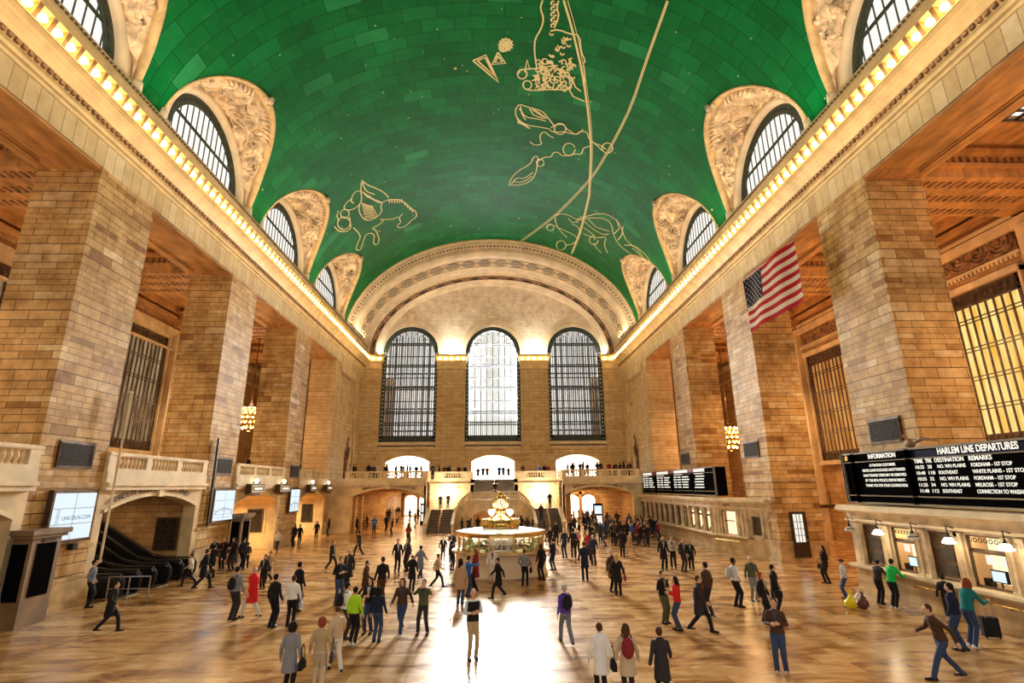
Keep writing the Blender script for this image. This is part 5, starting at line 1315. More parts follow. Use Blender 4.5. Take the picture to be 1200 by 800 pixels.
def person_meshes(pose):
    p=POSES[pose]; ln=p['lean']
    S=lambda x,y,z:(x,y+ln*max(0,(z-.93))/.5,z-.12*ln*max(0,(z-.93)))
    hipz=.93 if abs(p['ft'][0][1]-p['ft'][1][1])<.3 else .89
    dz=hipz-.93
    def torso(b,g,z0=.90,z1=1.5,n=16):
        prof=[(.84,.150,.105),(.93,.172,.122),(1.02,.155,.112),(1.10,.142,.102),(1.2,.156,.112),(1.30,.178,.122),(1.38,.185,.118),(1.44,.150,.095),(1.48,.085,.072),(1.52,.056,.058)]
        pts=[];rr=[]
        for z,a,c in prof:
            if z0<=z<=z1: pts.append(S(0,-.01 if z<1.44 else .0,z+dz)); rr.append((a+g,c+g))
        # horizontal elliptical rings
        vs=[];fs=[];k=n
        for q,(a,c) in zip(pts,rr):
            for j in range(k): t=2*PI*j/k; vs.append((q[0]+a*math.cos(t),q[1]+c*math.sin(t),q[2]))
        for i in range(len(pts)-1):
            for j in range(k): fs.append((i*k+j,i*k+(j+1)%k,(i+1)*k+(j+1)%k,(i+1)*k+j))
        fs+=[tuple(range(k))[::-1],tuple(range((len(pts)-1)*k,len(pts)*k))]; b.add(vs,fs)
    sh=[S(-.165,0,1.40+dz),S(.165,0,1.40+dz)]
    hips=[(-.085,0,.88+dz),(.085,0,.88+dz)]
    ank=[(f[0],f[1]-.02,.09 if f[1]>=-.2 else .15) for f in p['ft']]
    kn=[]
    for h,a in zip(hips,ank):
        m=(Vector(h)+Vector(a))/2; d=(Vector(h)-Vector(a)).length; bend=math.sqrt(max(0,.42**2-(d/2)**2)) if d<.84 else .01
        kn.append((m.x,m.y+min(.16,bend)+.01,m.z+.02))
    el=[(x,y+ln*.4,z+dz) for x,y,z in p['el']]; wr=[(x,y+ln*.55,z+dz) for x,y,z in p['wr']]
    hc=S(0,.015,1.635+dz)
    # --- body: one continuous skin surface
    b=MB(); torso(b,0)
    limb(b,[S(0,-.005,1.44+dz),S(0,.005,1.56+dz)],[.062,.055],12)
    for s in (0,1):
        q,r=densify([sh[s],el[s],wr[s]],[.052,.040,.027]); limb(b,q,r,10)
        q,r=densify([hips[s],kn[s],ank[s]],[.085,.056,.040]); limb(b,q,r,12)
        b.ball((ank[s][0],ank[s][1]+.06,ank[s][2]-.045),(.04,.12,.04),10,6)
        # hand: palm, four fingers, thumb
        d=(Vector(wr[s])-Vector(el[s])).normalized(); sg=-1 if s==0 else 1
        inn=Vector((-sg,0,0)); inn=(inn-d*inn.dot(d)).normalized(); side=d.cross(inn).normalized()
        w=Vector(wr[s]); c=w+d*.055
        b.tube([w,c,w+d*.10],[(.026,.02),(.040,.017),(.038,.014)],8) if False else None
        fwd=side if side.y+side.z>0 else -side
        for k,off in enumerate((.030,.010,-.010,-.028)):
            base=w+d*.035+fwd*off*.9; kn1=w+d*(.098)+fwd*off*1.05; L=(.042,.048,.045,.034)[k]
            m1=kn1+d*L*.75+inn*L*.35; tip=m1+d*L*.35+inn*L*.65
            b.tube([w,base,kn1],[.012,.016,.011],6); b.tube([kn1,m1,tip],[.0105,.0095,.0075],6); b.ball(tip,.0085,6,4); b.ball(kn1,.011,6,4)
        t0=w+d*.03+fwd*.03; t1=w+d*.07+fwd*.055+inn*.02; t2=w+d*.10+fwd*.055+inn*.045
        b.tube([t0,t1,t2],[.014,.011,.008],6); b.ball(t2,.009,6,4)
    # head with face
    b.ball((hc[0],hc[1]-.01,hc[2]+.02),(.076,.095,.098),18,12); b.ball((hc[0],hc[1]+.018,hc[2]-.045),(.058,.07,.068),16,10); b.ball((hc[0],hc[1]+.055,hc[2]-.085),(.03,.03,.025),10,6)
    b.tube([(hc[0],hc[1]+.082,hc[2]+.015),(hc[0],hc[1]+.108,hc[2]-.025),(hc[0],hc[1]+.092,hc[2]-.038)],[.010,.017,.012],7)
    b.ball((hc[0],hc[1]+.084,hc[2]-.062),(.024,.012,.010),8,5); b.ball((hc[0],hc[1]+.080,hc[2]+.028),(.05,.012,.010),10,5)
    for s in (-1,1): b.ball((hc[0]+s*.080,hc[1]-.005,hc[2]-.005),(.012,.02,.032),8,6)
    body=remeshed(b,'body',.0115,1)
    # eyes and mouth
    b=MB()
    for s in (-1,1): b.ball((hc[0]+s*.031,hc[1]+.082,hc[2]+.010),(.013,.008,.008),8,5)
    b.ball((hc[0],hc[1]+.094,hc[2]-.062),(.022,.005,.004),8,4)
    eyes=b.mesh('eyes',M['black'],True)
    # jacket
    def sleeves(b,g):
        for s in (0,1):
            e2=Vector(wr[s])+(Vector(el[s])-Vector(wr[s]))*.08
            q,r=densify([sh[s],el[s],tuple(e2)],[.064+g,.052+g,.042+g]); limb(b,q,r,10)
    b=MB(); torso(b,.020,.9,1.48); sleeves(b,0); b.tube([S(0,-.01,1.43+dz),S(0,-.012,1.51+dz)],[.095,.072],12); 
    jacket=remeshed(b,'jacket',.016,2)
    b=MB(); torso(b,.010,.93,1.48); sleeves(b,-.008); shirt=remeshed(b,'shirt',.016,2)
    b=MB(); torso(b,.022,.9,1.48); sleeves(b,.004)
    vs=[];k=16; zz=[(1.0,.175,.135),(.85,.19,.15),(.70,.205,.165),(.56,.215,.175)]
    for z,a,c in zz:
        for j in range(k): t=2*PI*j/k; vs.append((a*math.cos(t),-.01+c*math.sin(t)*(1+.0),z+dz))
    fs=[(i*k+j,i*k+(j+1)%k,(i+1)*k+(j+1)%k,(i+1)*k+j) for i in range(3) for j in range(k)]+[tuple(range(k)),tuple(range(3*k,4*k))[::-1]]
    b.add(vs,fs); b.tube([S(0,-.01,1.43+dz),S(0,-.012,1.53+dz)],[.10,.080],12); coat=remeshed(b,'coat',.018,2)
    # vest (sleeveless)
    b=MB(); torso(b,.018,.93,1.44); vest=remeshed(b,'vest',.016,2)
    # strip of shirt showing between the open jacket fronts
    b=MB(); vs=[]
    PF=[(1.10,.102),(1.2,.112),(1.30,.122),(1.38,.118),(1.44,.095),(1.47,.078)]
    for z,c in PF:
        w=.008+.052*(z-1.10)/.37
        for x in (-w,0,w): q=S(x,-.01+(c+.031)*math.sqrt(1-(x/.2)**2),z+dz); vs.append(q)
    b.add(vs,[(i*3+j,i*3+j+1,i*3+4+j,i*3+3+j) for i in range(len(PF)-1) for j in (0,1)])
    front=b.mesh('shirt_front',M['white'],True)
    # trousers
    b=MB(); torso(b,.008,.84,1.02)
    for s in (0,1):
        a=Vector(ank[s])+Vector((0,0,-.03)); q,r=densify([hips[s],kn[s],tuple(a)],[.100,.073,.062]); limb(b,q,r,12)
    trousers=remeshed(b,'trousers',.016,2)
    # shoes
    shoes=[]
    for s in (0,1):
        b=MB(); x,y,z=ank[s]; b.tube([(x,y-.07,z-.05),(x,y,z-.045),(x,y+.10,z-.05),(x,y+.19,z-.062)],[(.038,.036),(.044,.046),(.048,.036),(.034,.022)],10); b.ball((x,y-.065,z-.05),(.038,.03,.037),8,6); b.ball((x,y+.185,z-.062),(.034,.03,.024),8,6)
        b.box(x-.046,x+.046,y-.09,y+.20,z-.092,z-.075) if z<.12 else None
        shoes.append(b.mesh('shoe',M['white'],True))
    # hair kinds
    H={}
    b=MB(); b.ball((hc[0],hc[1]-.030,hc[2]+.035),(.090,.098,.098),18,12); b.ball((hc[0],hc[1]-.055,hc[2]-.01),(.08,.06,.07),14,8); H['short']=remeshed(b,'hair',.013,2)
    b=MB(); b.ball((hc[0],hc[1]-.030,hc[2]+.035),(.096,.102,.102),18,12); b.tube([(hc[0],hc[1]-.05,hc[2]+.03),(hc[0],hc[1]-.075,hc[2]-.1),(hc[0],hc[1]-.095,hc[2]-.24),(hc[0],hc[1]-.09,hc[2]-.34)],[(.09,.06),(.098,.06),(.095,.045),(.05,.02)],12)
    for s in (-1,1): b.tube([(hc[0]+s*.075,hc[1],hc[2]+.03),(hc[0]+s*.09,hc[1]-.01,hc[2]-.08),(hc[0]+s*.088,hc[1]-.03,hc[2]-.19)],[.03,.032,.015],8)
    H['long']=remeshed(b,'hair',.013,2)
    b=MB(); b.ball((hc[0],hc[1]-.030,hc[2]+.03),(.125,.125,.12),18,12); b.ball((hc[0],hc[1]-.05,hc[2]-.04),(.12,.09,.09),14,8); H['bushy']=remeshed(b,'hair',.016,1)
    b=MB(); b.ball((hc[0],hc[1]-.04,hc[2]+.0),(.086,.085,.06),18,12); H['bald']=remeshed(b,'hair',.013,1)
    b=MB(); b.ball((hc[0],hc[1]-.015,hc[2]+.045),(.094,.11,.085),18,12); b.lathe([(.05,.0),(.13,.0),(.13,.012),(.05,.012)],(hc[0],hc[1]-.01,hc[2]+.05),16,1,1.15); H['cap']=remeshed(b,'hat',.013,1)
    b=MB(); b.ball((hc[0],hc[1]-.035,hc[2]+.02),(.108,.112,.125),18,12); b.tube([(hc[0],hc[1]-.06,hc[2]-.05),(hc[0],hc[1]-.07,hc[2]-.17)],[(.10,.07),(.13,.08)],12); H['hood']=remeshed(b,'hood',.015,2)
    return dict(body=body,eyes=eyes,jacket=jacket,shirt=shirt,coat=coat,vest=vest,trousers=trousers,front=front,shoes=shoes,H=H)
_pm={}
def PM(p):
    if p not in _pm: _pm[p]=person_meshes(p)
    return _pm[p]
SKIN=[(.62,.36,.24),(.48,.27,.17),(.20,.10,.06),(.70,.45,.33)]
def inst(name,me,parent,material):
    o=bpy.data.objects.new(name,me); C.objects.link(o); o.parent=parent
    o.material_slots[0].link='OBJECT'; o.material_slots[0].material=material
    return o
def person(x,y,z,deg,pose,top,tc,bc,hair,hc,label,scale=1.0,skin=0,extra=None,group=None):
    m=PM(pose); e=empty('person',(x,y,z),(0,0,math.radians(-deg)),label=label,cat='person',group=group); e.scale=(scale,)*3
    inst('body',m['body'],e,cloth(SKIN[skin],.55))
    inst('eyes',m['eyes'],e,M['black'])
    if top=='vest': inst('shirt',m['shirt'],e,cloth((.62,.64,.70))); inst('vest',m['vest'],e,cloth(tc))
    else: inst({'jacket':'jacket','coat':'coat','shirt':'shirt'}[top],m[top],e,cloth(tc))
    inst('trousers',m['trousers'],e,cloth(bc))
    if top in ('jacket','coat') and 95<deg%360<265: inst('shirt_front',m['front'],e,cloth([(.30,.30,.32),(.2,.03,.03),(.05,.06,.1),(.25,.2,.14),(.4,.4,.4)][int(abs(x*7+y*3))%5]))
    for s in m['shoes']: inst('shoe',s,e,cloth(extra if extra else (.015,.012,.01),.5))
    if hair: inst({'cap':'hat','hood':'hood'}.get(hair,'hair'),m['H'][hair],e,cloth(hc))
    return e
# simplified joined figures for the distant crowd: one mesh, five material slots
_fm={}
def far_mesh(pose,top,hair):
    k=(pose,top,hair)
    if k in _fm: return _fm[k]
    m=PM(pose); vs=[];fs=[];mi=[]
    for idx,me in ((0,m['body']),(1,m[top]),(2,m['trousers']),(4,m['shoes'][0]),(4,m['shoes'][1]),(3,m['H'][hair])):
        o=len(vs); vs+= [tuple(v.co) for v in me.vertices]
        for p in me.polygons: fs.append(tuple(i+o for i in p.vertices)); mi.append(idx)
    me=bpy.data.meshes.new('far_person'); me.from_pydata(vs,[],fs)
    for q in range(5): me.materials.append(M['white'])
    me.polygons.foreach_set('material_index',mi); me.polygons.foreach_set('use_smooth',[True]*len(fs)); me.update(); _fm[k]=me; return me
def far_person(x,y,z,deg,pose,top,tc,bc,hair,hc,label,scale=1,group=None,skin=0):
    o=link('person',far_mesh(pose,top,hair),None,(x,y,z),(0,0,math.radians(-deg)),label=label,cat='person',group=group); o.scale=(scale,)*3
    for q,c in enumerate((SKIN[skin],tc,bc,hc,(.012,.01,.01))): o.material_slots[q].link='OBJECT'; o.material_slots[q].material=cloth(c)
    return o
K=(.012,.011,.013); 
PEOPLE=[
(-17.10,24.76,0,70,'pocket','shirt',(0.160,0.190,0.260),(0.012,0.011,0.013),'short',(0.012,0.008,0.006),'man in a blue-grey shirt leaning by the left wall under the nearest video screen',dict(scale=1.070,extra=(0.012,0.011,0.013))),
(-16.30,19.20,0,200,'stand','jacket',(0.012,0.011,0.013),(0.012,0.011,0.013),'short',(0.012,0.008,0.006),'dark-clothed person cut off at the left edge beside the timetable',dict(scale=1.070)),
(-13.46,20.70,0,85,'walk','coat',(0.012,0.011,0.013),(0.012,0.011,0.013),'short',(0.012,0.008,0.006),'person in a long dark coat striding along the left wall carrying a dark bag',dict(scale=0.936)),
(-15.60,29.65,0,260,'walk','jacket',(0.660,0.600,0.500),(0.012,0.011,0.013),'short',(0.070,0.030,0.014),'person in a pale jacket walking to the escalators',dict(scale=0.900)),
(-15.60,31.79,0,10,'walk','jacket',(0.012,0.011,0.013),(0.012,0.011,0.013),'short',(0.012,0.008,0.006),'dark-dressed walker furthest left of the group by the escalator arch',dict(scale=1.029)),
(-14.40,28.62,0,60,'walk','coat',(0.012,0.011,0.013),(0.012,0.011,0.013),'short',(0.012,0.008,0.006),'walker in a dark coat in front of the escalator arch stone wall',dict(scale=1.070)),
(-17.10,34.90,0,170,'hold','jacket',(0.012,0.011,0.013),(0.012,0.011,0.013),'short',(0.012,0.008,0.006),'man in black facing the camera with his back to the wall by the escalator arch',dict(scale=1.070)),
(-16.50,34.82,0,180,'stand','coat',(0.012,0.011,0.013),(0.012,0.011,0.013),'short',(0.012,0.008,0.006),'person in a black coat against the wall left of the timetable kiosk',dict(scale=1.070)),
(-15.89,34.75,0,200,'phone','coat',(0.012,0.011,0.013),(0.030,0.026,0.030),'long',(0.012,0.008,0.006),'dark-coated woman against the wall beside the kiosk',dict(scale=1.070)),
(-15.28,34.69,0,20,'stand','jacket',(0.030,0.026,0.030),(0.012,0.011,0.013),'short',(0.012,0.008,0.006),'dark figure walking past the second left pier',dict(scale=1.070)),
(-15.27,35.29,0,330,'walk','jacket',(0.030,0.026,0.030),(0.012,0.011,0.013),'short',(0.070,0.030,0.014),'short dark figure passing in front of the lit arch',dict(scale=0.900)),
(-9.83,22.09,0,15,'stand','jacket',(0.220,0.220,0.240),(0.030,0.026,0.030),'short',(0.012,0.008,0.006),'person in a grey jacket seen from behind beside the red coat',dict(scale=1.070)),
(-9.26,22.31,0,300,'walk','coat',(0.620,0.020,0.020),(0.660,0.600,0.500),'bald',(0.400,0.380,0.360),'woman in a bright red coat and pale trousers walking',dict(scale=1.065)),
(-11.84,30.27,0,200,'walk','coat',(0.460,0.300,0.180),(0.012,0.011,0.013),'short',(0.070,0.030,0.014),'person in a long tan coat behind the red coat',dict(scale=0.900)),
(-11.34,28.33,0,185,'stand','coat',(0.012,0.011,0.013),(0.012,0.011,0.013),'short',(0.012,0.008,0.006),'person in a black coat just behind the red coat',dict(scale=0.900)),
(-7.86,20.83,0,20,'stand','jacket',(0.012,0.011,0.013),(0.012,0.011,0.013),'short',(0.012,0.008,0.006),'man in a black jacket seen from behind left of the woman in white',dict(scale=1.003)),
(-7.25,20.91,0,350,'stand','jacket',(0.750,0.740,0.720),(0.012,0.011,0.013),'short',(0.070,0.030,0.014),'woman in a white jacket and black trousers seen from behind',dict(scale=0.960)),
(-7.89,23.32,0,30,'stand','jacket',(0.012,0.011,0.013),(0.030,0.026,0.030),'short',(0.012,0.008,0.006),'dark man standing just beyond the woman in the white jacket',dict(scale=1.049)),
(-4.90,14.37,0,5,'stand','coat',(0.220,0.220,0.240),(0.012,0.011,0.013),'bushy',(0.012,0.008,0.006),'curly-haired woman in a grey shirt-dress at the bottom edge, seen from behind',dict(scale=0.900)),
(-4.33,14.83,0,355,'stand','jacket',(0.420,0.310,0.170),(0.550,0.430,0.300),'bushy',(0.250,0.050,0.020),'woman in a khaki jacket and pale trousers with a strap across her back',dict(scale=0.900)),
(-4.27,16.05,0,330,'walk','jacket',(0.550,0.430,0.300),(0.750,0.740,0.720),'cap',(0.070,0.035,0.020),'walker in white trousers and a pink scarf near the bottom left',dict(scale=0.917)),
(-4.44,18.60,0,20,'stand','jacket',(0.380,0.680,0.020),(0.012,0.011,0.013),'short',(0.012,0.008,0.006),'person in a lime-green hooded jacket seen from behind',dict(scale=0.944,extra=(0.750,0.740,0.720))),
(-4.85,19.20,0,60,'stand','jacket',(0.750,0.740,0.720),(0.030,0.026,0.030),'short',(0.012,0.008,0.006),'man in a white shirt half hidden behind the lime-green jacket',dict(scale=0.964)),
(-6.56,24.46,0,150,'phone','jacket',(0.012,0.011,0.013),(0.035,0.060,0.130),'short',(0.012,0.008,0.006),'man in a black jacket and jeans reading something in his hands',dict(scale=1.070)),
(-6.97,27.49,0,200,'stand','coat',(0.030,0.026,0.030),(0.012,0.011,0.013),'bald',(0.070,0.030,0.014),'man in a dark suit just behind the man reading',dict(scale=1.070)),
(-9.69,34.10,0,120,'walk','jacket',(0.012,0.011,0.013),(0.012,0.011,0.013),'short',(0.070,0.030,0.014),'dark figure walking alone towards the right, left of the man reading',dict(scale=0.982)),
(-9.74,40.86,0,300,'walk','jacket',(0.030,0.026,0.030),(0.012,0.011,0.013),'short',(0.012,0.008,0.006),'dark walker in mid stride near the left passage',dict(scale=0.994)),
(-4.23,19.77,0,190,'phone','jacket',(0.012,0.011,0.013),(0.035,0.060,0.130),'long',(0.012,0.008,0.006),'woman in a black jacket and jeans facing the camera beside the lime-green jacket',dict(scale=0.998)),
(-3.72,18.73,0,10,'stand','jacket',(0.014,0.018,0.045),(0.035,0.060,0.130),'long',(0.012,0.008,0.006),'woman in a navy hooded jacket and jeans with her back to the camera',dict(scale=0.924)),
(-4.73,24.31,0,330,'stand','jacket',(0.012,0.011,0.013),(0.070,0.035,0.020),'short',(0.070,0.030,0.014),'person in a black top behind the woman facing the camera',dict(scale=1.070)),
(-5.76,25.80,0,90,'walk','coat',(0.070,0.035,0.020),(0.070,0.035,0.020),'short',(0.012,0.008,0.006),'brown-coated figure passing behind the group with the lime-green jacket',dict(scale=0.900)),
(-5.59,33.02,0,160,'stand','jacket',(0.012,0.011,0.013),(0.012,0.011,0.013),'short',(0.012,0.008,0.006),'man in black talking closely with a woman, left of the wide pale floor',dict(scale=1.034)),
(-5.09,33.36,0,210,'stand','jacket',(0.030,0.026,0.030),(0.030,0.026,0.030),'long',(0.070,0.030,0.014),'woman in dark clothes facing the man in black',dict(scale=1.017)),
(-3.88,27.21,0,10,'stand','coat',(0.012,0.011,0.013),(0.012,0.011,0.013),'bald',(0.070,0.030,0.014),'woman with a bare neckline and black coat seen from behind',dict(scale=0.925)),
(-3.10,19.68,0,190,'walk','jacket',(0.070,0.035,0.020),(0.035,0.060,0.130),'long',(0.070,0.030,0.014),'woman in a brown jacket and jeans with long brown hair walking to the camera',dict(scale=1.012,extra=(0.750,0.740,0.720))),
(-2.36,19.52,0,185,'photo','jacket',(0.090,0.100,0.040),(0.030,0.026,0.030),'short',(0.012,0.008,0.006),'man taking a photograph with legs apart, in a dark green jacket',dict(scale=0.970)),
(-3.93,30.53,0,20,'walk','coat',(0.160,0.190,0.260),(0.030,0.026,0.030),'short',(0.012,0.008,0.006),'grey-blue figure walking away near the middle left',dict(scale=0.976)),
(-2.75,27.97,0,80,'walk','jacket',(0.460,0.300,0.180),(0.012,0.011,0.013),'short',(0.070,0.030,0.014),'walker in a pale brown jacket striding right, left of the booth',dict(scale=0.900)),
(-3.33,37.45,0,175,'stand','jacket',(0.012,0.011,0.013),(0.030,0.026,0.030),'short',(0.012,0.008,0.006),'man in black left of the booth, nearest the stairs',dict(scale=0.910)),
(-2.72,37.38,0,200,'phone','coat',(0.012,0.011,0.013),(0.012,0.011,0.013),'short',(0.012,0.008,0.006),'tall person in a black coat at the left side of the booth',dict(scale=1.070)),
(-2.42,33.46,0,30,'stand','jacket',(0.012,0.011,0.013),(0.012,0.011,0.013),'short',(0.012,0.008,0.006),'dark person leaning to the booth counter on its left side',dict(scale=0.911)),
(-1.39,24.18,0,15,'stand','coat',(0.460,0.300,0.180),(0.035,0.060,0.130),'long',(0.012,0.008,0.006),'woman in a tan raincoat and blue leggings seen from behind',dict(scale=1.008)),
(-1.13,25.57,0,60,'point','jacket',(0.020,0.120,0.500),(0.035,0.060,0.130),'short',(0.012,0.008,0.006),'person in a bright blue jacket with a pale backpack',dict(scale=0.970)),
(-0.84,26.93,0,250,'phone','coat',(0.220,0.020,0.025),(0.012,0.011,0.013),'long',(0.250,0.050,0.020),'woman in a long maroon cardigan facing left before the booth',dict(scale=1.049)),
(-0.58,16.80,0,165,'phone','vest',(0.012,0.011,0.013),(0.420,0.310,0.170),'bald',(0.400,0.380,0.360),'bald man in a black vest, white shirt and khaki trousers standing alone in front',dict(scale=1.060)),
(-0.03,28.88,0,180,'stand','jacket',(0.750,0.740,0.720),(0.660,0.600,0.500),'bald',(0.400,0.380,0.360),'elderly person in a white top leaning back against the booth',dict(scale=0.993)),
(0.24,25.26,0,250,'walk','coat',(0.012,0.011,0.013),(0.012,0.011,0.013),'short',(0.012,0.008,0.006),'black-coated figure walking past the front of the booth',dict(scale=0.959)),
(1.57,28.01,0,15,'pocket','jacket',(0.220,0.220,0.240),(0.012,0.011,0.013),'short',(0.070,0.030,0.014),'man in a grey jacket at the booth with a coat over his arm',dict(scale=0.963)),
(2.56,29.63,0,330,'stand','jacket',(0.012,0.011,0.013),(0.012,0.011,0.013),'long',(0.070,0.030,0.014),'person in black at the right side of the booth',dict(scale=1.001)),
(3.53,32.80,0,320,'hold','jacket',(0.014,0.018,0.045),(0.014,0.018,0.045),'short',(0.012,0.008,0.006),'man in a navy suit holding a bag right of the booth',dict(scale=0.982)),
(4.47,43.30,0,30,'stand','coat',(0.012,0.011,0.013),(0.012,0.011,0.013),'short',(0.400,0.380,0.360),'person in a black coat behind the man in navy',dict(scale=0.900)),
(4.92,38.20,0,340,'stand','jacket',(0.014,0.018,0.045),(0.014,0.018,0.045),'short',(0.400,0.380,0.360),'man in navy blue standing in the group near the right stairs',dict(scale=1.070)),
(5.52,38.12,0,10,'stand','jacket',(0.012,0.011,0.013),(0.012,0.011,0.013),'short',(0.012,0.008,0.006),'man in black in the small group near the right stairs',dict(scale=1.064)),
(6.00,39.45,0,200,'phone','jacket',(0.500,0.200,0.220),(0.012,0.011,0.013),'short',(0.070,0.030,0.014),'person in a pinkish top within the group near the right stairs',dict(scale=1.038)),
(4.78,29.15,0,5,'stand','coat',(0.014,0.018,0.045),(0.012,0.011,0.013),'short',(0.070,0.030,0.014),'man in a knee-length navy coat standing with his back to the camera',dict(scale=1.070)),
(6.22,34.45,0,0,'stand','jacket',(0.014,0.018,0.045),(0.030,0.026,0.030),'short',(0.400,0.380,0.360),'person in a navy jacket seen from behind beyond the long navy coat',dict(scale=1.012)),
(6.17,35.96,0,190,'stand','jacket',(0.220,0.020,0.025),(0.030,0.026,0.030),'short',(0.400,0.380,0.360),'person in a dark red top between two navy backs',dict(scale=1.060)),
(5.57,26.13,0,160,'stand','coat',(0.070,0.035,0.020),(0.012,0.011,0.013),'short',(0.400,0.380,0.360),'dark person embracing the blonde woman',dict(scale=1.025)),
(5.62,25.34,0,10,'stand','coat',(0.012,0.011,0.013),(0.012,0.011,0.013),'long',(0.500,0.330,0.140),'blonde woman in a black coat seen from behind',dict(scale=0.971)),
(8.92,38.17,0,20,'stand','coat',(0.012,0.011,0.013),(0.012,0.011,0.013),'short',(0.012,0.008,0.006),'person in a long black coat beyond the blonde woman',dict(scale=1.037)),
(9.67,39.01,0,120,'walk','coat',(0.460,0.300,0.180),(0.460,0.300,0.180),'short',(0.500,0.330,0.140),'pale figure in a tan coat striding right beyond the blonde woman',dict(scale=0.900)),
(2.29,18.10,0,350,'walk','jacket',(0.100,0.050,0.350),(0.160,0.190,0.260),'short',(0.400,0.380,0.360),'walker in a purple jacket and grey skirt crossing the bright floor',dict(scale=0.986)),
(2.53,13.74,0,355,'stand','coat',(0.750,0.740,0.720),(0.012,0.011,0.013),'short',(0.070,0.030,0.014),'person in a white poncho with a red collar at the bottom edge',dict(scale=0.900)),
(3.13,13.60,0,5,'stand','coat',(0.550,0.430,0.300),(0.030,0.026,0.030),'long',(0.070,0.030,0.014),'long-haired woman in a beige coat at the bottom edge',dict(scale=0.900)),
(3.86,13.36,0,10,'walk','coat',(0.030,0.026,0.030),(0.012,0.011,0.013),'short',(0.070,0.030,0.014),'person in a black T-shirt dress at the bottom edge',dict(scale=0.900)),
(6.13,20.32,0,160,'phone','jacket',(0.012,0.011,0.013),(0.090,0.100,0.040),'short',(0.012,0.008,0.006),'woman in black with glasses reading beside the red jacket',dict(scale=0.986)),
(6.30,19.39,0,280,'phone','jacket',(0.620,0.020,0.020),(0.035,0.060,0.130),'long',(0.012,0.008,0.006),'woman in a bright red jacket and dark jeans reading a paper',dict(scale=0.952)),
(6.95,19.12,0,120,'walk','coat',(0.030,0.026,0.030),(0.012,0.011,0.013),'short',(0.070,0.030,0.014),'dark figure in motion right of the red jacket',dict(scale=1.015)),
(8.07,21.17,0,330,'stand','jacket',(0.070,0.035,0.020),(0.030,0.026,0.030),'short',(0.012,0.008,0.006),'man in a brown and beige sweater seen from behind',dict(scale=1.070,extra=(0.220,0.220,0.240))),
(9.86,32.03,0,180,'stand','coat',(0.012,0.011,0.013),(0.012,0.011,0.013),'short',(0.012,0.008,0.006),'person in black left of the man in a pale shirt near the far ticket booth',dict(scale=1.070)),
(10.59,32.60,0,200,'phone','jacket',(0.420,0.420,0.450),(0.012,0.011,0.013),'short',(0.070,0.030,0.014),'man in a pale grey shirt near the far ticket booth',dict(scale=1.040)),
(10.85,31.61,0,160,'stand','jacket',(0.030,0.026,0.030),(0.030,0.026,0.030),'short',(0.250,0.050,0.020),'man in a dark suit facing another, near the far ticket booth',dict(scale=1.007)),
(11.39,31.89,0,200,'stand','coat',(0.012,0.011,0.013),(0.012,0.011,0.013),'short',(0.012,0.008,0.006),'second dark-suited man near the far ticket booth',dict(scale=0.937)),
(9.79,22.59,0,80,'pocket','shirt',(0.750,0.740,0.720),(0.012,0.011,0.013),'short',(0.012,0.008,0.006),'man in a white shirt and black trousers in profile',dict(scale=1.044,skin=2)),
(10.99,23.61,0,185,'stand','jacket',(0.090,0.100,0.040),(0.220,0.220,0.240),'bald',(0.400,0.380,0.360),'man in an olive jacket and grey jeans facing the camera',dict(scale=1.002)),
(10.83,21.48,0,100,'stand','coat',(0.012,0.011,0.013),(0.012,0.011,0.013),'short',(0.012,0.008,0.006),'man in a long black coat facing right',dict(scale=0.972)),
(9.75,20.27,0,150,'stand','jacket',(0.012,0.011,0.013),(0.012,0.011,0.013),'long',(0.250,0.050,0.020),'dark-haired woman in black left of the man in the long coat',dict(scale=0.926)),
(7.49,15.05,0,210,'phone','jacket',(0.070,0.035,0.020),(0.035,0.060,0.130),'short',(0.012,0.008,0.006),'young man in a dark brown jacket and jeans looking up at the camera',dict(scale=1.019,extra=(0.460,0.300,0.180))),
(16.43,27.28,0,260,'phone','jacket',(0.012,0.011,0.013),(0.012,0.011,0.013),'long',(0.012,0.008,0.006),'woman in black looking at her phone near the passage',dict(scale=0.979)),
(14.95,23.60,0,300,'pocket','jacket',(0.420,0.420,0.450),(0.035,0.060,0.130),'cap',(0.030,0.026,0.030),'person in a light grey hooded top and cap beside the shopping bags',dict(scale=0.900)),
(15.78,22.69,0,70,'counter','jacket',(0.030,0.026,0.030),(0.012,0.011,0.013),'short',(0.012,0.008,0.006),'man in a dark leather jacket at the near ticket counter',dict(scale=0.949)),
(15.78,21.91,0,75,'counter','jacket',(0.010,0.420,0.070),(0.012,0.011,0.013),'short',(0.012,0.008,0.006),'person in a bright green hooded jacket leaning on the ticket counter',dict(scale=1.022,extra=(0.750,0.740,0.720))),
(11.34,14.36,0,280,'run','jacket',(0.070,0.035,0.020),(0.035,0.060,0.130),'short',(0.070,0.030,0.014),'man in a dark brown jacket rushing left in the right foreground',dict(scale=1.000)),
(13.67,16.57,0,330,'stand','jacket',(0.014,0.018,0.045),(0.035,0.060,0.130),'short',(0.012,0.008,0.006),'man in a navy jacket waiting behind the ticket customer',dict(scale=1.036)),
(14.40,16.94,0,80,'counter','jacket',(0.010,0.160,0.170),(0.035,0.060,0.130),'long',(0.250,0.050,0.020),'red-haired woman in a teal jacket leaning on the ticket counter',dict(scale=1.070,extra=(0.750,0.740,0.720))),
(15.95,19.53,0,40,'stand','jacket',(0.012,0.011,0.013),(0.030,0.026,0.030),'short',(0.012,0.008,0.006),'dark figure at the counter between two customers',dict(scale=0.900))]
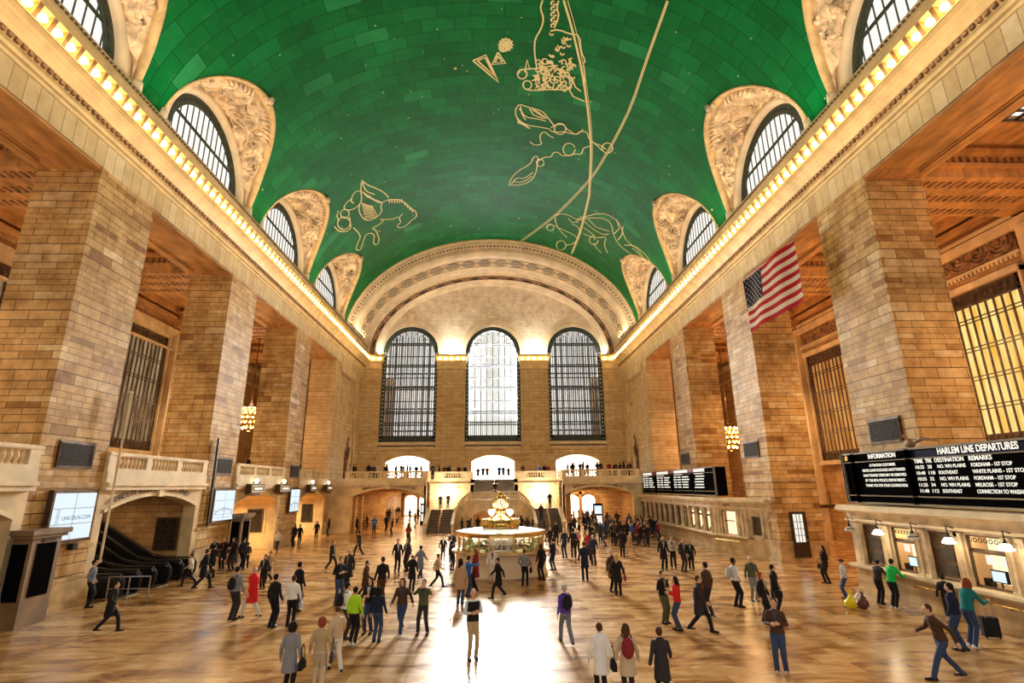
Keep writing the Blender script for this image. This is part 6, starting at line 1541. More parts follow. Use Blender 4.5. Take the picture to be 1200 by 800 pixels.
FAR=[
(12.28,70.75,0.00,0,'stand','jacket',(0.012,0.011,0.013),(0.012,0.011,0.013),'short',(0.070,0.030,0.014),'person in a black jacket in the dense crowd before the right passage',dict(scale=0.990,group='crowd before the right passage')),
(8.03,44.81,0.00,170,'phone','jacket',(0.012,0.011,0.013),(0.012,0.011,0.013),'long',(0.012,0.008,0.006),'person in a black jacket in the dense crowd before the right passage',dict(scale=0.959,group='crowd before the right passage')),
(14.63,63.52,0.00,170,'phone','jacket',(0.012,0.011,0.013),(0.030,0.026,0.030),'short',(0.070,0.030,0.014),'person in a black jacket in the dense crowd before the right passage',dict(scale=0.940,group='crowd before the right passage')),
(11.48,51.20,0.00,200,'walk','jacket',(0.030,0.026,0.030),(0.020,0.025,0.050),'short',(0.012,0.008,0.006),'person in a charcoal jacket in the dense crowd before the right passage',dict(scale=1.034,group='crowd before the right passage')),
(11.46,45.26,0.00,90,'phone','jacket',(0.020,0.120,0.500),(0.030,0.026,0.030),'short',(0.070,0.030,0.014),'person in a blue jacket in the dense crowd before the right passage',dict(scale=1.023,group='crowd before the right passage')),
(12.34,58.42,0.00,20,'stand','jacket',(0.060,0.030,0.020),(0.012,0.011,0.013),'short',(0.070,0.030,0.014),'person in a dark brown jacket in the dense crowd before the right passage',dict(scale=0.959,group='crowd before the right passage')),
(9.05,44.54,0.00,270,'stand','coat',(0.030,0.026,0.030),(0.020,0.025,0.050),'long',(0.012,0.008,0.006),'person in a charcoal coat in the dense crowd before the right passage',dict(scale=1.040,group='crowd before the right passage')),
(9.84,58.87,0.00,170,'stand','coat',(0.012,0.011,0.013),(0.012,0.011,0.013),'long',(0.070,0.030,0.014),'person in a black coat in the dense crowd before the right passage',dict(scale=0.978,group='crowd before the right passage')),
(11.57,52.13,0.00,270,'stand','jacket',(0.012,0.011,0.013),(0.012,0.011,0.013),'short',(0.070,0.030,0.014),'person in a black jacket in the dense crowd before the right passage',dict(scale=1.014,group='crowd before the right passage')),
(14.61,64.42,0.00,0,'stand','jacket',(0.012,0.011,0.013),(0.012,0.011,0.013),'short',(0.070,0.030,0.014),'person in a black jacket in the dense crowd before the right passage',dict(scale=1.007,group='crowd before the right passage')),
(11.87,44.97,0.00,170,'stand','coat',(0.220,0.020,0.025),(0.020,0.025,0.050),'short',(0.070,0.030,0.014),'person in a maroon coat in the dense crowd before the right passage',dict(scale=1.036,group='crowd before the right passage')),
(14.48,58.18,0.00,170,'stand','coat',(0.020,0.120,0.500),(0.030,0.026,0.030),'long',(0.012,0.008,0.006),'person in a blue coat in the dense crowd before the right passage',dict(scale=1.028,group='crowd before the right passage')),
(11.67,64.44,0.00,170,'stand','jacket',(0.060,0.030,0.020),(0.012,0.011,0.013),'short',(0.070,0.030,0.014),'person in a dark brown jacket in the dense crowd before the right passage',dict(scale=0.949,group='crowd before the right passage')),
(14.94,59.71,0.00,20,'stand','coat',(0.012,0.011,0.013),(0.020,0.025,0.050),'short',(0.012,0.008,0.006),'person in a black coat in the dense crowd before the right passage',dict(scale=0.942,group='crowd before the right passage')),
(9.97,44.92,0.00,90,'stand','jacket',(0.060,0.030,0.020),(0.012,0.011,0.013),'long',(0.070,0.030,0.014),'person in a dark brown jacket in the dense crowd before the right passage',dict(scale=1.040,group='crowd before the right passage')),
(8.69,55.45,0.00,200,'walk','jacket',(0.550,0.430,0.300),(0.012,0.011,0.013),'long',(0.012,0.008,0.006),'person in a beige jacket in the dense crowd before the right passage',dict(scale=0.978,group='crowd before the right passage')),
(13.68,65.33,0.00,20,'stand','jacket',(0.014,0.018,0.045),(0.020,0.025,0.050),'long',(0.012,0.008,0.006),'person in a navy jacket in the dense crowd before the right passage',dict(scale=0.933,group='crowd before the right passage')),
(11.06,65.30,0.00,0,'phone','jacket',(0.020,0.120,0.500),(0.020,0.025,0.050),'short',(0.012,0.008,0.006),'person in a blue jacket in the dense crowd before the right passage',dict(scale=1.039,group='crowd before the right passage')),
(9.06,46.40,0.00,200,'stand','coat',(0.050,0.050,0.060),(0.020,0.025,0.050),'long',(0.012,0.008,0.006),'person in a dark grey coat in the dense crowd before the right passage',dict(scale=0.977,group='crowd before the right passage')),
(14.41,53.35,0.00,270,'phone','jacket',(0.500,0.500,0.500),(0.020,0.025,0.050),'short',(0.070,0.030,0.014),'person in a pale grey jacket in the dense crowd before the right passage',dict(scale=1.020,group='crowd before the right passage')),
(11.03,51.69,0.00,200,'stand','jacket',(0.050,0.050,0.060),(0.012,0.011,0.013),'short',(0.070,0.030,0.014),'person in a dark grey jacket in the dense crowd before the right passage',dict(scale=1.036,group='crowd before the right passage')),
(14.02,50.94,0.00,90,'stand','jacket',(0.012,0.011,0.013),(0.020,0.025,0.050),'long',(0.070,0.030,0.014),'person in a black jacket in the dense crowd before the right passage',dict(scale=1.032,group='crowd before the right passage')),
(12.24,48.47,0.00,20,'stand','jacket',(0.500,0.500,0.500),(0.012,0.011,0.013),'long',(0.070,0.030,0.014),'person in a pale grey jacket in the dense crowd before the right passage',dict(scale=1.020,group='crowd before the right passage')),
(10.60,48.67,0.00,0,'stand','coat',(0.500,0.500,0.500),(0.012,0.011,0.013),'short',(0.012,0.008,0.006),'person in a pale grey coat in the dense crowd before the right passage',dict(scale=0.984,group='crowd before the right passage')),
(13.69,52.50,0.00,90,'stand','jacket',(0.012,0.011,0.013),(0.012,0.011,0.013),'short',(0.070,0.030,0.014),'person in a black jacket in the dense crowd before the right passage',dict(scale=1.022,group='crowd before the right passage')),
(12.85,59.43,0.00,200,'walk','jacket',(0.550,0.430,0.300),(0.020,0.025,0.050),'short',(0.012,0.008,0.006),'person in a beige jacket in the dense crowd before the right passage',dict(scale=0.938,group='crowd before the right passage')),
(12.84,48.04,0.00,270,'stand','coat',(0.012,0.011,0.013),(0.020,0.025,0.050),'short',(0.012,0.008,0.006),'person in a black coat in the dense crowd before the right passage',dict(scale=0.999,group='crowd before the right passage')),
(14.03,51.70,0.00,90,'stand','jacket',(0.500,0.500,0.500),(0.012,0.011,0.013),'short',(0.070,0.030,0.014),'person in a pale grey jacket in the dense crowd before the right passage',dict(scale=1.026,group='crowd before the right passage')),
(11.35,68.77,0.00,270,'stand','jacket',(0.014,0.018,0.045),(0.012,0.011,0.013),'short',(0.012,0.008,0.006),'person in a navy jacket in the dense crowd before the right passage',dict(scale=1.001,group='crowd before the right passage')),
(11.11,70.61,0.00,90,'stand','coat',(0.550,0.430,0.300),(0.012,0.011,0.013),'long',(0.012,0.008,0.006),'person in a beige coat in the dense crowd before the right passage',dict(scale=0.975,group='crowd before the right passage')),
(11.84,65.25,0.00,90,'stand','coat',(0.012,0.011,0.013),(0.020,0.025,0.050),'short',(0.070,0.030,0.014),'person in a black coat in the dense crowd before the right passage',dict(scale=1.016,group='crowd before the right passage')),
(9.94,45.57,0.00,200,'stand','jacket',(0.030,0.026,0.030),(0.012,0.011,0.013),'long',(0.070,0.030,0.014),'person in a charcoal jacket in the dense crowd before the right passage',dict(scale=1.015,group='crowd before the right passage')),
(9.82,51.69,0.00,270,'walk','jacket',(0.012,0.011,0.013),(0.030,0.026,0.030),'short',(0.012,0.008,0.006),'person in a black jacket in the dense crowd before the right passage',dict(scale=0.961,group='crowd before the right passage')),
(12.76,50.93,0.00,270,'stand','jacket',(0.500,0.500,0.500),(0.012,0.011,0.013),'short',(0.070,0.030,0.014),'person in a pale grey jacket in the dense crowd before the right passage',dict(scale=1.002,group='crowd before the right passage')),
(11.62,62.50,0.00,170,'stand','coat',(0.012,0.011,0.013),(0.012,0.011,0.013),'short',(0.012,0.008,0.006),'person in a black coat in the dense crowd before the right passage',dict(scale=0.950,group='crowd before the right passage')),
(11.90,44.37,0.00,90,'walk','coat',(0.012,0.011,0.013),(0.030,0.026,0.030),'short',(0.070,0.030,0.014),'person in a black coat in the dense crowd before the right passage',dict(scale=1.024,group='crowd before the right passage')),
(10.94,46.55,0.00,170,'walk','jacket',(0.012,0.011,0.013),(0.020,0.025,0.050),'long',(0.012,0.008,0.006),'person in a black jacket in the dense crowd before the right passage',dict(scale=1.012,group='crowd before the right passage')),
(11.81,54.95,0.00,170,'stand','jacket',(0.014,0.018,0.045),(0.020,0.025,0.050),'long',(0.070,0.030,0.014),'person in a navy jacket in the dense crowd before the right passage',dict(scale=0.975,group='crowd before the right passage')),
(9.60,67.56,0.00,200,'phone','jacket',(0.030,0.026,0.030),(0.020,0.025,0.050),'long',(0.012,0.008,0.006),'person in a charcoal jacket in the dense crowd before the right passage',dict(scale=0.947,group='crowd before the right passage')),
(12.62,45.54,0.00,200,'phone','jacket',(0.060,0.030,0.020),(0.012,0.011,0.013),'short',(0.070,0.030,0.014),'person in a dark brown jacket in the dense crowd before the right passage',dict(scale=1.028,group='crowd before the right passage')),
(10.87,62.68,0.00,0,'phone','jacket',(0.012,0.011,0.013),(0.030,0.026,0.030),'short',(0.012,0.008,0.006),'person in a black jacket in the dense crowd before the right passage',dict(scale=0.947,group='crowd before the right passage')),
(12.90,69.75,0.00,270,'walk','coat',(0.012,0.011,0.013),(0.012,0.011,0.013),'short',(0.070,0.030,0.014),'person in a black coat in the dense crowd before the right passage',dict(scale=1.035,group='crowd before the right passage')),
(13.07,49.81,0.00,270,'stand','jacket',(0.030,0.026,0.030),(0.030,0.026,0.030),'long',(0.012,0.008,0.006),'person in a charcoal jacket in the dense crowd before the right passage',dict(scale=0.985,group='crowd before the right passage')),
(15.02,71.96,0.00,90,'stand','jacket',(0.012,0.011,0.013),(0.030,0.026,0.030),'short',(0.070,0.030,0.014),'person in a black jacket in the dense crowd before the right passage',dict(scale=1.025,group='crowd before the right passage')),
(11.07,59.53,0.00,170,'stand','jacket',(0.012,0.011,0.013),(0.012,0.011,0.013),'short',(0.012,0.008,0.006),'person in a black jacket in the dense crowd before the right passage',dict(scale=0.947,group='crowd before the right passage')),
(12.27,47.58,0.00,200,'stand','jacket',(0.012,0.011,0.013),(0.030,0.026,0.030),'long',(0.012,0.008,0.006),'person in a black jacket in the dense crowd before the right passage',dict(scale=1.027,group='crowd before the right passage')),
(10.11,49.95,0.00,170,'stand','coat',(0.020,0.120,0.500),(0.012,0.011,0.013),'long',(0.012,0.008,0.006),'person in a blue coat in the dense crowd before the right passage',dict(scale=0.942,group='crowd before the right passage')),
(10.37,46.01,0.00,270,'stand','coat',(0.012,0.011,0.013),(0.012,0.011,0.013),'short',(0.070,0.030,0.014),'person in a black coat in the dense crowd before the right passage',dict(scale=0.994,group='crowd before the right passage')),
(13.36,53.01,0.00,0,'phone','jacket',(0.550,0.430,0.300),(0.012,0.011,0.013),'long',(0.070,0.030,0.014),'person in a beige jacket in the dense crowd before the right passage',dict(scale=1.027,group='crowd before the right passage')),
(11.69,50.51,0.00,170,'stand','jacket',(0.060,0.030,0.020),(0.012,0.011,0.013),'long',(0.012,0.008,0.006),'person in a dark brown jacket in the dense crowd before the right passage',dict(scale=1.008,group='crowd before the right passage')),
(11.42,54.56,0.00,20,'stand','coat',(0.060,0.030,0.020),(0.030,0.026,0.030),'short',(0.012,0.008,0.006),'person in a dark brown coat in the dense crowd before the right passage',dict(scale=0.967,group='crowd before the right passage')),
(10.21,55.85,0.00,20,'stand','coat',(0.500,0.500,0.500),(0.030,0.026,0.030),'short',(0.070,0.030,0.014),'person in a pale grey coat in the dense crowd before the right passage',dict(scale=0.998,group='crowd before the right passage')),
(7.14,50.35,0.00,20,'walk','jacket',(0.012,0.011,0.013),(0.020,0.025,0.050),'short',(0.012,0.008,0.006),'person in a black jacket in the dense crowd before the right passage',dict(scale=1.028,group='crowd before the right passage')),
(11.66,47.82,0.00,0,'stand','jacket',(0.012,0.011,0.013),(0.012,0.011,0.013),'long',(0.070,0.030,0.014),'person in a black jacket in the dense crowd before the right passage',dict(scale=0.984,group='crowd before the right passage')),
(8.33,56.06,0.00,20,'phone','jacket',(0.030,0.026,0.030),(0.030,0.026,0.030),'long',(0.070,0.030,0.014),'person in a charcoal jacket in the dense crowd before the right passage',dict(scale=0.965,group='crowd before the right passage')),
(9.65,56.81,0.00,270,'stand','jacket',(0.012,0.011,0.013),(0.020,0.025,0.050),'short',(0.070,0.030,0.014),'person in a black jacket in the dense crowd before the right passage',dict(scale=1.013,group='crowd before the right passage')),
(10.76,63.44,0.00,90,'phone','jacket',(0.012,0.011,0.013),(0.020,0.025,0.050),'short',(0.012,0.008,0.006),'person in a black jacket in the dense crowd before the right passage',dict(scale=0.997,group='crowd before the right passage')),
(8.36,45.82,0.00,270,'stand','jacket',(0.550,0.430,0.300),(0.012,0.011,0.013),'long',(0.070,0.030,0.014),'person in a beige jacket in the dense crowd before the right passage',dict(scale=1.004,group='crowd before the right passage')),
(14.67,55.39,0.00,200,'stand','coat',(0.012,0.011,0.013),(0.030,0.026,0.030),'short',(0.012,0.008,0.006),'person in a black coat in the dense crowd before the right passage',dict(scale=0.948,group='crowd before the right passage')),
(9.81,54.20,0.00,270,'stand','jacket',(0.050,0.050,0.060),(0.012,0.011,0.013),'long',(0.012,0.008,0.006),'person in a dark grey jacket in the dense crowd before the right passage',dict(scale=1.013,group='crowd before the right passage')),
(9.44,53.53,0.00,20,'phone','jacket',(0.050,0.050,0.060),(0.012,0.011,0.013),'long',(0.012,0.008,0.006),'person in a dark grey jacket in the dense crowd before the right passage',dict(scale=0.935,group='crowd before the right passage')),
(10.12,68.49,0.00,270,'phone','jacket',(0.500,0.500,0.500),(0.030,0.026,0.030),'long',(0.070,0.030,0.014),'person in a pale grey jacket in the dense crowd before the right passage',dict(scale=0.941,group='crowd before the right passage')),
(-14.83,74.42,0.00,90,'stand','jacket',(0.012,0.011,0.013),(0.030,0.026,0.030),'short',(0.070,0.030,0.014),'person in a black jacket by the left passage',dict(scale=0.989,group='people by the left passage')),
(-15.30,81.69,0.00,0,'stand','jacket',(0.012,0.011,0.013),(0.012,0.011,0.013),'long',(0.012,0.008,0.006),'person in a black jacket by the left passage',dict(scale=0.947,group='people by the left passage')),
(-15.00,66.07,0.00,90,'phone','jacket',(0.012,0.011,0.013),(0.012,0.011,0.013),'short',(0.070,0.030,0.014),'person in a black jacket by the left passage',dict(scale=0.972,group='people by the left passage')),
(-15.00,78.66,0.00,20,'walk','coat',(0.030,0.026,0.030),(0.020,0.025,0.050),'short',(0.012,0.008,0.006),'person in a charcoal coat by the left passage',dict(scale=1.038,group='people by the left passage')),
(-15.00,86.45,0.00,20,'stand','jacket',(0.012,0.011,0.013),(0.020,0.025,0.050),'short',(0.070,0.030,0.014),'person in a black jacket by the left passage',dict(scale=1.033,group='people by the left passage')),
(-12.11,62.91,0.00,20,'stand','jacket',(0.014,0.018,0.045),(0.012,0.011,0.013),'short',(0.070,0.030,0.014),'person in a navy jacket by the left passage',dict(scale=0.998,group='people by the left passage')),
(-10.59,58.34,0.00,270,'stand','jacket',(0.012,0.011,0.013),(0.012,0.011,0.013),'short',(0.070,0.030,0.014),'person in a black jacket by the left passage',dict(scale=0.933,group='people by the left passage')),
(-13.45,77.57,0.00,20,'stand','coat',(0.550,0.430,0.300),(0.012,0.011,0.013),'long',(0.070,0.030,0.014),'person in a beige coat by the left passage',dict(scale=0.963,group='people by the left passage')),
(-12.21,81.06,0.00,20,'stand','jacket',(0.030,0.026,0.030),(0.030,0.026,0.030),'short',(0.012,0.008,0.006),'person in a charcoal jacket by the left passage',dict(scale=0.950,group='people by the left passage')),
(-9.51,67.50,0.00,90,'phone','jacket',(0.060,0.030,0.020),(0.012,0.011,0.013),'long',(0.012,0.008,0.006),'person in a dark brown jacket by the left passage',dict(scale=0.972,group='people by the left passage')),
(-11.51,85.04,0.00,20,'stand','coat',(0.012,0.011,0.013),(0.012,0.011,0.013),'short',(0.070,0.030,0.014),'person in a black coat by the left passage',dict(scale=0.956,group='people by the left passage')),
(-7.08,46.63,0.00,20,'phone','jacket',(0.220,0.020,0.025),(0.030,0.026,0.030),'long',(0.070,0.030,0.014),'person in a maroon jacket by the left passage',dict(scale=1.032,group='people by the left passage')),
(-12.52,58.64,0.00,170,'phone','coat',(0.020,0.120,0.500),(0.030,0.026,0.030),'long',(0.070,0.030,0.014),'person in a blue coat by the left passage',dict(scale=1.036,group='people by the left passage')),
(-15.00,61.33,0.00,90,'phone','coat',(0.012,0.011,0.013),(0.012,0.011,0.013),'short',(0.070,0.030,0.014),'person in a black coat by the left passage',dict(scale=0.982,group='people by the left passage')),
(-15.02,88.00,0.00,20,'walk','jacket',(0.012,0.011,0.013),(0.012,0.011,0.013),'long',(0.012,0.008,0.006),'person in a black jacket by the left passage',dict(scale=0.996,group='people by the left passage')),
(-3.12,55.27,0.00,270,'stand','coat',(0.012,0.011,0.013),(0.012,0.011,0.013),'short',(0.012,0.008,0.006),'person in a black coat between the information booth and the stairs',dict(scale=0.990,group='people behind the information booth')),
(-2.43,55.17,0.00,200,'phone','coat',(0.012,0.011,0.013),(0.020,0.025,0.050),'short',(0.012,0.008,0.006),'person in a black coat between the information booth and the stairs',dict(scale=1.001,group='people behind the information booth')),
(-2.22,56.07,0.00,20,'stand','jacket',(0.550,0.430,0.300),(0.020,0.025,0.050),'long',(0.070,0.030,0.014),'person in a beige jacket between the information booth and the stairs',dict(scale=0.935,group='people behind the information booth')),
(-1.55,56.93,0.00,0,'phone','coat',(0.012,0.011,0.013),(0.012,0.011,0.013),'long',(0.070,0.030,0.014),'person in a black coat between the information booth and the stairs',dict(scale=1.004,group='people behind the information booth')),
(2.50,55.34,0.00,20,'phone','jacket',(0.550,0.430,0.300),(0.030,0.026,0.030),'short',(0.012,0.008,0.006),'person in a beige jacket between the information booth and the stairs',dict(scale=1.020,group='people behind the information booth')),
(2.88,56.24,0.00,0,'stand','coat',(0.012,0.011,0.013),(0.012,0.011,0.013),'long',(0.012,0.008,0.006),'person in a black coat between the information booth and the stairs',dict(scale=1.035,group='people behind the information booth')),
(3.37,54.29,0.00,0,'stand','coat',(0.030,0.026,0.030),(0.012,0.011,0.013),'long',(0.070,0.030,0.014),'person in a charcoal coat between the information booth and the stairs',dict(scale=1.003,group='people behind the information booth')),
(3.74,52.47,0.00,270,'stand','jacket',(0.050,0.050,0.060),(0.012,0.011,0.013),'long',(0.012,0.008,0.006),'person in a dark grey jacket between the information booth and the stairs',dict(scale=0.945,group='people behind the information booth')),
(3.47,41.77,0.00,90,'phone','jacket',(0.012,0.011,0.013),(0.020,0.025,0.050),'long',(0.070,0.030,0.014),'person in a black jacket between the information booth and the stairs',dict(scale=0.945,group='people behind the information booth')),
(4.64,49.16,0.00,90,'stand','jacket',(0.060,0.030,0.020),(0.012,0.011,0.013),'long',(0.012,0.008,0.006),'person in a dark brown jacket between the information booth and the stairs',dict(scale=0.935,group='people behind the information booth')),
(5.28,46.27,0.00,170,'stand','coat',(0.012,0.011,0.013),(0.030,0.026,0.030),'long',(0.070,0.030,0.014),'person in a black coat between the information booth and the stairs',dict(scale=1.036,group='people behind the information booth')),
(-6.10,63.60,2.25,180,'stand','coat',(0.012,0.011,0.013),(0.030,0.026,0.030),'short',(0.070,0.030,0.014),'person in a black coat on the left stair landing, left of two',dict(scale=0.957,group=None)),
(-5.20,63.40,2.25,180,'stand','jacket',(0.060,0.030,0.020),(0.020,0.025,0.050),'short',(0.012,0.008,0.006),'person in a dark brown jacket on the left stair landing, right of two',dict(scale=0.994,group=None)),
(5.30,60.20,1.07,180,'stand','jacket',(0.060,0.030,0.020),(0.030,0.026,0.030),'short',(0.070,0.030,0.014),'person in a dark brown jacket on the lower steps of the right flight',dict(scale=1.034,group=None)),
(6.60,63.20,2.25,180,'stand','jacket',(0.012,0.011,0.013),(0.020,0.025,0.050),'short',(0.070,0.030,0.014),'person in a black jacket on the landing above the right flight',dict(scale=1.024,group=None)),
(0.20,61.00,3.25,180,'stand','jacket',(0.220,0.020,0.025),(0.020,0.025,0.050),'long',(0.070,0.030,0.014),'person in a maroon jacket leaning behind the urn on the central landing',dict(scale=0.960,group=None)),
(-16.71,43.75,0.00,170,'walk','jacket',(0.500,0.500,0.500),(0.030,0.026,0.030),'short',(0.012,0.008,0.006),'person in a pale grey jacket by the left wall arch in white',dict(scale=0.949,group=None)),
(-17.00,49.34,0.00,0,'stand','jacket',(0.012,0.011,0.013),(0.012,0.011,0.013),'short',(0.012,0.008,0.006),'person in a black jacket leaning on the low wall left of centre',dict(scale=0.955,group=None)),
(-17.00,48.00,0.00,200,'stand','jacket',(0.012,0.011,0.013),(0.012,0.011,0.013),'long',(0.070,0.030,0.014),'person in a black jacket crouching by the low wall left of centre',dict(scale=1.034,group=None)),
(-17.00,53.95,0.00,170,'stand','jacket',(0.012,0.011,0.013),(0.012,0.011,0.013),'long',(0.012,0.008,0.006),'person in a black jacket walking at the third left arch',dict(scale=0.950,group=None)),
(-17.00,63.75,0.00,200,'walk','jacket',(0.012,0.011,0.013),(0.030,0.026,0.030),'short',(0.012,0.008,0.006),'person in a black jacket in front of the notice board on the left wall',dict(scale=0.991,group=None)),
(-17.00,57.74,0.00,270,'phone','jacket',(0.012,0.011,0.013),(0.012,0.011,0.013),'long',(0.012,0.008,0.006),'person in a black jacket against the wall by the third left arch',dict(scale=0.968,group=None)),
(12.41,44.05,0.00,200,'walk','jacket',(0.012,0.011,0.013),(0.020,0.025,0.050),'long',(0.070,0.030,0.014),'person in a black jacket queueing along the far ticket booth',dict(scale=0.991,group='ticket queue at the far booth')),
(15.01,50.80,0.00,200,'stand','jacket',(0.012,0.011,0.013),(0.020,0.025,0.050),'short',(0.012,0.008,0.006),'person in a black jacket queueing along the far ticket booth',dict(scale=1.013,group='ticket queue at the far booth')),
(15.70,54.24,0.00,20,'walk','jacket',(0.012,0.011,0.013),(0.020,0.025,0.050),'short',(0.070,0.030,0.014),'person in a black jacket queueing along the far ticket booth',dict(scale=1.011,group='ticket queue at the far booth')),
(14.24,52.63,0.00,270,'stand','jacket',(0.550,0.430,0.300),(0.020,0.025,0.050),'short',(0.070,0.030,0.014),'person in a beige jacket queueing along the far ticket booth',dict(scale=1.029,group='ticket queue at the far booth')),
(14.39,47.79,0.00,90,'stand','jacket',(0.220,0.020,0.025),(0.012,0.011,0.013),'short',(0.070,0.030,0.014),'person in a maroon jacket queueing along the far ticket booth',dict(scale=0.978,group='ticket queue at the far booth')),
(15.70,58.23,0.00,200,'walk','jacket',(0.220,0.020,0.025),(0.020,0.025,0.050),'short',(0.012,0.008,0.006),'person in a maroon jacket queueing along the far ticket booth',dict(scale=0.967,group='ticket queue at the far booth')),
(-16.19,61.35,5.58,90,'phone','coat',(0.500,0.500,0.500),(0.020,0.025,0.050),'short',(0.070,0.030,0.014),'person in a pale grey coat at the rail of the end balcony',dict(scale=0.976,group='people at the end balcony rail')),
(-5.26,66.00,5.58,90,'stand','coat',(0.014,0.018,0.045),(0.020,0.025,0.050),'long',(0.012,0.008,0.006),'person in a navy coat at the rail of the end balcony',dict(scale=0.946,group='people at the end balcony rail')),
(15.80,61.43,5.58,200,'stand','coat',(0.220,0.020,0.025),(0.020,0.025,0.050),'short',(0.012,0.008,0.006),'person in a maroon coat at the rail of the end balcony',dict(scale=1.027,group='people at the end balcony rail')),
(14.21,61.57,5.58,200,'phone','jacket',(0.012,0.011,0.013),(0.020,0.025,0.050),'short',(0.012,0.008,0.006),'person in a black jacket at the rail of the end balcony',dict(scale=0.965,group='people at the end balcony rail')),
(-12.08,61.13,5.58,180,'stand','jacket',(0.012,0.011,0.013),(0.030,0.026,0.030),'short',(0.012,0.008,0.006),'person in a black jacket at the rail of the end balcony',dict(scale=0.955,group='people at the end balcony rail')),
(-5.92,65.56,5.58,180,'phone','jacket',(0.030,0.026,0.030),(0.012,0.011,0.013),'short',(0.070,0.030,0.014),'person in a charcoal jacket at the rail of the end balcony',dict(scale=0.966,group='people at the end balcony rail')),
(-13.01,61.41,5.58,200,'stand','jacket',(0.060,0.030,0.020),(0.012,0.011,0.013),'short',(0.012,0.008,0.006),'person in a dark brown jacket at the rail of the end balcony',dict(scale=1.025,group='people at the end balcony rail')),
(12.32,60.99,5.58,165,'stand','coat',(0.014,0.018,0.045),(0.020,0.025,0.050),'short',(0.012,0.008,0.006),'person in a navy coat at the rail of the end balcony',dict(scale=1.034,group='people at the end balcony rail')),
(-6.56,66.00,5.58,90,'hold','jacket',(0.030,0.026,0.030),(0.012,0.011,0.013),'long',(0.012,0.008,0.006),'person in a charcoal jacket at the rail of the end balcony',dict(scale=0.946,group='people at the end balcony rail')),
(9.09,61.51,5.58,200,'hold','coat',(0.012,0.011,0.013),(0.020,0.025,0.050),'short',(0.012,0.008,0.006),'person in a black coat at the rail of the end balcony',dict(scale=0.959,group='people at the end balcony rail')),
(-6.87,61.56,5.58,165,'hold','coat',(0.050,0.050,0.060),(0.030,0.026,0.030),'short',(0.012,0.008,0.006),'person in a dark grey coat at the rail of the end balcony',dict(scale=0.997,group='people at the end balcony rail')),
(-14.09,61.48,5.58,180,'stand','jacket',(0.030,0.026,0.030),(0.012,0.011,0.013),'long',(0.012,0.008,0.006),'person in a charcoal jacket at the rail of the end balcony',dict(scale=0.961,group='people at the end balcony rail')),
(-5.48,65.53,5.58,200,'hold','coat',(0.012,0.011,0.013),(0.012,0.011,0.013),'short',(0.012,0.008,0.006),'person in a black coat at the rail of the end balcony',dict(scale=0.974,group='people at the end balcony rail')),
(5.65,65.84,5.58,200,'phone','jacket',(0.020,0.120,0.500),(0.012,0.011,0.013),'short',(0.012,0.008,0.006),'person in a blue jacket at the rail of the end balcony',dict(scale=0.967,group='people at the end balcony rail')),
(6.34,66.06,5.58,200,'phone','jacket',(0.060,0.030,0.020),(0.030,0.026,0.030),'short',(0.070,0.030,0.014),'person in a dark brown jacket at the rail of the end balcony',dict(scale=1.020,group='people at the end balcony rail')),
(-10.45,61.47,5.58,90,'stand','jacket',(0.012,0.011,0.013),(0.030,0.026,0.030),'short',(0.070,0.030,0.014),'person in a black jacket at the rail of the end balcony',dict(scale=1.012,group='people at the end balcony rail')),
(15.13,61.40,5.58,90,'stand','jacket',(0.012,0.011,0.013),(0.030,0.026,0.030),'long',(0.012,0.008,0.006),'person in a black jacket at the rail of the end balcony',dict(scale=0.996,group='people at the end balcony rail')),
(-8.17,61.39,5.58,90,'phone','jacket',(0.012,0.011,0.013),(0.030,0.026,0.030),'short',(0.012,0.008,0.006),'person in a black jacket at the rail of the end balcony',dict(scale=0.974,group='people at the end balcony rail')),
(9.20,61.15,5.58,200,'stand','jacket',(0.012,0.011,0.013),(0.030,0.026,0.030),'long',(0.012,0.008,0.006),'person in a black jacket at the rail of the end balcony',dict(scale=1.011,group='people at the end balcony rail')),
(-8.72,61.44,5.58,180,'hold','jacket',(0.012,0.011,0.013),(0.012,0.011,0.013),'short',(0.070,0.030,0.014),'person in a black jacket at the rail of the end balcony',dict(scale=0.936,group='people at the end balcony rail')),
(8.55,61.11,5.58,90,'stand','coat',(0.012,0.011,0.013),(0.020,0.025,0.050),'short',(0.012,0.008,0.006),'person in a black coat at the rail of the end balcony',dict(scale=0.945,group='people at the end balcony rail')),
(-11.03,61.42,5.58,90,'stand','coat',(0.012,0.011,0.013),(0.012,0.011,0.013),'short',(0.012,0.008,0.006),'person in a black coat at the rail of the end balcony',dict(scale=0.964,group='people at the end balcony rail')),
(-4.14,65.49,5.58,180,'stand','coat',(0.060,0.030,0.020),(0.012,0.011,0.013),'short',(0.070,0.030,0.014),'person in a dark brown coat at the rail of the end balcony',dict(scale=0.975,group='people at the end balcony rail')),
(-9.68,61.02,5.58,90,'stand','jacket',(0.030,0.026,0.030),(0.030,0.026,0.030),'short',(0.070,0.030,0.014),'person in a charcoal jacket at the rail of the end balcony',dict(scale=0.959,group='people at the end balcony rail')),
(-12.93,61.01,5.58,200,'hold','coat',(0.500,0.500,0.500),(0.020,0.025,0.050),'short',(0.070,0.030,0.014),'person in a pale grey coat at the rail of the end balcony',dict(scale=1.016,group='people at the end balcony rail')),
(-9.42,61.39,5.58,90,'phone','jacket',(0.012,0.011,0.013),(0.030,0.026,0.030),'short',(0.012,0.008,0.006),'person in a black jacket at the rail of the end balcony',dict(scale=0.978,group='people at the end balcony rail')),
(-10.13,61.16,5.58,90,'stand','jacket',(0.030,0.026,0.030),(0.012,0.011,0.013),'short',(0.012,0.008,0.006),'person in a charcoal jacket at the rail of the end balcony',dict(scale=0.997,group='people at the end balcony rail')),
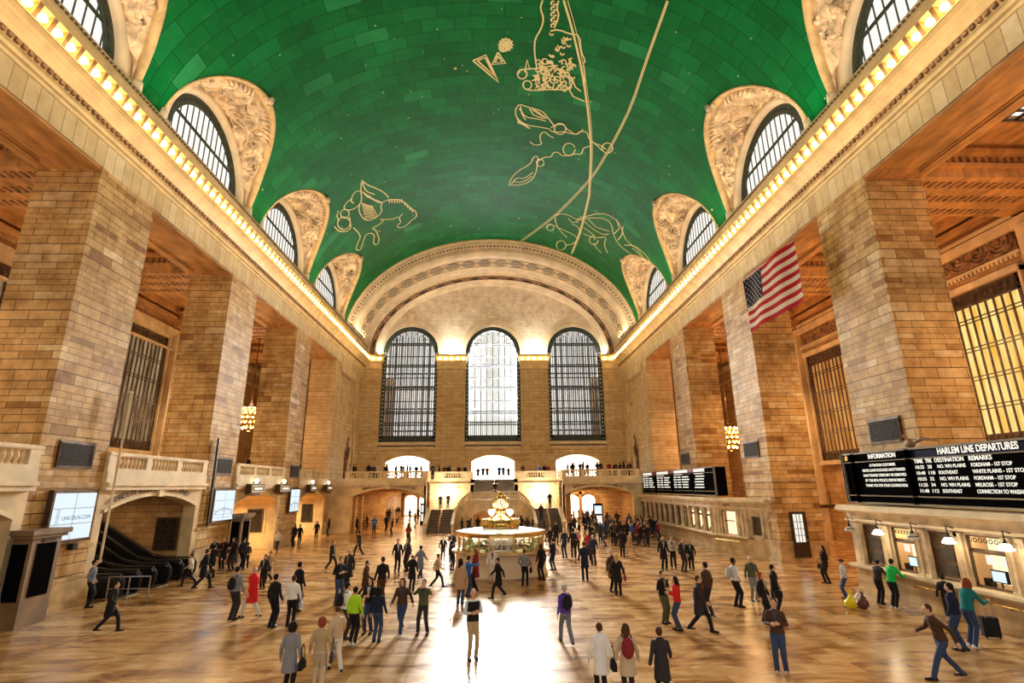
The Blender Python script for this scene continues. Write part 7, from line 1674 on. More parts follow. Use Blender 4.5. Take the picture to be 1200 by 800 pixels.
(14.68,61.24,5.58,165,'phone','jacket',(0.014,0.018,0.045),(0.020,0.025,0.050),'long',(0.012,0.008,0.006),'person in a navy jacket at the rail of the end balcony',dict(scale=0.937,group='people at the end balcony rail')),
(3.62,65.71,5.58,200,'phone','coat',(0.012,0.011,0.013),(0.012,0.011,0.013),'long',(0.070,0.030,0.014),'person in a black coat at the rail of the end balcony',dict(scale=0.971,group='people at the end balcony rail')),
(10.38,61.39,5.58,90,'phone','coat',(0.012,0.011,0.013),(0.020,0.025,0.050),'long',(0.070,0.030,0.014),'person in a black coat at the rail of the end balcony',dict(scale=1.025,group='people at the end balcony rail')),
(14.01,61.25,5.58,165,'phone','coat',(0.012,0.011,0.013),(0.012,0.011,0.013),'short',(0.070,0.030,0.014),'person in a black coat at the rail of the end balcony',dict(scale=0.944,group='people at the end balcony rail')),
(-12.05,61.54,5.58,90,'stand','jacket',(0.012,0.011,0.013),(0.020,0.025,0.050),'long',(0.012,0.008,0.006),'person in a black jacket at the rail of the end balcony',dict(scale=0.978,group='people at the end balcony rail')),
(9.99,61.01,5.58,165,'phone','jacket',(0.060,0.030,0.020),(0.030,0.026,0.030),'short',(0.070,0.030,0.014),'person in a dark brown jacket at the rail of the end balcony',dict(scale=1.026,group='people at the end balcony rail')),
(11.99,61.16,5.58,200,'hold','jacket',(0.014,0.018,0.045),(0.012,0.011,0.013),'long',(0.070,0.030,0.014),'person in a navy jacket at the rail of the end balcony',dict(scale=1.038,group='people at the end balcony rail')),
(15.55,60.99,5.58,180,'hold','jacket',(0.050,0.050,0.060),(0.030,0.026,0.030),'short',(0.070,0.030,0.014),'person in a dark grey jacket at the rail of the end balcony',dict(scale=0.937,group='people at the end balcony rail')),
(10.89,61.46,5.58,180,'hold','jacket',(0.012,0.011,0.013),(0.020,0.025,0.050),'long',(0.070,0.030,0.014),'person in a black jacket at the rail of the end balcony',dict(scale=0.966,group='people at the end balcony rail')),
(6.74,65.53,5.58,180,'stand','jacket',(0.220,0.020,0.025),(0.020,0.025,0.050),'short',(0.012,0.008,0.006),'person in a maroon jacket at the rail of the end balcony',dict(scale=0.955,group='people at the end balcony rail')),
(-13.51,61.44,5.58,165,'phone','jacket',(0.012,0.011,0.013),(0.030,0.026,0.030),'short',(0.070,0.030,0.014),'person in a black jacket at the rail of the end balcony',dict(scale=0.953,group='people at the end balcony rail')),
(-15.54,61.23,5.58,90,'stand','jacket',(0.030,0.026,0.030),(0.012,0.011,0.013),'short',(0.070,0.030,0.014),'person in a charcoal jacket at the rail of the end balcony',dict(scale=0.979,group='people at the end balcony rail')),
(13.39,61.41,5.58,200,'stand','jacket',(0.220,0.020,0.025),(0.020,0.025,0.050),'short',(0.012,0.008,0.006),'person in a maroon jacket at the rail of the end balcony',dict(scale=1.020,group='people at the end balcony rail')),
(6.28,65.63,5.58,180,'stand','jacket',(0.012,0.011,0.013),(0.020,0.025,0.050),'short',(0.012,0.008,0.006),'person in a black jacket at the rail of the end balcony',dict(scale=0.977,group='people at the end balcony rail')),
(-3.41,65.60,5.58,200,'hold','coat',(0.012,0.011,0.013),(0.012,0.011,0.013),'short',(0.012,0.008,0.006),'person in a black coat at the rail of the end balcony',dict(scale=0.965,group='people at the end balcony rail')),
(-15.79,61.49,5.58,90,'hold','coat',(0.012,0.011,0.013),(0.030,0.026,0.030),'short',(0.070,0.030,0.014),'person in a black coat at the rail of the end balcony',dict(scale=1.011,group='people at the end balcony rail')),
(-14.00,61.02,5.58,180,'hold','coat',(0.012,0.011,0.013),(0.012,0.011,0.013),'long',(0.012,0.008,0.006),'person in a black coat at the rail of the end balcony',dict(scale=1.024,group='people at the end balcony rail')),
(-1.97,70.63,5.58,180,'stand','coat',(0.012,0.011,0.013),(0.030,0.026,0.030),'short',(0.070,0.030,0.014),'person in a black coat at the top of the upper stair flight',dict(scale=0.933,group='people at the top of the stairs')),
(-1.30,70.70,5.58,0,'stand','jacket',(0.012,0.011,0.013),(0.012,0.011,0.013),'short',(0.070,0.030,0.014),'person in a black jacket at the top of the upper stair flight',dict(scale=0.999,group='people at the top of the stairs')),
(-0.75,70.67,5.58,180,'stand','jacket',(0.220,0.020,0.025),(0.020,0.025,0.050),'short',(0.070,0.030,0.014),'person in a maroon jacket at the top of the upper stair flight',dict(scale=0.992,group='people at the top of the stairs')),
(0.82,70.31,5.58,180,'stand','coat',(0.020,0.120,0.500),(0.012,0.011,0.013),'short',(0.012,0.008,0.006),'person in a blue coat at the top of the upper stair flight',dict(scale=1.035,group='people at the top of the stairs')),
(1.37,71.16,5.58,180,'stand','jacket',(0.014,0.018,0.045),(0.030,0.026,0.030),'long',(0.070,0.030,0.014),'person in a navy jacket at the top of the upper stair flight',dict(scale=1.026,group='people at the top of the stairs')),
(2.04,70.73,5.58,180,'stand','jacket',(0.012,0.011,0.013),(0.030,0.026,0.030),'short',(0.070,0.030,0.014),'person in a black jacket at the top of the upper stair flight',dict(scale=0.945,group='people at the top of the stairs')),
(-20.30,45.20,5.58,90,'stand','jacket',(0.012,0.011,0.013),(0.012,0.011,0.013),'short',(0.070,0.030,0.014),'person in a black jacket seated behind the left balcony balustrade',dict(scale=1.013,group='people on the left balcony')),
(-19.20,52.60,5.58,90,'stand','jacket',(0.012,0.011,0.013),(0.020,0.025,0.050),'short',(0.070,0.030,0.014),'person in a black jacket seated behind the left balcony balustrade',dict(scale=1.025,group='people on the left balcony')),
(-19.00,53.50,5.58,90,'stand','jacket',(0.012,0.011,0.013),(0.020,0.025,0.050),'short',(0.070,0.030,0.014),'person in a black jacket seated behind the left balcony balustrade',dict(scale=0.949,group='people on the left balcony'))]
BAGS=[
(-9.90,21.84,1.07,15,'backpack',(0.012,0.011,0.013),'black backpack on the person in the grey jacket'),
(-6.94,20.96,0.60,350,'handbag',(0.420,0.420,0.450),'pale handbag on the arm of the woman in the white jacket'),
(-4.60,14.34,0.56,5,'handbag',(0.012,0.011,0.013),'black shoulder bag of the curly-haired woman at the bottom edge'),
(-4.03,14.86,0.56,355,'handbag',(0.070,0.035,0.020),'brown strap bag of the woman in the khaki jacket'),
(-5.05,19.08,0.96,60,'backpack',(0.012,0.011,0.013),'dark backpack on the man in white beside the lime-green jacket'),
(-7.30,27.61,0.66,200,'handbag',(0.220,0.020,0.025),'red-brown shoulder bag of the man in the dark suit'),
(-4.55,19.83,0.62,190,'handbag',(0.070,0.035,0.020),'brown bag of the woman in jeans beside the lime-green jacket'),
(-1.33,25.45,0.97,60,'backpack',(0.420,0.420,0.450),'pale grey backpack on the person in blue'),
(1.88,27.93,0.60,15,'handbag',(0.012,0.011,0.013),'dark coat and bag held by the man in grey at the booth'),
(4.73,43.15,0.56,30,'handbag',(0.012,0.011,0.013),'black bag carried behind the booth on the right'),
(5.94,25.28,0.60,10,'handbag',(0.220,0.020,0.025),'dark patterned handbag of the blonde woman'),
(2.33,17.87,0.99,350,'backpack',(0.012,0.011,0.013),'dark bag on the back of the walker in purple'),
(2.83,13.77,0.56,355,'handbag',(0.012,0.011,0.013),'black strap bag of the person in the white poncho'),
(3.11,13.38,0.90,5,'backpack',(0.220,0.020,0.025),'small dark red backpack on the woman in beige'),
(9.54,22.55,1.04,80,'backpack',(0.420,0.420,0.450),'pale backpack on the man in the white shirt'),
(10.77,21.16,0.60,100,'handbag',(0.012,0.011,0.013),'black bag of the man in the long black coat'),
(16.37,27.60,0.61,260,'handbag',(0.070,0.035,0.020),'brown bag on the woman with the phone'),
(14.00,21.93,0,20,'sack',(0.750,0.620,0.020),'yellow plastic shopping bag on the floor by the grey-hooded person'),
(14.59,22.33,0,20,'sack',(0.700,0.660,0.660),'pale plastic bag topmost and right of the yellow bag'),
(14.45,21.89,0,20,'sack',(0.120,0.040,0.040),'dark striped bag on the floor right of the yellow bag')]
SUIT=(15.62,17.66)
CONST=[
('gold line drawing of a winged horse painted on the left of the green vault',0.110,[[(47.79,2.2370),(47.89,2.1986),(48.57,2.1359),(49.66,2.1053),(51.02,2.0831),(52.00,2.0562),(53.12,2.0622),(53.43,2.0983),(54.23,2.1520),(53.98,2.1965),(53.25,2.2038),(52.99,2.1697),(51.93,2.1770),(51.46,2.1419)],[(50.94,2.2690),(51.63,2.2155),(51.68,2.1780)],[(50.54,2.2949),(50.94,2.2690),(51.39,2.3075),(51.23,2.3719),(51.89,2.3485),(53.10,2.3505),(54.10,2.3528),(54.93,2.3795),(54.27,2.4056),(53.58,2.3938),(52.92,2.3740),(52.04,2.3812),(51.53,2.4210),(52.17,2.4514),(52.98,2.4867),(53.57,2.5142),(52.85,2.5398),(52.23,2.5207),(51.40,2.4644),(50.44,2.4636),(48.97,2.4786)],[(47.79,2.2370),(48.32,2.2591),(49.26,2.2610),(49.87,2.3009),(49.65,2.3620),(48.92,2.3908),(47.15,2.3991),(46.16,2.3727),(45.73,2.3496),(44.44,2.3342),(42.96,2.3050),(44.10,2.3068),(44.86,2.3052),(46.00,2.2655)],[(42.96,2.3050),(44.04,2.2847),(45.12,2.2454),(46.38,2.2072),(47.54,2.1942)],[(46.15,2.3609),(46.99,2.3332),(47.63,2.3054)],[(46.47,2.3635),(47.32,2.3309),(47.86,2.3043)],[(46.79,2.3662),(47.65,2.3286),(48.08,2.3033)],[(47.12,2.3689),(47.98,2.3263),(48.31,2.3022)],[(47.45,2.3716),(48.31,2.3239),(48.54,2.3011)],[(47.79,2.3744),(48.65,2.3216),(48.78,2.3001)],[(48.12,2.3772),(49.00,2.3192),(49.01,2.2990)],[(48.47,2.3801),(49.35,2.3167),(49.25,2.2979)],[(48.81,2.3830),(49.70,2.3143),(49.49,2.2968)],[(44.52,2.3284),(45.72,2.3120),(46.81,2.2778)],[(44.86,2.3210),(46.02,2.3036),(46.98,2.2715)],[(45.19,2.3136),(46.32,2.2952),(47.15,2.2652)],[(45.53,2.3061),(46.62,2.2866),(47.32,2.2589)],[(45.88,2.2984),(46.93,2.2780),(47.49,2.2526)],[(46.22,2.2908),(47.24,2.2694),(47.67,2.2462)],[(46.58,2.2830),(47.55,2.2606),(47.84,2.2398)],[(44.36,2.3329),(44.00,2.3630),(44.40,2.3971),(45.07,2.4144),(45.47,2.4026)],[(44.71,2.4072),(44.72,2.4468),(45.23,2.4788),(46.04,2.4507),(46.37,2.4084),(46.16,2.3727)],[(46.50,2.4590),(46.78,2.4719),(46.77,2.4898),(46.46,2.5057),(46.00,2.5132),(45.56,2.5097),(45.30,2.4968),(45.32,2.4793),(45.60,2.4638),(46.05,2.4560),(46.50,2.4590)],[(47.97,2.4838),(48.35,2.5013),(48.35,2.5258),(47.97,2.5488),(47.34,2.5625),(46.70,2.5623),(46.24,2.5489),(46.10,2.5268),(46.30,2.5032),(46.80,2.4852),(47.45,2.4787)],[(44.94,2.5104),(45.45,2.5363),(46.38,2.5418)],[(46.50,2.5877),(47.66,2.5799),(48.68,2.5374),(48.87,2.4948),(47.81,2.4804),(46.99,2.4669)],[(47.75,2.1968),(48.26,2.1946),(48.48,2.2017)],[(47.94,2.1821),(48.45,2.1798),(48.67,2.1868)],[(48.13,2.1674),(48.64,2.1649),(48.87,2.1718)],[(48.31,2.1526),(48.82,2.1499),(49.05,2.1569)],[(48.48,2.1378),(49.00,2.1350),(49.24,2.1418)],[(48.66,2.1229),(49.17,2.1200),(49.42,2.1268)],[(49.28,2.1127),(49.81,2.1096),(50.02,2.1160)],[(49.92,2.1022),(50.46,2.0991),(50.63,2.1051)],[(50.56,2.0916),(51.12,2.0883),(51.26,2.0939)],[(51.23,2.0807),(51.79,2.0773),(51.89,2.0826)],]),
('gold line drawing of two triangles and a small winged insect on the green vault',0.130,[[(32.18,1.6529),(31.65,1.5996),(34.37,1.5458),(32.18,1.6529)],[(32.19,1.6344),(31.89,1.6024),(33.71,1.5643),(32.19,1.6344)],[(31.39,1.5501),(32.56,1.5736),(32.41,1.5176),(31.39,1.5501)],[(31.75,1.5499),(32.37,1.5613),(32.28,1.5311),(31.75,1.5499)],[(30.67,1.5188),(30.63,1.4872)],[(30.67,1.5188),(30.95,1.4908)],[(30.67,1.5188),(31.20,1.5021)],[(30.67,1.5188),(31.30,1.5180)],[(30.67,1.5188),(31.23,1.5342)],[(30.67,1.5188),(31.01,1.5460)],[(30.67,1.5188),(30.70,1.5505)],[(30.67,1.5188),(30.38,1.5464)],[(30.67,1.5188),(30.15,1.5351)],[(30.67,1.5188),(30.05,1.5197)],[(30.67,1.5188),(30.12,1.5039)],[(30.67,1.5188),(30.32,1.4921)],[(30.64,1.4959),(30.90,1.4985),(31.10,1.5066),(31.19,1.5181),(31.13,1.5298),(30.95,1.5385),(30.69,1.5418),(30.44,1.5390),(30.24,1.5308),(30.16,1.5196),(30.22,1.5081),(30.39,1.4995),(30.64,1.4959)],[(30.95,1.5144),(31.20,1.5186),(31.32,1.5294),(31.22,1.5405),(30.98,1.5452),(30.73,1.5409),(30.62,1.5302),(30.71,1.5192),(30.95,1.5144)],]),
('gold line drawing of a curly-fleeced ram near the crown of the vault',0.110,[[(26.86,1.3901),(27.45,1.3966),(28.19,1.3784),(29.03,1.3839),(29.95,1.4048),(31.08,1.4025),(32.61,1.3851)],[(26.70,1.3323),(27.27,1.3356),(27.81,1.3222),(28.83,1.3352)],[(29.13,1.3484),(28.88,1.3199),(29.09,1.2676),(28.99,1.2327),(30.34,1.2148),(31.02,1.1892),(31.29,1.1947)],[(33.32,1.4618),(32.91,1.4520),(32.75,1.4144),(32.53,1.3609),(32.17,1.3302),(32.36,1.2851)],[(33.29,1.4245),(33.55,1.4264),(33.75,1.4335),(33.84,1.4437),(33.80,1.4544),(33.63,1.4626),(33.39,1.4660),(33.14,1.4639),(32.95,1.4568),(32.86,1.4468),(32.90,1.4363),(33.06,1.4282),(33.29,1.4245)],[(33.13,1.4350),(31.92,1.4283),(32.82,1.4142)],[(34.19,1.4371),(34.87,1.4350),(34.97,1.3945),(34.54,1.3160),(34.23,1.2367),(33.49,1.2254)],[(34.36,1.3998),(34.65,1.4024),(34.85,1.4114),(34.89,1.4235),(34.75,1.4340),(34.49,1.4390),(34.20,1.4367),(34.00,1.4281),(33.95,1.4163),(34.07,1.4057),(34.32,1.4001)],[(34.20,1.2311),(34.77,1.2085),(34.98,1.1520)],[(33.11,1.2287),(33.78,1.2054),(34.03,1.1795)],[(31.40,1.1936),(32.31,1.1790),(33.04,1.1716)],[(34.35,1.3580),(34.34,1.3527),(34.41,1.3485),(34.54,1.3476),(34.65,1.3503),(34.69,1.3554)],[(31.92,1.2432),(31.76,1.2438),(31.63,1.2396),(31.59,1.2328),(31.66,1.2267),(31.81,1.2243)],[(32.84,1.3197),(32.92,1.3157),(33.05,1.3149),(33.15,1.3179),(33.19,1.3232),(33.14,1.3280)],[(34.32,1.3160),(34.41,1.3210),(34.40,1.3273),(34.30,1.3317),(34.15,1.3319),(34.03,1.3280)],[(34.48,1.3546),(34.41,1.3504),(34.42,1.3454),(34.51,1.3421),(34.64,1.3421),(34.73,1.3455)],[(33.36,1.3370),(33.33,1.3311),(33.40,1.3261),(33.54,1.3244),(33.67,1.3270),(33.73,1.3325)],[(33.32,1.3228),(33.17,1.3174),(33.15,1.3093),(33.25,1.3025),(33.43,1.3003),(33.61,1.3040)],[(32.08,1.3934),(31.90,1.3919),(31.78,1.3856),(31.79,1.3776),(31.91,1.3718),(32.09,1.3711)],[(34.25,1.3636),(34.26,1.3566),(34.39,1.3518),(34.56,1.3516),(34.69,1.3562),(34.73,1.3632)],[(31.96,1.2478),(32.06,1.2444),(32.20,1.2452),(32.29,1.2497),(32.30,1.2557),(32.21,1.2601)],[(33.83,1.3776),(33.81,1.3726),(33.88,1.3683),(34.00,1.3670),(34.11,1.3693),(34.16,1.3740)],[(34.16,1.2813),(33.97,1.2796),(33.85,1.2730),(33.86,1.2649),(33.99,1.2592),(34.18,1.2588)],[(32.24,1.3808),(32.10,1.3788),(32.02,1.3732),(32.04,1.3669),(32.16,1.3628),(32.31,1.3630)],[(34.22,1.3876),(34.21,1.3808),(34.30,1.3755),(34.47,1.3742),(34.61,1.3777),(34.67,1.3842)],[(32.60,1.3695),(32.53,1.3726),(32.42,1.3727),(32.34,1.3697),(32.32,1.3652),(32.37,1.3613)],[(32.75,1.3525),(32.84,1.3481),(32.98,1.3476),(33.10,1.3512),(33.13,1.3571),(33.07,1.3624)],[(31.96,1.2476),(32.01,1.2533),(31.96,1.2590),(31.85,1.2617),(31.71,1.2603),(31.63,1.2553)],[(34.03,1.2768),(34.06,1.2715),(34.17,1.2685),(34.31,1.2694),(34.39,1.2738),(34.39,1.2794)],[(32.02,1.3607),(31.90,1.3657),(31.74,1.3659),(31.60,1.3613),(31.57,1.3541),(31.66,1.3478)],[(33.14,1.3786),(33.02,1.3803),(32.90,1.3781),(32.84,1.3732),(32.87,1.3679),(32.98,1.3649)],[(33.03,1.3259),(32.96,1.3321),(32.81,1.3347),(32.66,1.3324),(32.58,1.3264),(32.61,1.3197)],[(33.10,1.3803),(33.18,1.3754),(33.32,1.3740),(33.45,1.3767),(33.50,1.3824),(33.46,1.3881)],[(33.63,1.2978),(33.81,1.3027),(33.86,1.3110),(33.77,1.3187),(33.58,1.3218),(33.39,1.3188)],[(33.50,1.3379),(33.37,1.3428),(33.19,1.3427),(33.06,1.3377),(33.03,1.3302),(33.13,1.3240)],[(31.53,1.2399),(31.55,1.2475),(31.45,1.2536),(31.28,1.2552),(31.14,1.2514),(31.07,1.2442)],[(31.21,1.2603),(31.25,1.2524),(31.39,1.2477),(31.57,1.2486),(31.70,1.2546),(31.71,1.2628)],[(32.74,1.2202),(32.86,1.2200),(32.96,1.2235),(32.98,1.2288),(32.92,1.2333),(32.80,1.2348)],[(31.94,1.3406),(31.79,1.3392),(31.70,1.3338),(31.70,1.3271),(31.81,1.3223),(31.96,1.3219)],[(32.02,1.3312),(31.93,1.3279),(31.91,1.3229),(31.97,1.3188),(32.08,1.3175),(32.19,1.3198)],[(31.82,1.3311),(31.83,1.3249),(31.92,1.3205),(32.06,1.3201),(32.18,1.3239),(32.21,1.3300)],[(32.93,1.2817),(32.82,1.2856),(32.68,1.2853),(32.57,1.2811),(32.55,1.2750),(32.63,1.2700)],[(32.44,1.3587),(32.53,1.3637),(32.53,1.3699),(32.43,1.3743),(32.28,1.3746),(32.17,1.3708)],[(33.38,1.2607),(33.54,1.2630),(33.63,1.2692),(33.60,1.2762),(33.47,1.2805),(33.31,1.2800)],[(32.84,1.3322),(32.95,1.3323),(33.04,1.3357),(33.06,1.3407),(32.99,1.3447),(32.88,1.3459)],[(33.01,1.2648),(33.04,1.2722),(32.95,1.2783),(32.78,1.2801),(32.63,1.2767),(32.56,1.2699)],[(33.07,1.3683),(32.99,1.3614),(33.04,1.3543),(33.19,1.3504),(33.37,1.3517),(33.48,1.3577)],[(33.34,1.4005),(33.38,1.3925),(33.53,1.3876),(33.73,1.3883),(33.87,1.3942),(33.88,1.4025)],[(34.18,1.2296),(34.13,1.2348),(34.00,1.2369),(33.88,1.2351),(33.81,1.2301),(33.83,1.2246)],[(34.21,1.2894),(34.35,1.2883),(34.48,1.2916),(34.53,1.2976),(34.48,1.3034),(34.34,1.3060)],[(32.65,1.2439),(32.81,1.2433),(32.95,1.2474),(32.99,1.2544),(32.92,1.2606),(32.76,1.2630)],[(32.44,1.2637),(32.47,1.2714),(32.38,1.2780),(32.21,1.2802),(32.05,1.2768),(31.97,1.2697)],[(34.68,1.3322),(34.57,1.3389),(34.37,1.3408),(34.20,1.3370),(34.12,1.3294),(34.18,1.3217)],[(33.23,1.3547),(33.19,1.3469),(33.28,1.3401),(33.46,1.3376),(33.63,1.3408),(33.72,1.3480)],[(33.16,1.2434),(33.03,1.2375),(33.02,1.2296),(33.13,1.2235),(33.31,1.2222),(33.47,1.2265)],[(32.88,1.3485),(32.74,1.3459),(32.67,1.3400),(32.71,1.3338),(32.83,1.3303),(32.98,1.3312)],[(31.96,1.2622),(31.96,1.2574),(32.04,1.2540),(32.15,1.2538),(32.24,1.2567),(32.26,1.2615)],[(32.76,1.3526),(32.84,1.3489),(32.96,1.3482),(33.06,1.3511),(33.09,1.3560),(33.04,1.3606)],[(32.60,1.3674),(32.43,1.3653),(32.32,1.3590),(32.34,1.3514),(32.47,1.3464),(32.65,1.3464)],[(34.45,1.3520),(34.32,1.3558),(34.17,1.3552),(34.06,1.3506),(34.05,1.3443),(34.14,1.3392)],[(33.66,1.2245),(33.64,1.2322),(33.50,1.2370),(33.32,1.2367),(33.19,1.2315),(33.16,1.2238)],[(33.24,1.2638),(33.09,1.2685),(32.91,1.2679),(32.78,1.2623),(32.76,1.2544),(32.87,1.2482)],[(33.45,1.2654),(33.38,1.2597),(33.42,1.2537),(33.54,1.2505),(33.69,1.2515),(33.79,1.2564)],[(33.88,1.2544),(33.95,1.2466),(34.13,1.2429),(34.33,1.2452),(34.44,1.2524),(34.42,1.2608)],[(33.64,1.3665),(33.76,1.3718),(33.78,1.3791),(33.67,1.3849),(33.50,1.3862),(33.35,1.3825)],[(33.90,1.3046),(34.09,1.3024),(34.27,1.3061),(34.35,1.3139),(34.29,1.3218),(34.12,1.3259)],[(33.35,1.3913),(33.28,1.3838),(33.35,1.3763),(33.51,1.3725),(33.70,1.3743),(33.81,1.3808)],[(31.64,1.3464),(31.78,1.3416),(31.96,1.3421),(32.09,1.3477),(32.11,1.3557),(32.00,1.3620)],[(32.26,1.2873),(32.36,1.2809),(32.53,1.2790),(32.69,1.2826),(32.77,1.2898),(32.71,1.2972)],[(33.29,1.2742),(33.23,1.2794),(33.10,1.2815),(32.97,1.2794),(32.90,1.2743),(32.93,1.2685)],[(32.72,1.3339),(32.82,1.3392),(32.81,1.3458),(32.70,1.3503),(32.55,1.3505),(32.43,1.3463)],[(32.58,1.2777),(32.55,1.2828),(32.46,1.2858),(32.34,1.2853),(32.26,1.2815),(32.25,1.2764)],[(32.99,1.3250),(33.11,1.3307),(33.12,1.3384),(33.00,1.3441),(32.83,1.3451),(32.68,1.3408)],[(32.43,1.3663),(32.46,1.3612),(32.55,1.3582),(32.67,1.3587),(32.76,1.3626),(32.77,1.3678)],[(33.56,1.3111),(33.40,1.3067),(33.35,1.2991),(33.42,1.2920),(33.59,1.2888),(33.77,1.2913)],[(34.28,1.3488),(34.10,1.3481),(33.97,1.3425),(33.96,1.3348),(34.07,1.3289),(34.25,1.3276)],[(34.01,1.2848),(34.21,1.2827),(34.40,1.2868),(34.49,1.2951),(34.42,1.3033),(34.23,1.3074)],[(32.91,1.3753),(32.95,1.3813),(32.89,1.3868),(32.75,1.3891),(32.62,1.3871),(32.54,1.3818)],[(31.54,1.2877),(31.40,1.2825),(31.38,1.2747),(31.47,1.2683),(31.64,1.2663),(31.80,1.2698)],[(32.59,1.3070),(32.44,1.3017),(32.41,1.2936),(32.50,1.2867),(32.68,1.2843),(32.86,1.2877)],[(33.77,1.2255),(33.95,1.2260),(34.08,1.2313),(34.10,1.2389),(33.99,1.2449),(33.82,1.2463)],[(32.63,1.3294),(32.46,1.3263),(32.38,1.3193),(32.42,1.3118),(32.56,1.3074),(32.75,1.3084)],[(33.76,1.3374),(33.85,1.3430),(33.82,1.3495),(33.70,1.3536),(33.55,1.3532),(33.43,1.3486)],[(32.73,1.2674),(32.55,1.2642),(32.45,1.2567),(32.50,1.2486),(32.65,1.2439),(32.85,1.2449)],[(32.09,1.2507),(31.97,1.2489),(31.91,1.2442),(31.93,1.2389),(32.02,1.2357),(32.14,1.2361)],[(33.82,1.2524),(33.93,1.2585),(33.91,1.2658),(33.79,1.2707),(33.62,1.2708),(33.48,1.2660)],[(31.71,1.3325),(31.85,1.3317),(31.96,1.3351),(32.00,1.3408),(31.94,1.3461),(31.82,1.3482)],[(33.82,1.3303),(33.90,1.3368),(33.86,1.3437),(33.72,1.3475),(33.55,1.3465),(33.44,1.3410)],[(31.67,1.2964),(31.58,1.2930),(31.56,1.2879),(31.62,1.2835),(31.73,1.2821),(31.84,1.2843)],[(34.44,1.3798),(34.36,1.3742),(34.39,1.3679),(34.51,1.3640),(34.67,1.3645),(34.79,1.3692)],[(31.59,1.2304),(31.76,1.2338),(31.85,1.2414),(31.80,1.2494),(31.64,1.2538),(31.46,1.2524)],[(33.60,1.2997),(33.45,1.3051),(33.25,1.3048),(33.10,1.2990),(33.08,1.2905),(33.18,1.2836)],[(33.20,1.2272),(33.26,1.2335),(33.20,1.2396),(33.07,1.2425),(32.92,1.2408),(32.83,1.2354)],[(32.95,1.3672),(32.84,1.3703),(32.70,1.3694),(32.61,1.3649),(32.61,1.3590),(32.70,1.3546)],[(32.42,1.2533),(32.57,1.2562),(32.64,1.2627),(32.60,1.2694),(32.46,1.2731),(32.30,1.2719)],[(34.09,1.3772),(33.98,1.3838),(33.79,1.3854),(33.61,1.3814),(33.55,1.3737),(33.61,1.3661)],[(32.94,1.3424),(32.86,1.3481),(32.71,1.3501),(32.57,1.3473),(32.50,1.3412),(32.54,1.3347)],[(33.43,1.2854),(33.45,1.2777),(33.58,1.2726),(33.77,1.2726),(33.91,1.2779),(33.94,1.2857)],[(32.53,1.3050),(32.46,1.3120),(32.29,1.3149),(32.13,1.3124),(32.03,1.3057),(32.06,1.2981)],[(29.97,1.2610),(30.08,1.2619),(30.15,1.2659),(30.15,1.2710),(30.08,1.2746),(29.97,1.2749)],[(30.19,1.2810),(30.30,1.2820),(30.37,1.2861),(30.37,1.2911),(30.29,1.2947),(30.18,1.2950)],[(29.81,1.2817),(29.91,1.2827),(29.98,1.2867),(29.98,1.2917),(29.90,1.2952),(29.79,1.2955)],[(30.79,1.2813),(30.90,1.2823),(30.98,1.2864),(30.97,1.2916),(30.89,1.2952),(30.78,1.2955)],[(30.54,1.3038),(30.65,1.3049),(30.72,1.3090),(30.71,1.3141),(30.63,1.3176),(30.52,1.3179)],[(30.19,1.2973),(30.30,1.2984),(30.36,1.3024),(30.36,1.3075),(30.28,1.3110),(30.17,1.3113)],[(30.40,1.3027),(30.51,1.3037),(30.58,1.3078),(30.57,1.3129),(30.49,1.3165),(30.38,1.3167)],[(29.39,1.2797),(29.50,1.2807),(29.57,1.2846),(29.56,1.2896),(29.49,1.2931),(29.38,1.2934)],[(31.17,1.3201),(31.29,1.3212),(31.36,1.3254),(31.35,1.3306),(31.27,1.3341),(31.15,1.3343)],[(31.12,1.3259),(31.23,1.3271),(31.30,1.3313),(31.29,1.3364),(31.21,1.3400),(31.10,1.3401)],[(29.48,1.2745),(29.58,1.2754),(29.65,1.2794),(29.65,1.2844),(29.57,1.2879),(29.47,1.2882)],[(29.61,1.2849),(29.71,1.2859),(29.78,1.2898),(29.77,1.2948),(29.70,1.2983),(29.59,1.2986)],[(29.38,1.2639),(29.49,1.2648),(29.55,1.2687),(29.55,1.2737),(29.48,1.2773),(29.37,1.2776)],[(29.28,1.3350),(29.38,1.3361),(29.45,1.3401),(29.44,1.3450),(29.36,1.3484),(29.26,1.3485)],[(27.07,1.3539),(27.02,1.3576),(26.92,1.3584),(26.84,1.3560),(26.81,1.3517),(26.85,1.3474)],[(27.25,1.3433),(27.19,1.3470),(27.10,1.3478),(27.02,1.3455),(26.99,1.3411),(27.02,1.3368)],[(27.48,1.3514),(27.43,1.3551),(27.34,1.3559),(27.25,1.3535),(27.22,1.3491),(27.26,1.3448)],[(27.67,1.3406),(27.61,1.3443),(27.52,1.3452),(27.43,1.3429),(27.40,1.3384),(27.43,1.3341)],[(27.91,1.3488),(27.85,1.3525),(27.76,1.3534),(27.67,1.3510),(27.64,1.3465),(27.67,1.3422)],[(28.09,1.3379),(28.04,1.3416),(27.94,1.3425),(27.85,1.3401),(27.82,1.3357),(27.86,1.3313)],[(28.34,1.3461),(28.28,1.3499),(28.19,1.3508),(28.10,1.3483),(28.07,1.3438),(28.10,1.3394)],[(28.53,1.3350),(28.47,1.3389),(28.37,1.3398),(28.29,1.3374),(28.25,1.3328),(28.29,1.3284)],[(28.79,1.3434),(28.73,1.3472),(28.63,1.3481),(28.54,1.3457),(28.51,1.3411),(28.54,1.3366)],]),
('gold double line arcing from the crown of the vault down to its rim',0.160,[[(26.63,1.3139),(28.24,1.2747),(29.99,1.2366),(32.13,1.1921),(34.92,1.1435),(37.43,1.1033),(40.21,1.0644),(42.67,1.0395),(47.33,0.9970),(47.57,0.9955),(50.84,0.9852),(54.24,0.9765),(57.52,0.9772),(61.07,0.9842)],]),
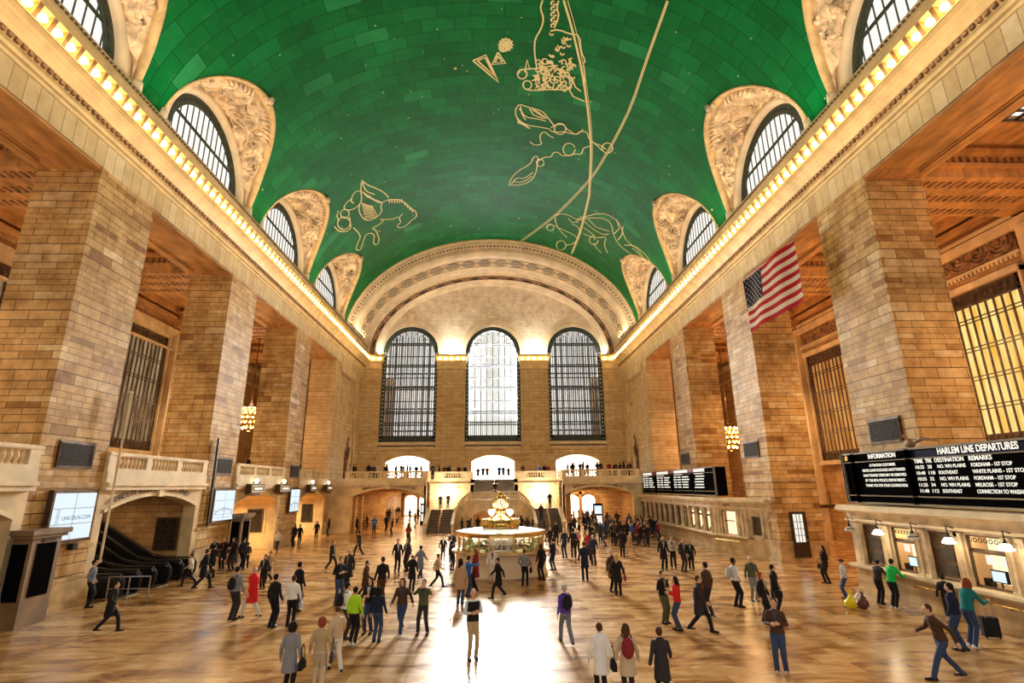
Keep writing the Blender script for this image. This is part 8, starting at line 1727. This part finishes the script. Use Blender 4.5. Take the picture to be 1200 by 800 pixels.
('second gold line running parallel beside the first band on the vault',0.050,[[(26.58,1.3001),(28.18,1.2612),(29.93,1.2239),(32.08,1.1824),(34.73,1.1363),(37.36,1.0942),(40.13,1.0567),(42.59,1.0314),(47.23,0.9889),(47.47,0.9880),(50.73,0.9773),(54.12,0.9681),(57.38,0.9684),(60.92,0.9749)],]),
('thin gold line crossing the vault diagonally towards the end arch',0.070,[[(24.66,0.9484),(29.27,0.9480),(33.57,0.9418),(37.07,0.9581),(40.49,0.9819),(44.08,1.0138),(48.59,1.0843),(53.24,1.1674),(57.51,1.2662),(61.74,1.3784)],[(24.66,0.9428),(29.27,0.9417),(33.57,0.9347),(37.08,0.9505),(40.51,0.9737),(44.10,1.0051),(48.63,1.0751),(53.30,1.1577),(57.60,1.2561),(61.88,1.3680)],]),
('gold line drawing of two fish tied by a long ribbon on the vault',0.100,[[(37.36,1.4653),(36.63,1.4492),(36.90,1.4067),(37.12,1.3392),(37.65,1.3149),(38.59,1.2746)],[(37.36,1.4653),(38.31,1.4601),(39.10,1.4175),(39.18,1.3668),(39.18,1.2902)],[(37.16,1.4478),(38.18,1.4143),(38.16,1.3588),(38.29,1.3144)],[(37.03,1.4002),(37.75,1.3791),(38.03,1.3283)],[(36.84,1.4427),(37.76,1.4340),(38.51,1.4133)],[(38.38,1.4568),(38.68,1.4468),(39.03,1.4503)],[(38.48,1.4510),(38.79,1.4410),(39.08,1.4433)],[(38.58,1.4452),(38.89,1.4351),(39.12,1.4363)],[(38.68,1.4394),(38.99,1.4292),(39.17,1.4292)],[(38.78,1.4335),(39.09,1.4232),(39.22,1.4222)],[(38.88,1.4276),(39.19,1.4173),(39.27,1.4151)],[(38.98,1.4217),(39.29,1.4113),(39.31,1.4080)],[(39.08,1.4157),(39.39,1.4052),(39.36,1.4009)],[(39.18,1.4097),(39.49,1.3992),(39.40,1.3938)],[(39.28,1.4037),(39.59,1.3931),(39.45,1.3867)],[(36.99,1.3883),(37.25,1.3812),(37.10,1.3667)],[(37.10,1.3794),(37.36,1.3722),(37.21,1.3589)],[(37.21,1.3704),(37.47,1.3632),(37.32,1.3510)],[(37.32,1.3614),(37.57,1.3541),(37.43,1.3431)],[(37.42,1.3524),(37.68,1.3450),(37.54,1.3352)],[(37.53,1.3433),(37.79,1.3358),(37.65,1.3272)],[(37.63,1.3341),(37.89,1.3266),(37.76,1.3192)],[(37.74,1.3249),(37.99,1.3173),(37.87,1.3111)],[(38.98,1.2849),(38.44,1.2628),(38.22,1.2259),(38.70,1.2092),(38.90,1.1879),(39.16,1.1523),(38.59,1.1443),(38.29,1.1071),(39.16,1.0876),(39.49,1.0455),(39.98,1.0035)],[(39.34,1.2892),(39.54,1.2619),(39.11,1.2191),(39.18,1.1789),(38.95,1.1475),(38.21,1.1281)],[(38.72,1.2123),(39.11,1.2132),(39.45,1.2214),(39.64,1.2349),(39.63,1.2498),(39.41,1.2621),(39.06,1.2683),(38.67,1.2670),(38.35,1.2586),(38.18,1.2455),(38.19,1.2310),(38.39,1.2189),(38.72,1.2123)],[(40.26,1.2638),(40.06,1.2915),(39.69,1.3066),(39.90,1.3314),(40.80,1.3335),(41.46,1.3169),(41.83,1.3554),(41.37,1.3806)],[(39.10,0.9554),(39.54,0.9549),(39.93,0.9649),(40.12,0.9817),(40.01,0.9986),(39.67,1.0089),(39.22,1.0089),(38.85,0.9988),(38.68,0.9825),(38.77,0.9660),(39.10,0.9554)],[(39.44,1.0601),(39.40,1.0181),(39.61,0.9863)],[(48.91,1.4764),(47.45,1.4642),(46.22,1.4306),(44.77,1.3639),(43.59,1.3547),(43.27,1.3284),(44.92,1.3277),(46.24,1.3290),(47.74,1.3523),(48.71,1.4092),(48.91,1.4764)],[(48.63,1.4619),(47.37,1.4350),(47.44,1.3906),(46.09,1.3442)],[(44.06,1.3246),(43.28,1.2935),(43.08,1.2596),(42.24,1.2510),(42.16,1.2238),(42.53,1.2070),(42.18,1.1602),(41.74,1.1426),(41.49,1.1020),(40.57,1.1042),(40.03,1.0746)],[(41.08,1.1430),(41.52,1.1431),(41.92,1.1511),(42.17,1.1649),(42.22,1.1811),(42.03,1.1956),(41.67,1.2047),(41.24,1.2062),(40.83,1.2000),(40.55,1.1878),(40.45,1.1723),(40.56,1.1573),(40.85,1.1463)],[(44.20,1.2921),(44.65,1.2954),(44.92,1.3083),(44.86,1.3236),(44.51,1.3330),(44.05,1.3315),(43.74,1.3201),(43.74,1.3049),(44.03,1.2938)],[(48.12,1.4481),(48.23,1.4105),(47.61,1.3752),(46.79,1.3486)],]),
('gold line drawing of a reclining figure with streaming water beside the end arch',0.100,[[(53.47,1.1614),(52.64,1.1369),(52.42,1.0773),(52.83,1.0283),(51.68,0.9851),(49.26,0.8849),(48.89,0.8038),(49.31,0.7350),(50.93,0.6703),(51.26,0.6151),(50.50,0.5296),(50.33,0.4477),(50.53,0.3831)],[(53.09,1.0258),(51.35,0.9517),(50.02,0.8551),(50.10,0.7940),(51.74,0.7561),(52.90,0.6900),(52.91,0.6033),(52.28,0.5235)],[(56.72,1.2118),(55.69,1.1866),(55.79,1.1498),(56.09,1.0922),(56.20,1.0247),(56.73,0.9701),(58.46,0.9934),(59.56,1.0443)],[(59.52,1.0416),(60.34,1.0421),(61.05,1.0557),(61.35,1.0774),(61.11,1.0984),(60.44,1.1105),(59.62,1.1093),(58.96,1.0956),(58.69,1.0747),(58.90,1.0542),(59.52,1.0417)],[(53.79,1.1636),(54.91,1.1558),(56.40,1.1179),(57.56,1.0514)],[(52.43,0.9769),(53.21,0.8903),(53.06,0.8100),(52.21,0.7807)],[(51.72,0.9474),(52.45,0.8803),(51.74,0.7882)],[(54.76,0.8332),(55.33,0.8310),(55.90,0.8385),(56.29,0.8536),(56.38,0.8717),(56.13,0.8871),(55.63,0.8950),(55.04,0.8933),(54.54,0.8827),(54.27,0.8664)],[(55.07,0.9478),(54.77,0.8701),(53.86,0.8194),(52.99,0.7897),(55.06,0.7794),(56.06,0.7284)],[(55.84,0.8561),(56.60,0.8239),(56.99,0.7726)],[(52.21,0.6437),(50.90,0.5857),(50.86,0.5057),(51.42,0.4274)],[(49.22,0.7154),(50.84,0.6950),(52.22,0.7029)],[(48.90,0.7734),(50.09,0.7313),(51.59,0.7479)],[(53.95,1.0454),(54.21,0.9960),(55.33,0.9648)],[(53.17,1.0797),(53.68,1.0479),(53.14,1.0068)],[(56.19,1.1580),(56.77,1.1596),(57.21,1.1710),(57.31,1.1871),(57.03,1.2009),(56.50,1.2064),(55.95,1.2014),(55.61,1.1882),(55.62,1.1724),(55.97,1.1605)],[(53.73,0.9627),(54.01,0.9203),(54.24,0.8770),(55.14,0.8546)],[(51.49,0.5843),(51.26,0.5088),(51.48,0.4417),(51.36,0.4129)],]),
]
# ---- gold line figures painted on the vault (thin leaf lines lying just under its surface)
for label,w,strokes in CONST:
    b=MB()
    def pt(y,t,off=.035): return Vector(((VA-off)*math.cos(t),y,ZC+(VB-off)*math.sin(t)))
    for st in strokes:
        if len(st)>3 and label.find('triangles')<0:
            for it in range(1):
                q=[st[0]]
                for (a,c),(a2,c2) in zip(st,st[1:]): q+=[(a*.75+a2*.25,c*.75+c2*.25),(a*.25+a2*.75,c*.25+c2*.75)]
                st=q+[st[-1]]
        P=[]
        for (y0,t0),(y1,t1) in zip(st,st[1:]):
            n=max(1,int(math.hypot(y1-y0,(t1-t0)*15)/.8))
            for k in range(n): P.append((y0+(y1-y0)*k/n,t0+(t1-t0)*k/n))
        P.append(st[-1]); Q=[pt(*p) for p in P]; vs=[]
        for i,q in enumerate(Q):
            d_=(Q[min(i+1,len(Q)-1)]-Q[max(i-1,0)]); nrm=Vector((q.x/VA**2,0,(q.z-ZC)/VB**2)).normalized()
            s_=d_.cross(nrm); s_=s_.normalized()*w/2 if s_.length>1e-6 else Vector((0,w/2,0)); vs+= [tuple(q-s_),tuple(q+s_),tuple(q+s_-nrm*.012),tuple(q-s_-nrm*.012)]
        fs=[(i*4+2,i*4+3,i*4+7,i*4+6) for i in range(len(Q)-1)]+[(i*4+1,i*4+2,i*4+6,i*4+5) for i in range(len(Q)-1)]+[(i*4+3,i*4,i*4+4,i*4+7) for i in range(len(Q)-1)]
        b.add(vs,fs)
    b.obj('ceiling_painting',M['gold'],label=label,cat='painting')

for r in PEOPLE: person(*r[:11],**r[11])
for r in FAR: far_person(*r[:11],**r[11])
# ---- bags and luggage (each its own thing)
def bag(x,y,z,deg,kind,col,label):
    e=empty({'backpack':'backpack','handbag':'handbag','sack':'plastic_bag'}[kind],(x,y,z),(0,0,math.radians(-deg)),label=label,cat='bag')
    b=MB()
    if kind=='backpack':
        b.ball((0,0,.22),(.15,.10,.23),14,10); b.ball((0,-.08,.15),(.11,.06,.12),12,8); me=remeshed(b,'body',.018,2); inst('body',me,e,cloth(col))
        b=MB()
        for s in (-1,1): b.tube([(s*.09,.06,.42),(s*.11,.14,.46),(s*.12,.30,.40),(s*.12,.31,.2),(s*.1,.1,.06)],.016,6)
        o=b.obj('strap',M['white'],e); o.data.materials[0]=cloth(tuple(c*.6 for c in col))
    elif kind=='handbag':
        b.ball((0,0,.13),(.06,.17,.13),14,8); b.box(-.05,.05,-.15,.15,.0,.18); me=remeshed(b,'body',.016,2); inst('body',me,e,cloth(col))
        b=MB(); b.tube([(0,-.13,.2),(0,-.09,.42),(0,0,.55),(0,.09,.42),(0,.13,.2)],.012,6); o=b.obj('strap',M['white'],e); o.data.materials[0]=cloth(tuple(c*.6 for c in col))
    else:
        rnd=random.Random(int(x*100)); b.ball((0,0,.18),(.22,.2,.2),14,10); b.ball((.03,.02,.36),(.12,.1,.12),10,6); b.tube([(0,0,.4),(.06,.02,.55),(.02,.05,.6)],[.06,.03,.05],7)
        for q in range(9): a=rnd.random()*6.28; b.ball((.16*math.cos(a),.15*math.sin(a),.1+rnd.random()*.2),.08,8,6)
        me=remeshed(b,'body',.02,1); inst('body',me,e,cloth(col,.35))
        b=MB(); b.torus((.04,.02,.6),.07,.012,'y'); o=b.obj('handle',M['white'],e); o.data.materials[0]=cloth(col,.35)
    return e
for r in BAGS: bag(*r)
def suitcase(x,y,deg,label):
    e=empty('suitcase',(x,y,0),(0,0,math.radians(-deg)),label=label,cat='suitcase')
    b=MB(); b.box(-.22,.22,-.13,.13,.06,.62); b.ball((0,0,.34),(.2,.16,.26),12,8); me=remeshed(b,'body',.02,2); inst('body',me,e,cloth((.012,.012,.016)))
    b=MB(); b.tube([(-.1,-.12,.6),(-.1,-.14,1.0),(.1,-.14,1.0),(.1,-.12,.6)],.012,6); b.obj('pull_handle',M['steel'],e)
    b=MB(); b.box(-.2,.2,.13,.15,.2,.24); b.box(-.2,.2,.13,.15,.42,.44); b.obj('zip_trim',M['steel'],e)
    for s in (-1,1): b=MB(); b.torus((s*.17,-.08,.045),.03,.016,'x'); b.obj('wheel',M['rubber'],e)
suitcase(SUIT[0],SUIT[1],20,'black wheeled suitcase with a raised handle beside the teal-jacketed woman')
# ================================================================== LIGHT
def area(name,loc,rot,sx,sy,power,col,spread=180,label=None):
    l=bpy.data.lights.new(name,'AREA'); l.shape='RECTANGLE'; l.size=sx; l.size_y=sy; l.energy=power; l.color=col; l.spread=math.radians(spread)
    o=bpy.data.objects.new(name,l); C.objects.link(o); o.location=loc; o.rotation_euler=rot; return o
def point(name,loc,power,col,r=.3):
    l=bpy.data.lights.new(name,'POINT'); l.energy=power; l.color=col; l.shadow_soft_size=r
    o=bpy.data.objects.new(name,l); C.objects.link(o); o.location=loc; return o
W=bpy.data.worlds.new('World'); sc.world=W; W.use_nodes=True; nt=W.node_tree
bg=nt.nodes['Background']; bg.inputs[0].default_value=(1,.95,.87,1); bg.inputs[1].default_value=SKY
area('window_skyglow',(0,75.0,20.5),(math.radians(-90-12),0,0),7.0,13,P_SKYG,(.95,.97,1),150)
area('window_daylight',(0,75.2,20.5),(math.radians(-90+18),0,0),7.0,13,P_WIN,(1,.97,.90),75)
for s in (-1,1):
    # light thrown by the cornice bulbs
    for k in range(5):
        y=6+k*13.5
        a=area('cornice_glow',(s*16.7,y,23.6),(0,math.radians(s*155),0),.6,13,P_COR,(1,.78,.5)); 
        a=area('cornice_wash',(s*16.55,y,21.95),(0,math.radians(s*-42),0),.3,13,P_WASH,(1,.70,.36))
    for yc in BAYS:
        area('gallery_lamp',(s*24.5,yc,13.5),(0,0,0),2.5,5,P_GAL*(1.0 if s>0 else .55),(1,.55,.24) if s>0 else (1,.68,.4))
        area('gallery_uplight',(s*24.5,yc,13.6),(PI,0,0),2.5,5,P_GAL*(.5 if s>0 else .3),(1,.50,.2) if s>0 else (1,.62,.32))
    point('chandelier_light',(s*24.5,53.6,11.6 if s<0 else 9.3),2500,(1,.6,.28),1.2)
for x in (-16.6,-5.8,5.8,16.6): area('capital_glow',(x,70.8,22.75),(math.radians(165),0,0),3,.6,P_CAP,(1,.86,.66))
for i,yc in enumerate(BAYS[1:]):
    if yc>40: area('vestibule_lamp',(-21.2,yc,3.4),(0,0,0),2,4,650,(1,.72,.36))
area('escalator_lamp',(-22.5,30,4.3),(0,0,0),4,5,110,(1,.68,.38))
for x in (-11.5,11.8):
    for y in (64,71,79,87): area('passage_lamp',(x,y,4.3 if y<66 else 4.8),(0,0,0),3,3,330,(1,.66,.32))
for x in (-11.5,0,11.5): area('vestibule_lamp',(x,75.3,9.3),(0,0,0),6,3,2100,(1,.93,.8))
for y in (13,17,21,24): area('office_lamp',(17.3,y,2.98),(0,0,0),.8,2,40,(1,.72,.4))
for y in (42.5,45.5): area('office_lamp',(17.3,y,2.98),(0,0,0),.8,2,60,(1,.72,.4))
for x in (-5.35,5.55): point('wall_lamp_light',(x,63.6,4.0),700,(1,.85,.65),.24)
for k in range(4):
    a=PI/2*k+PI/4; point('booth_lamp_light',(BC[0]+.75*math.cos(a),BC[1]+.75*math.sin(a),3.6),420,(1,.82,.56),.2)
point('apse_lamp',(.2,61.1,1.9),220,(1,.6,.3),.2)
area('booth_inner_light',(BC[0],BC[1],2.1),(0,0,0),2.6,2.6,200,(1,.82,.55))
for y in (22.75,19.2,17.05): point('window_lamp_light',(15.95,y,2.6),30,(1,.75,.45),.15)
# ================================================================== CAMERA
cam=bpy.data.cameras.new('camera'); co=bpy.data.objects.new('camera',cam); C.objects.link(co)
f,yaw,pitch,roll=610.8,.03796,.27038,.0105
cam.sensor_width=36; cam.lens=f*36/1200; cam.clip_end=400; cam.clip_start=.05
cy,sy,cp,sp=math.cos(yaw),math.sin(yaw),math.cos(pitch),math.sin(pitch)
fw=Vector((sy*cp,cy*cp,sp)); rt=Vector((cy,-sy,0)); up=rt.cross(fw); c_,s_=math.cos(roll),math.sin(roll)
rt2=rt*c_-up*s_; up2=rt*s_+up*c_
co.matrix_world=Matrix.Translation((0,0,4.75))@Matrix((rt2,up2,-fw)).transposed().to_4x4()
sc.camera=co
vs_=sc.view_settings; sc.display_settings.display_device='sRGB'; vs_.view_transform='Standard'; vs_.look='None'; vs_.exposure=EXPO; vs_.gamma=1; vs_.use_curve_mapping=False
sc.cycles.use_denoising=True; sc.cycles.max_bounces=7; sc.cycles.diffuse_bounces=4; sc.cycles.glossy_bounces=3; sc.cycles.transmission_bounces=4; sc.cycles.transparent_max_bounces=12
sc.cycles.sample_clamp_indirect=6; sc.cycles.caustics_reflective=False; sc.cycles.caustics_refractive=False
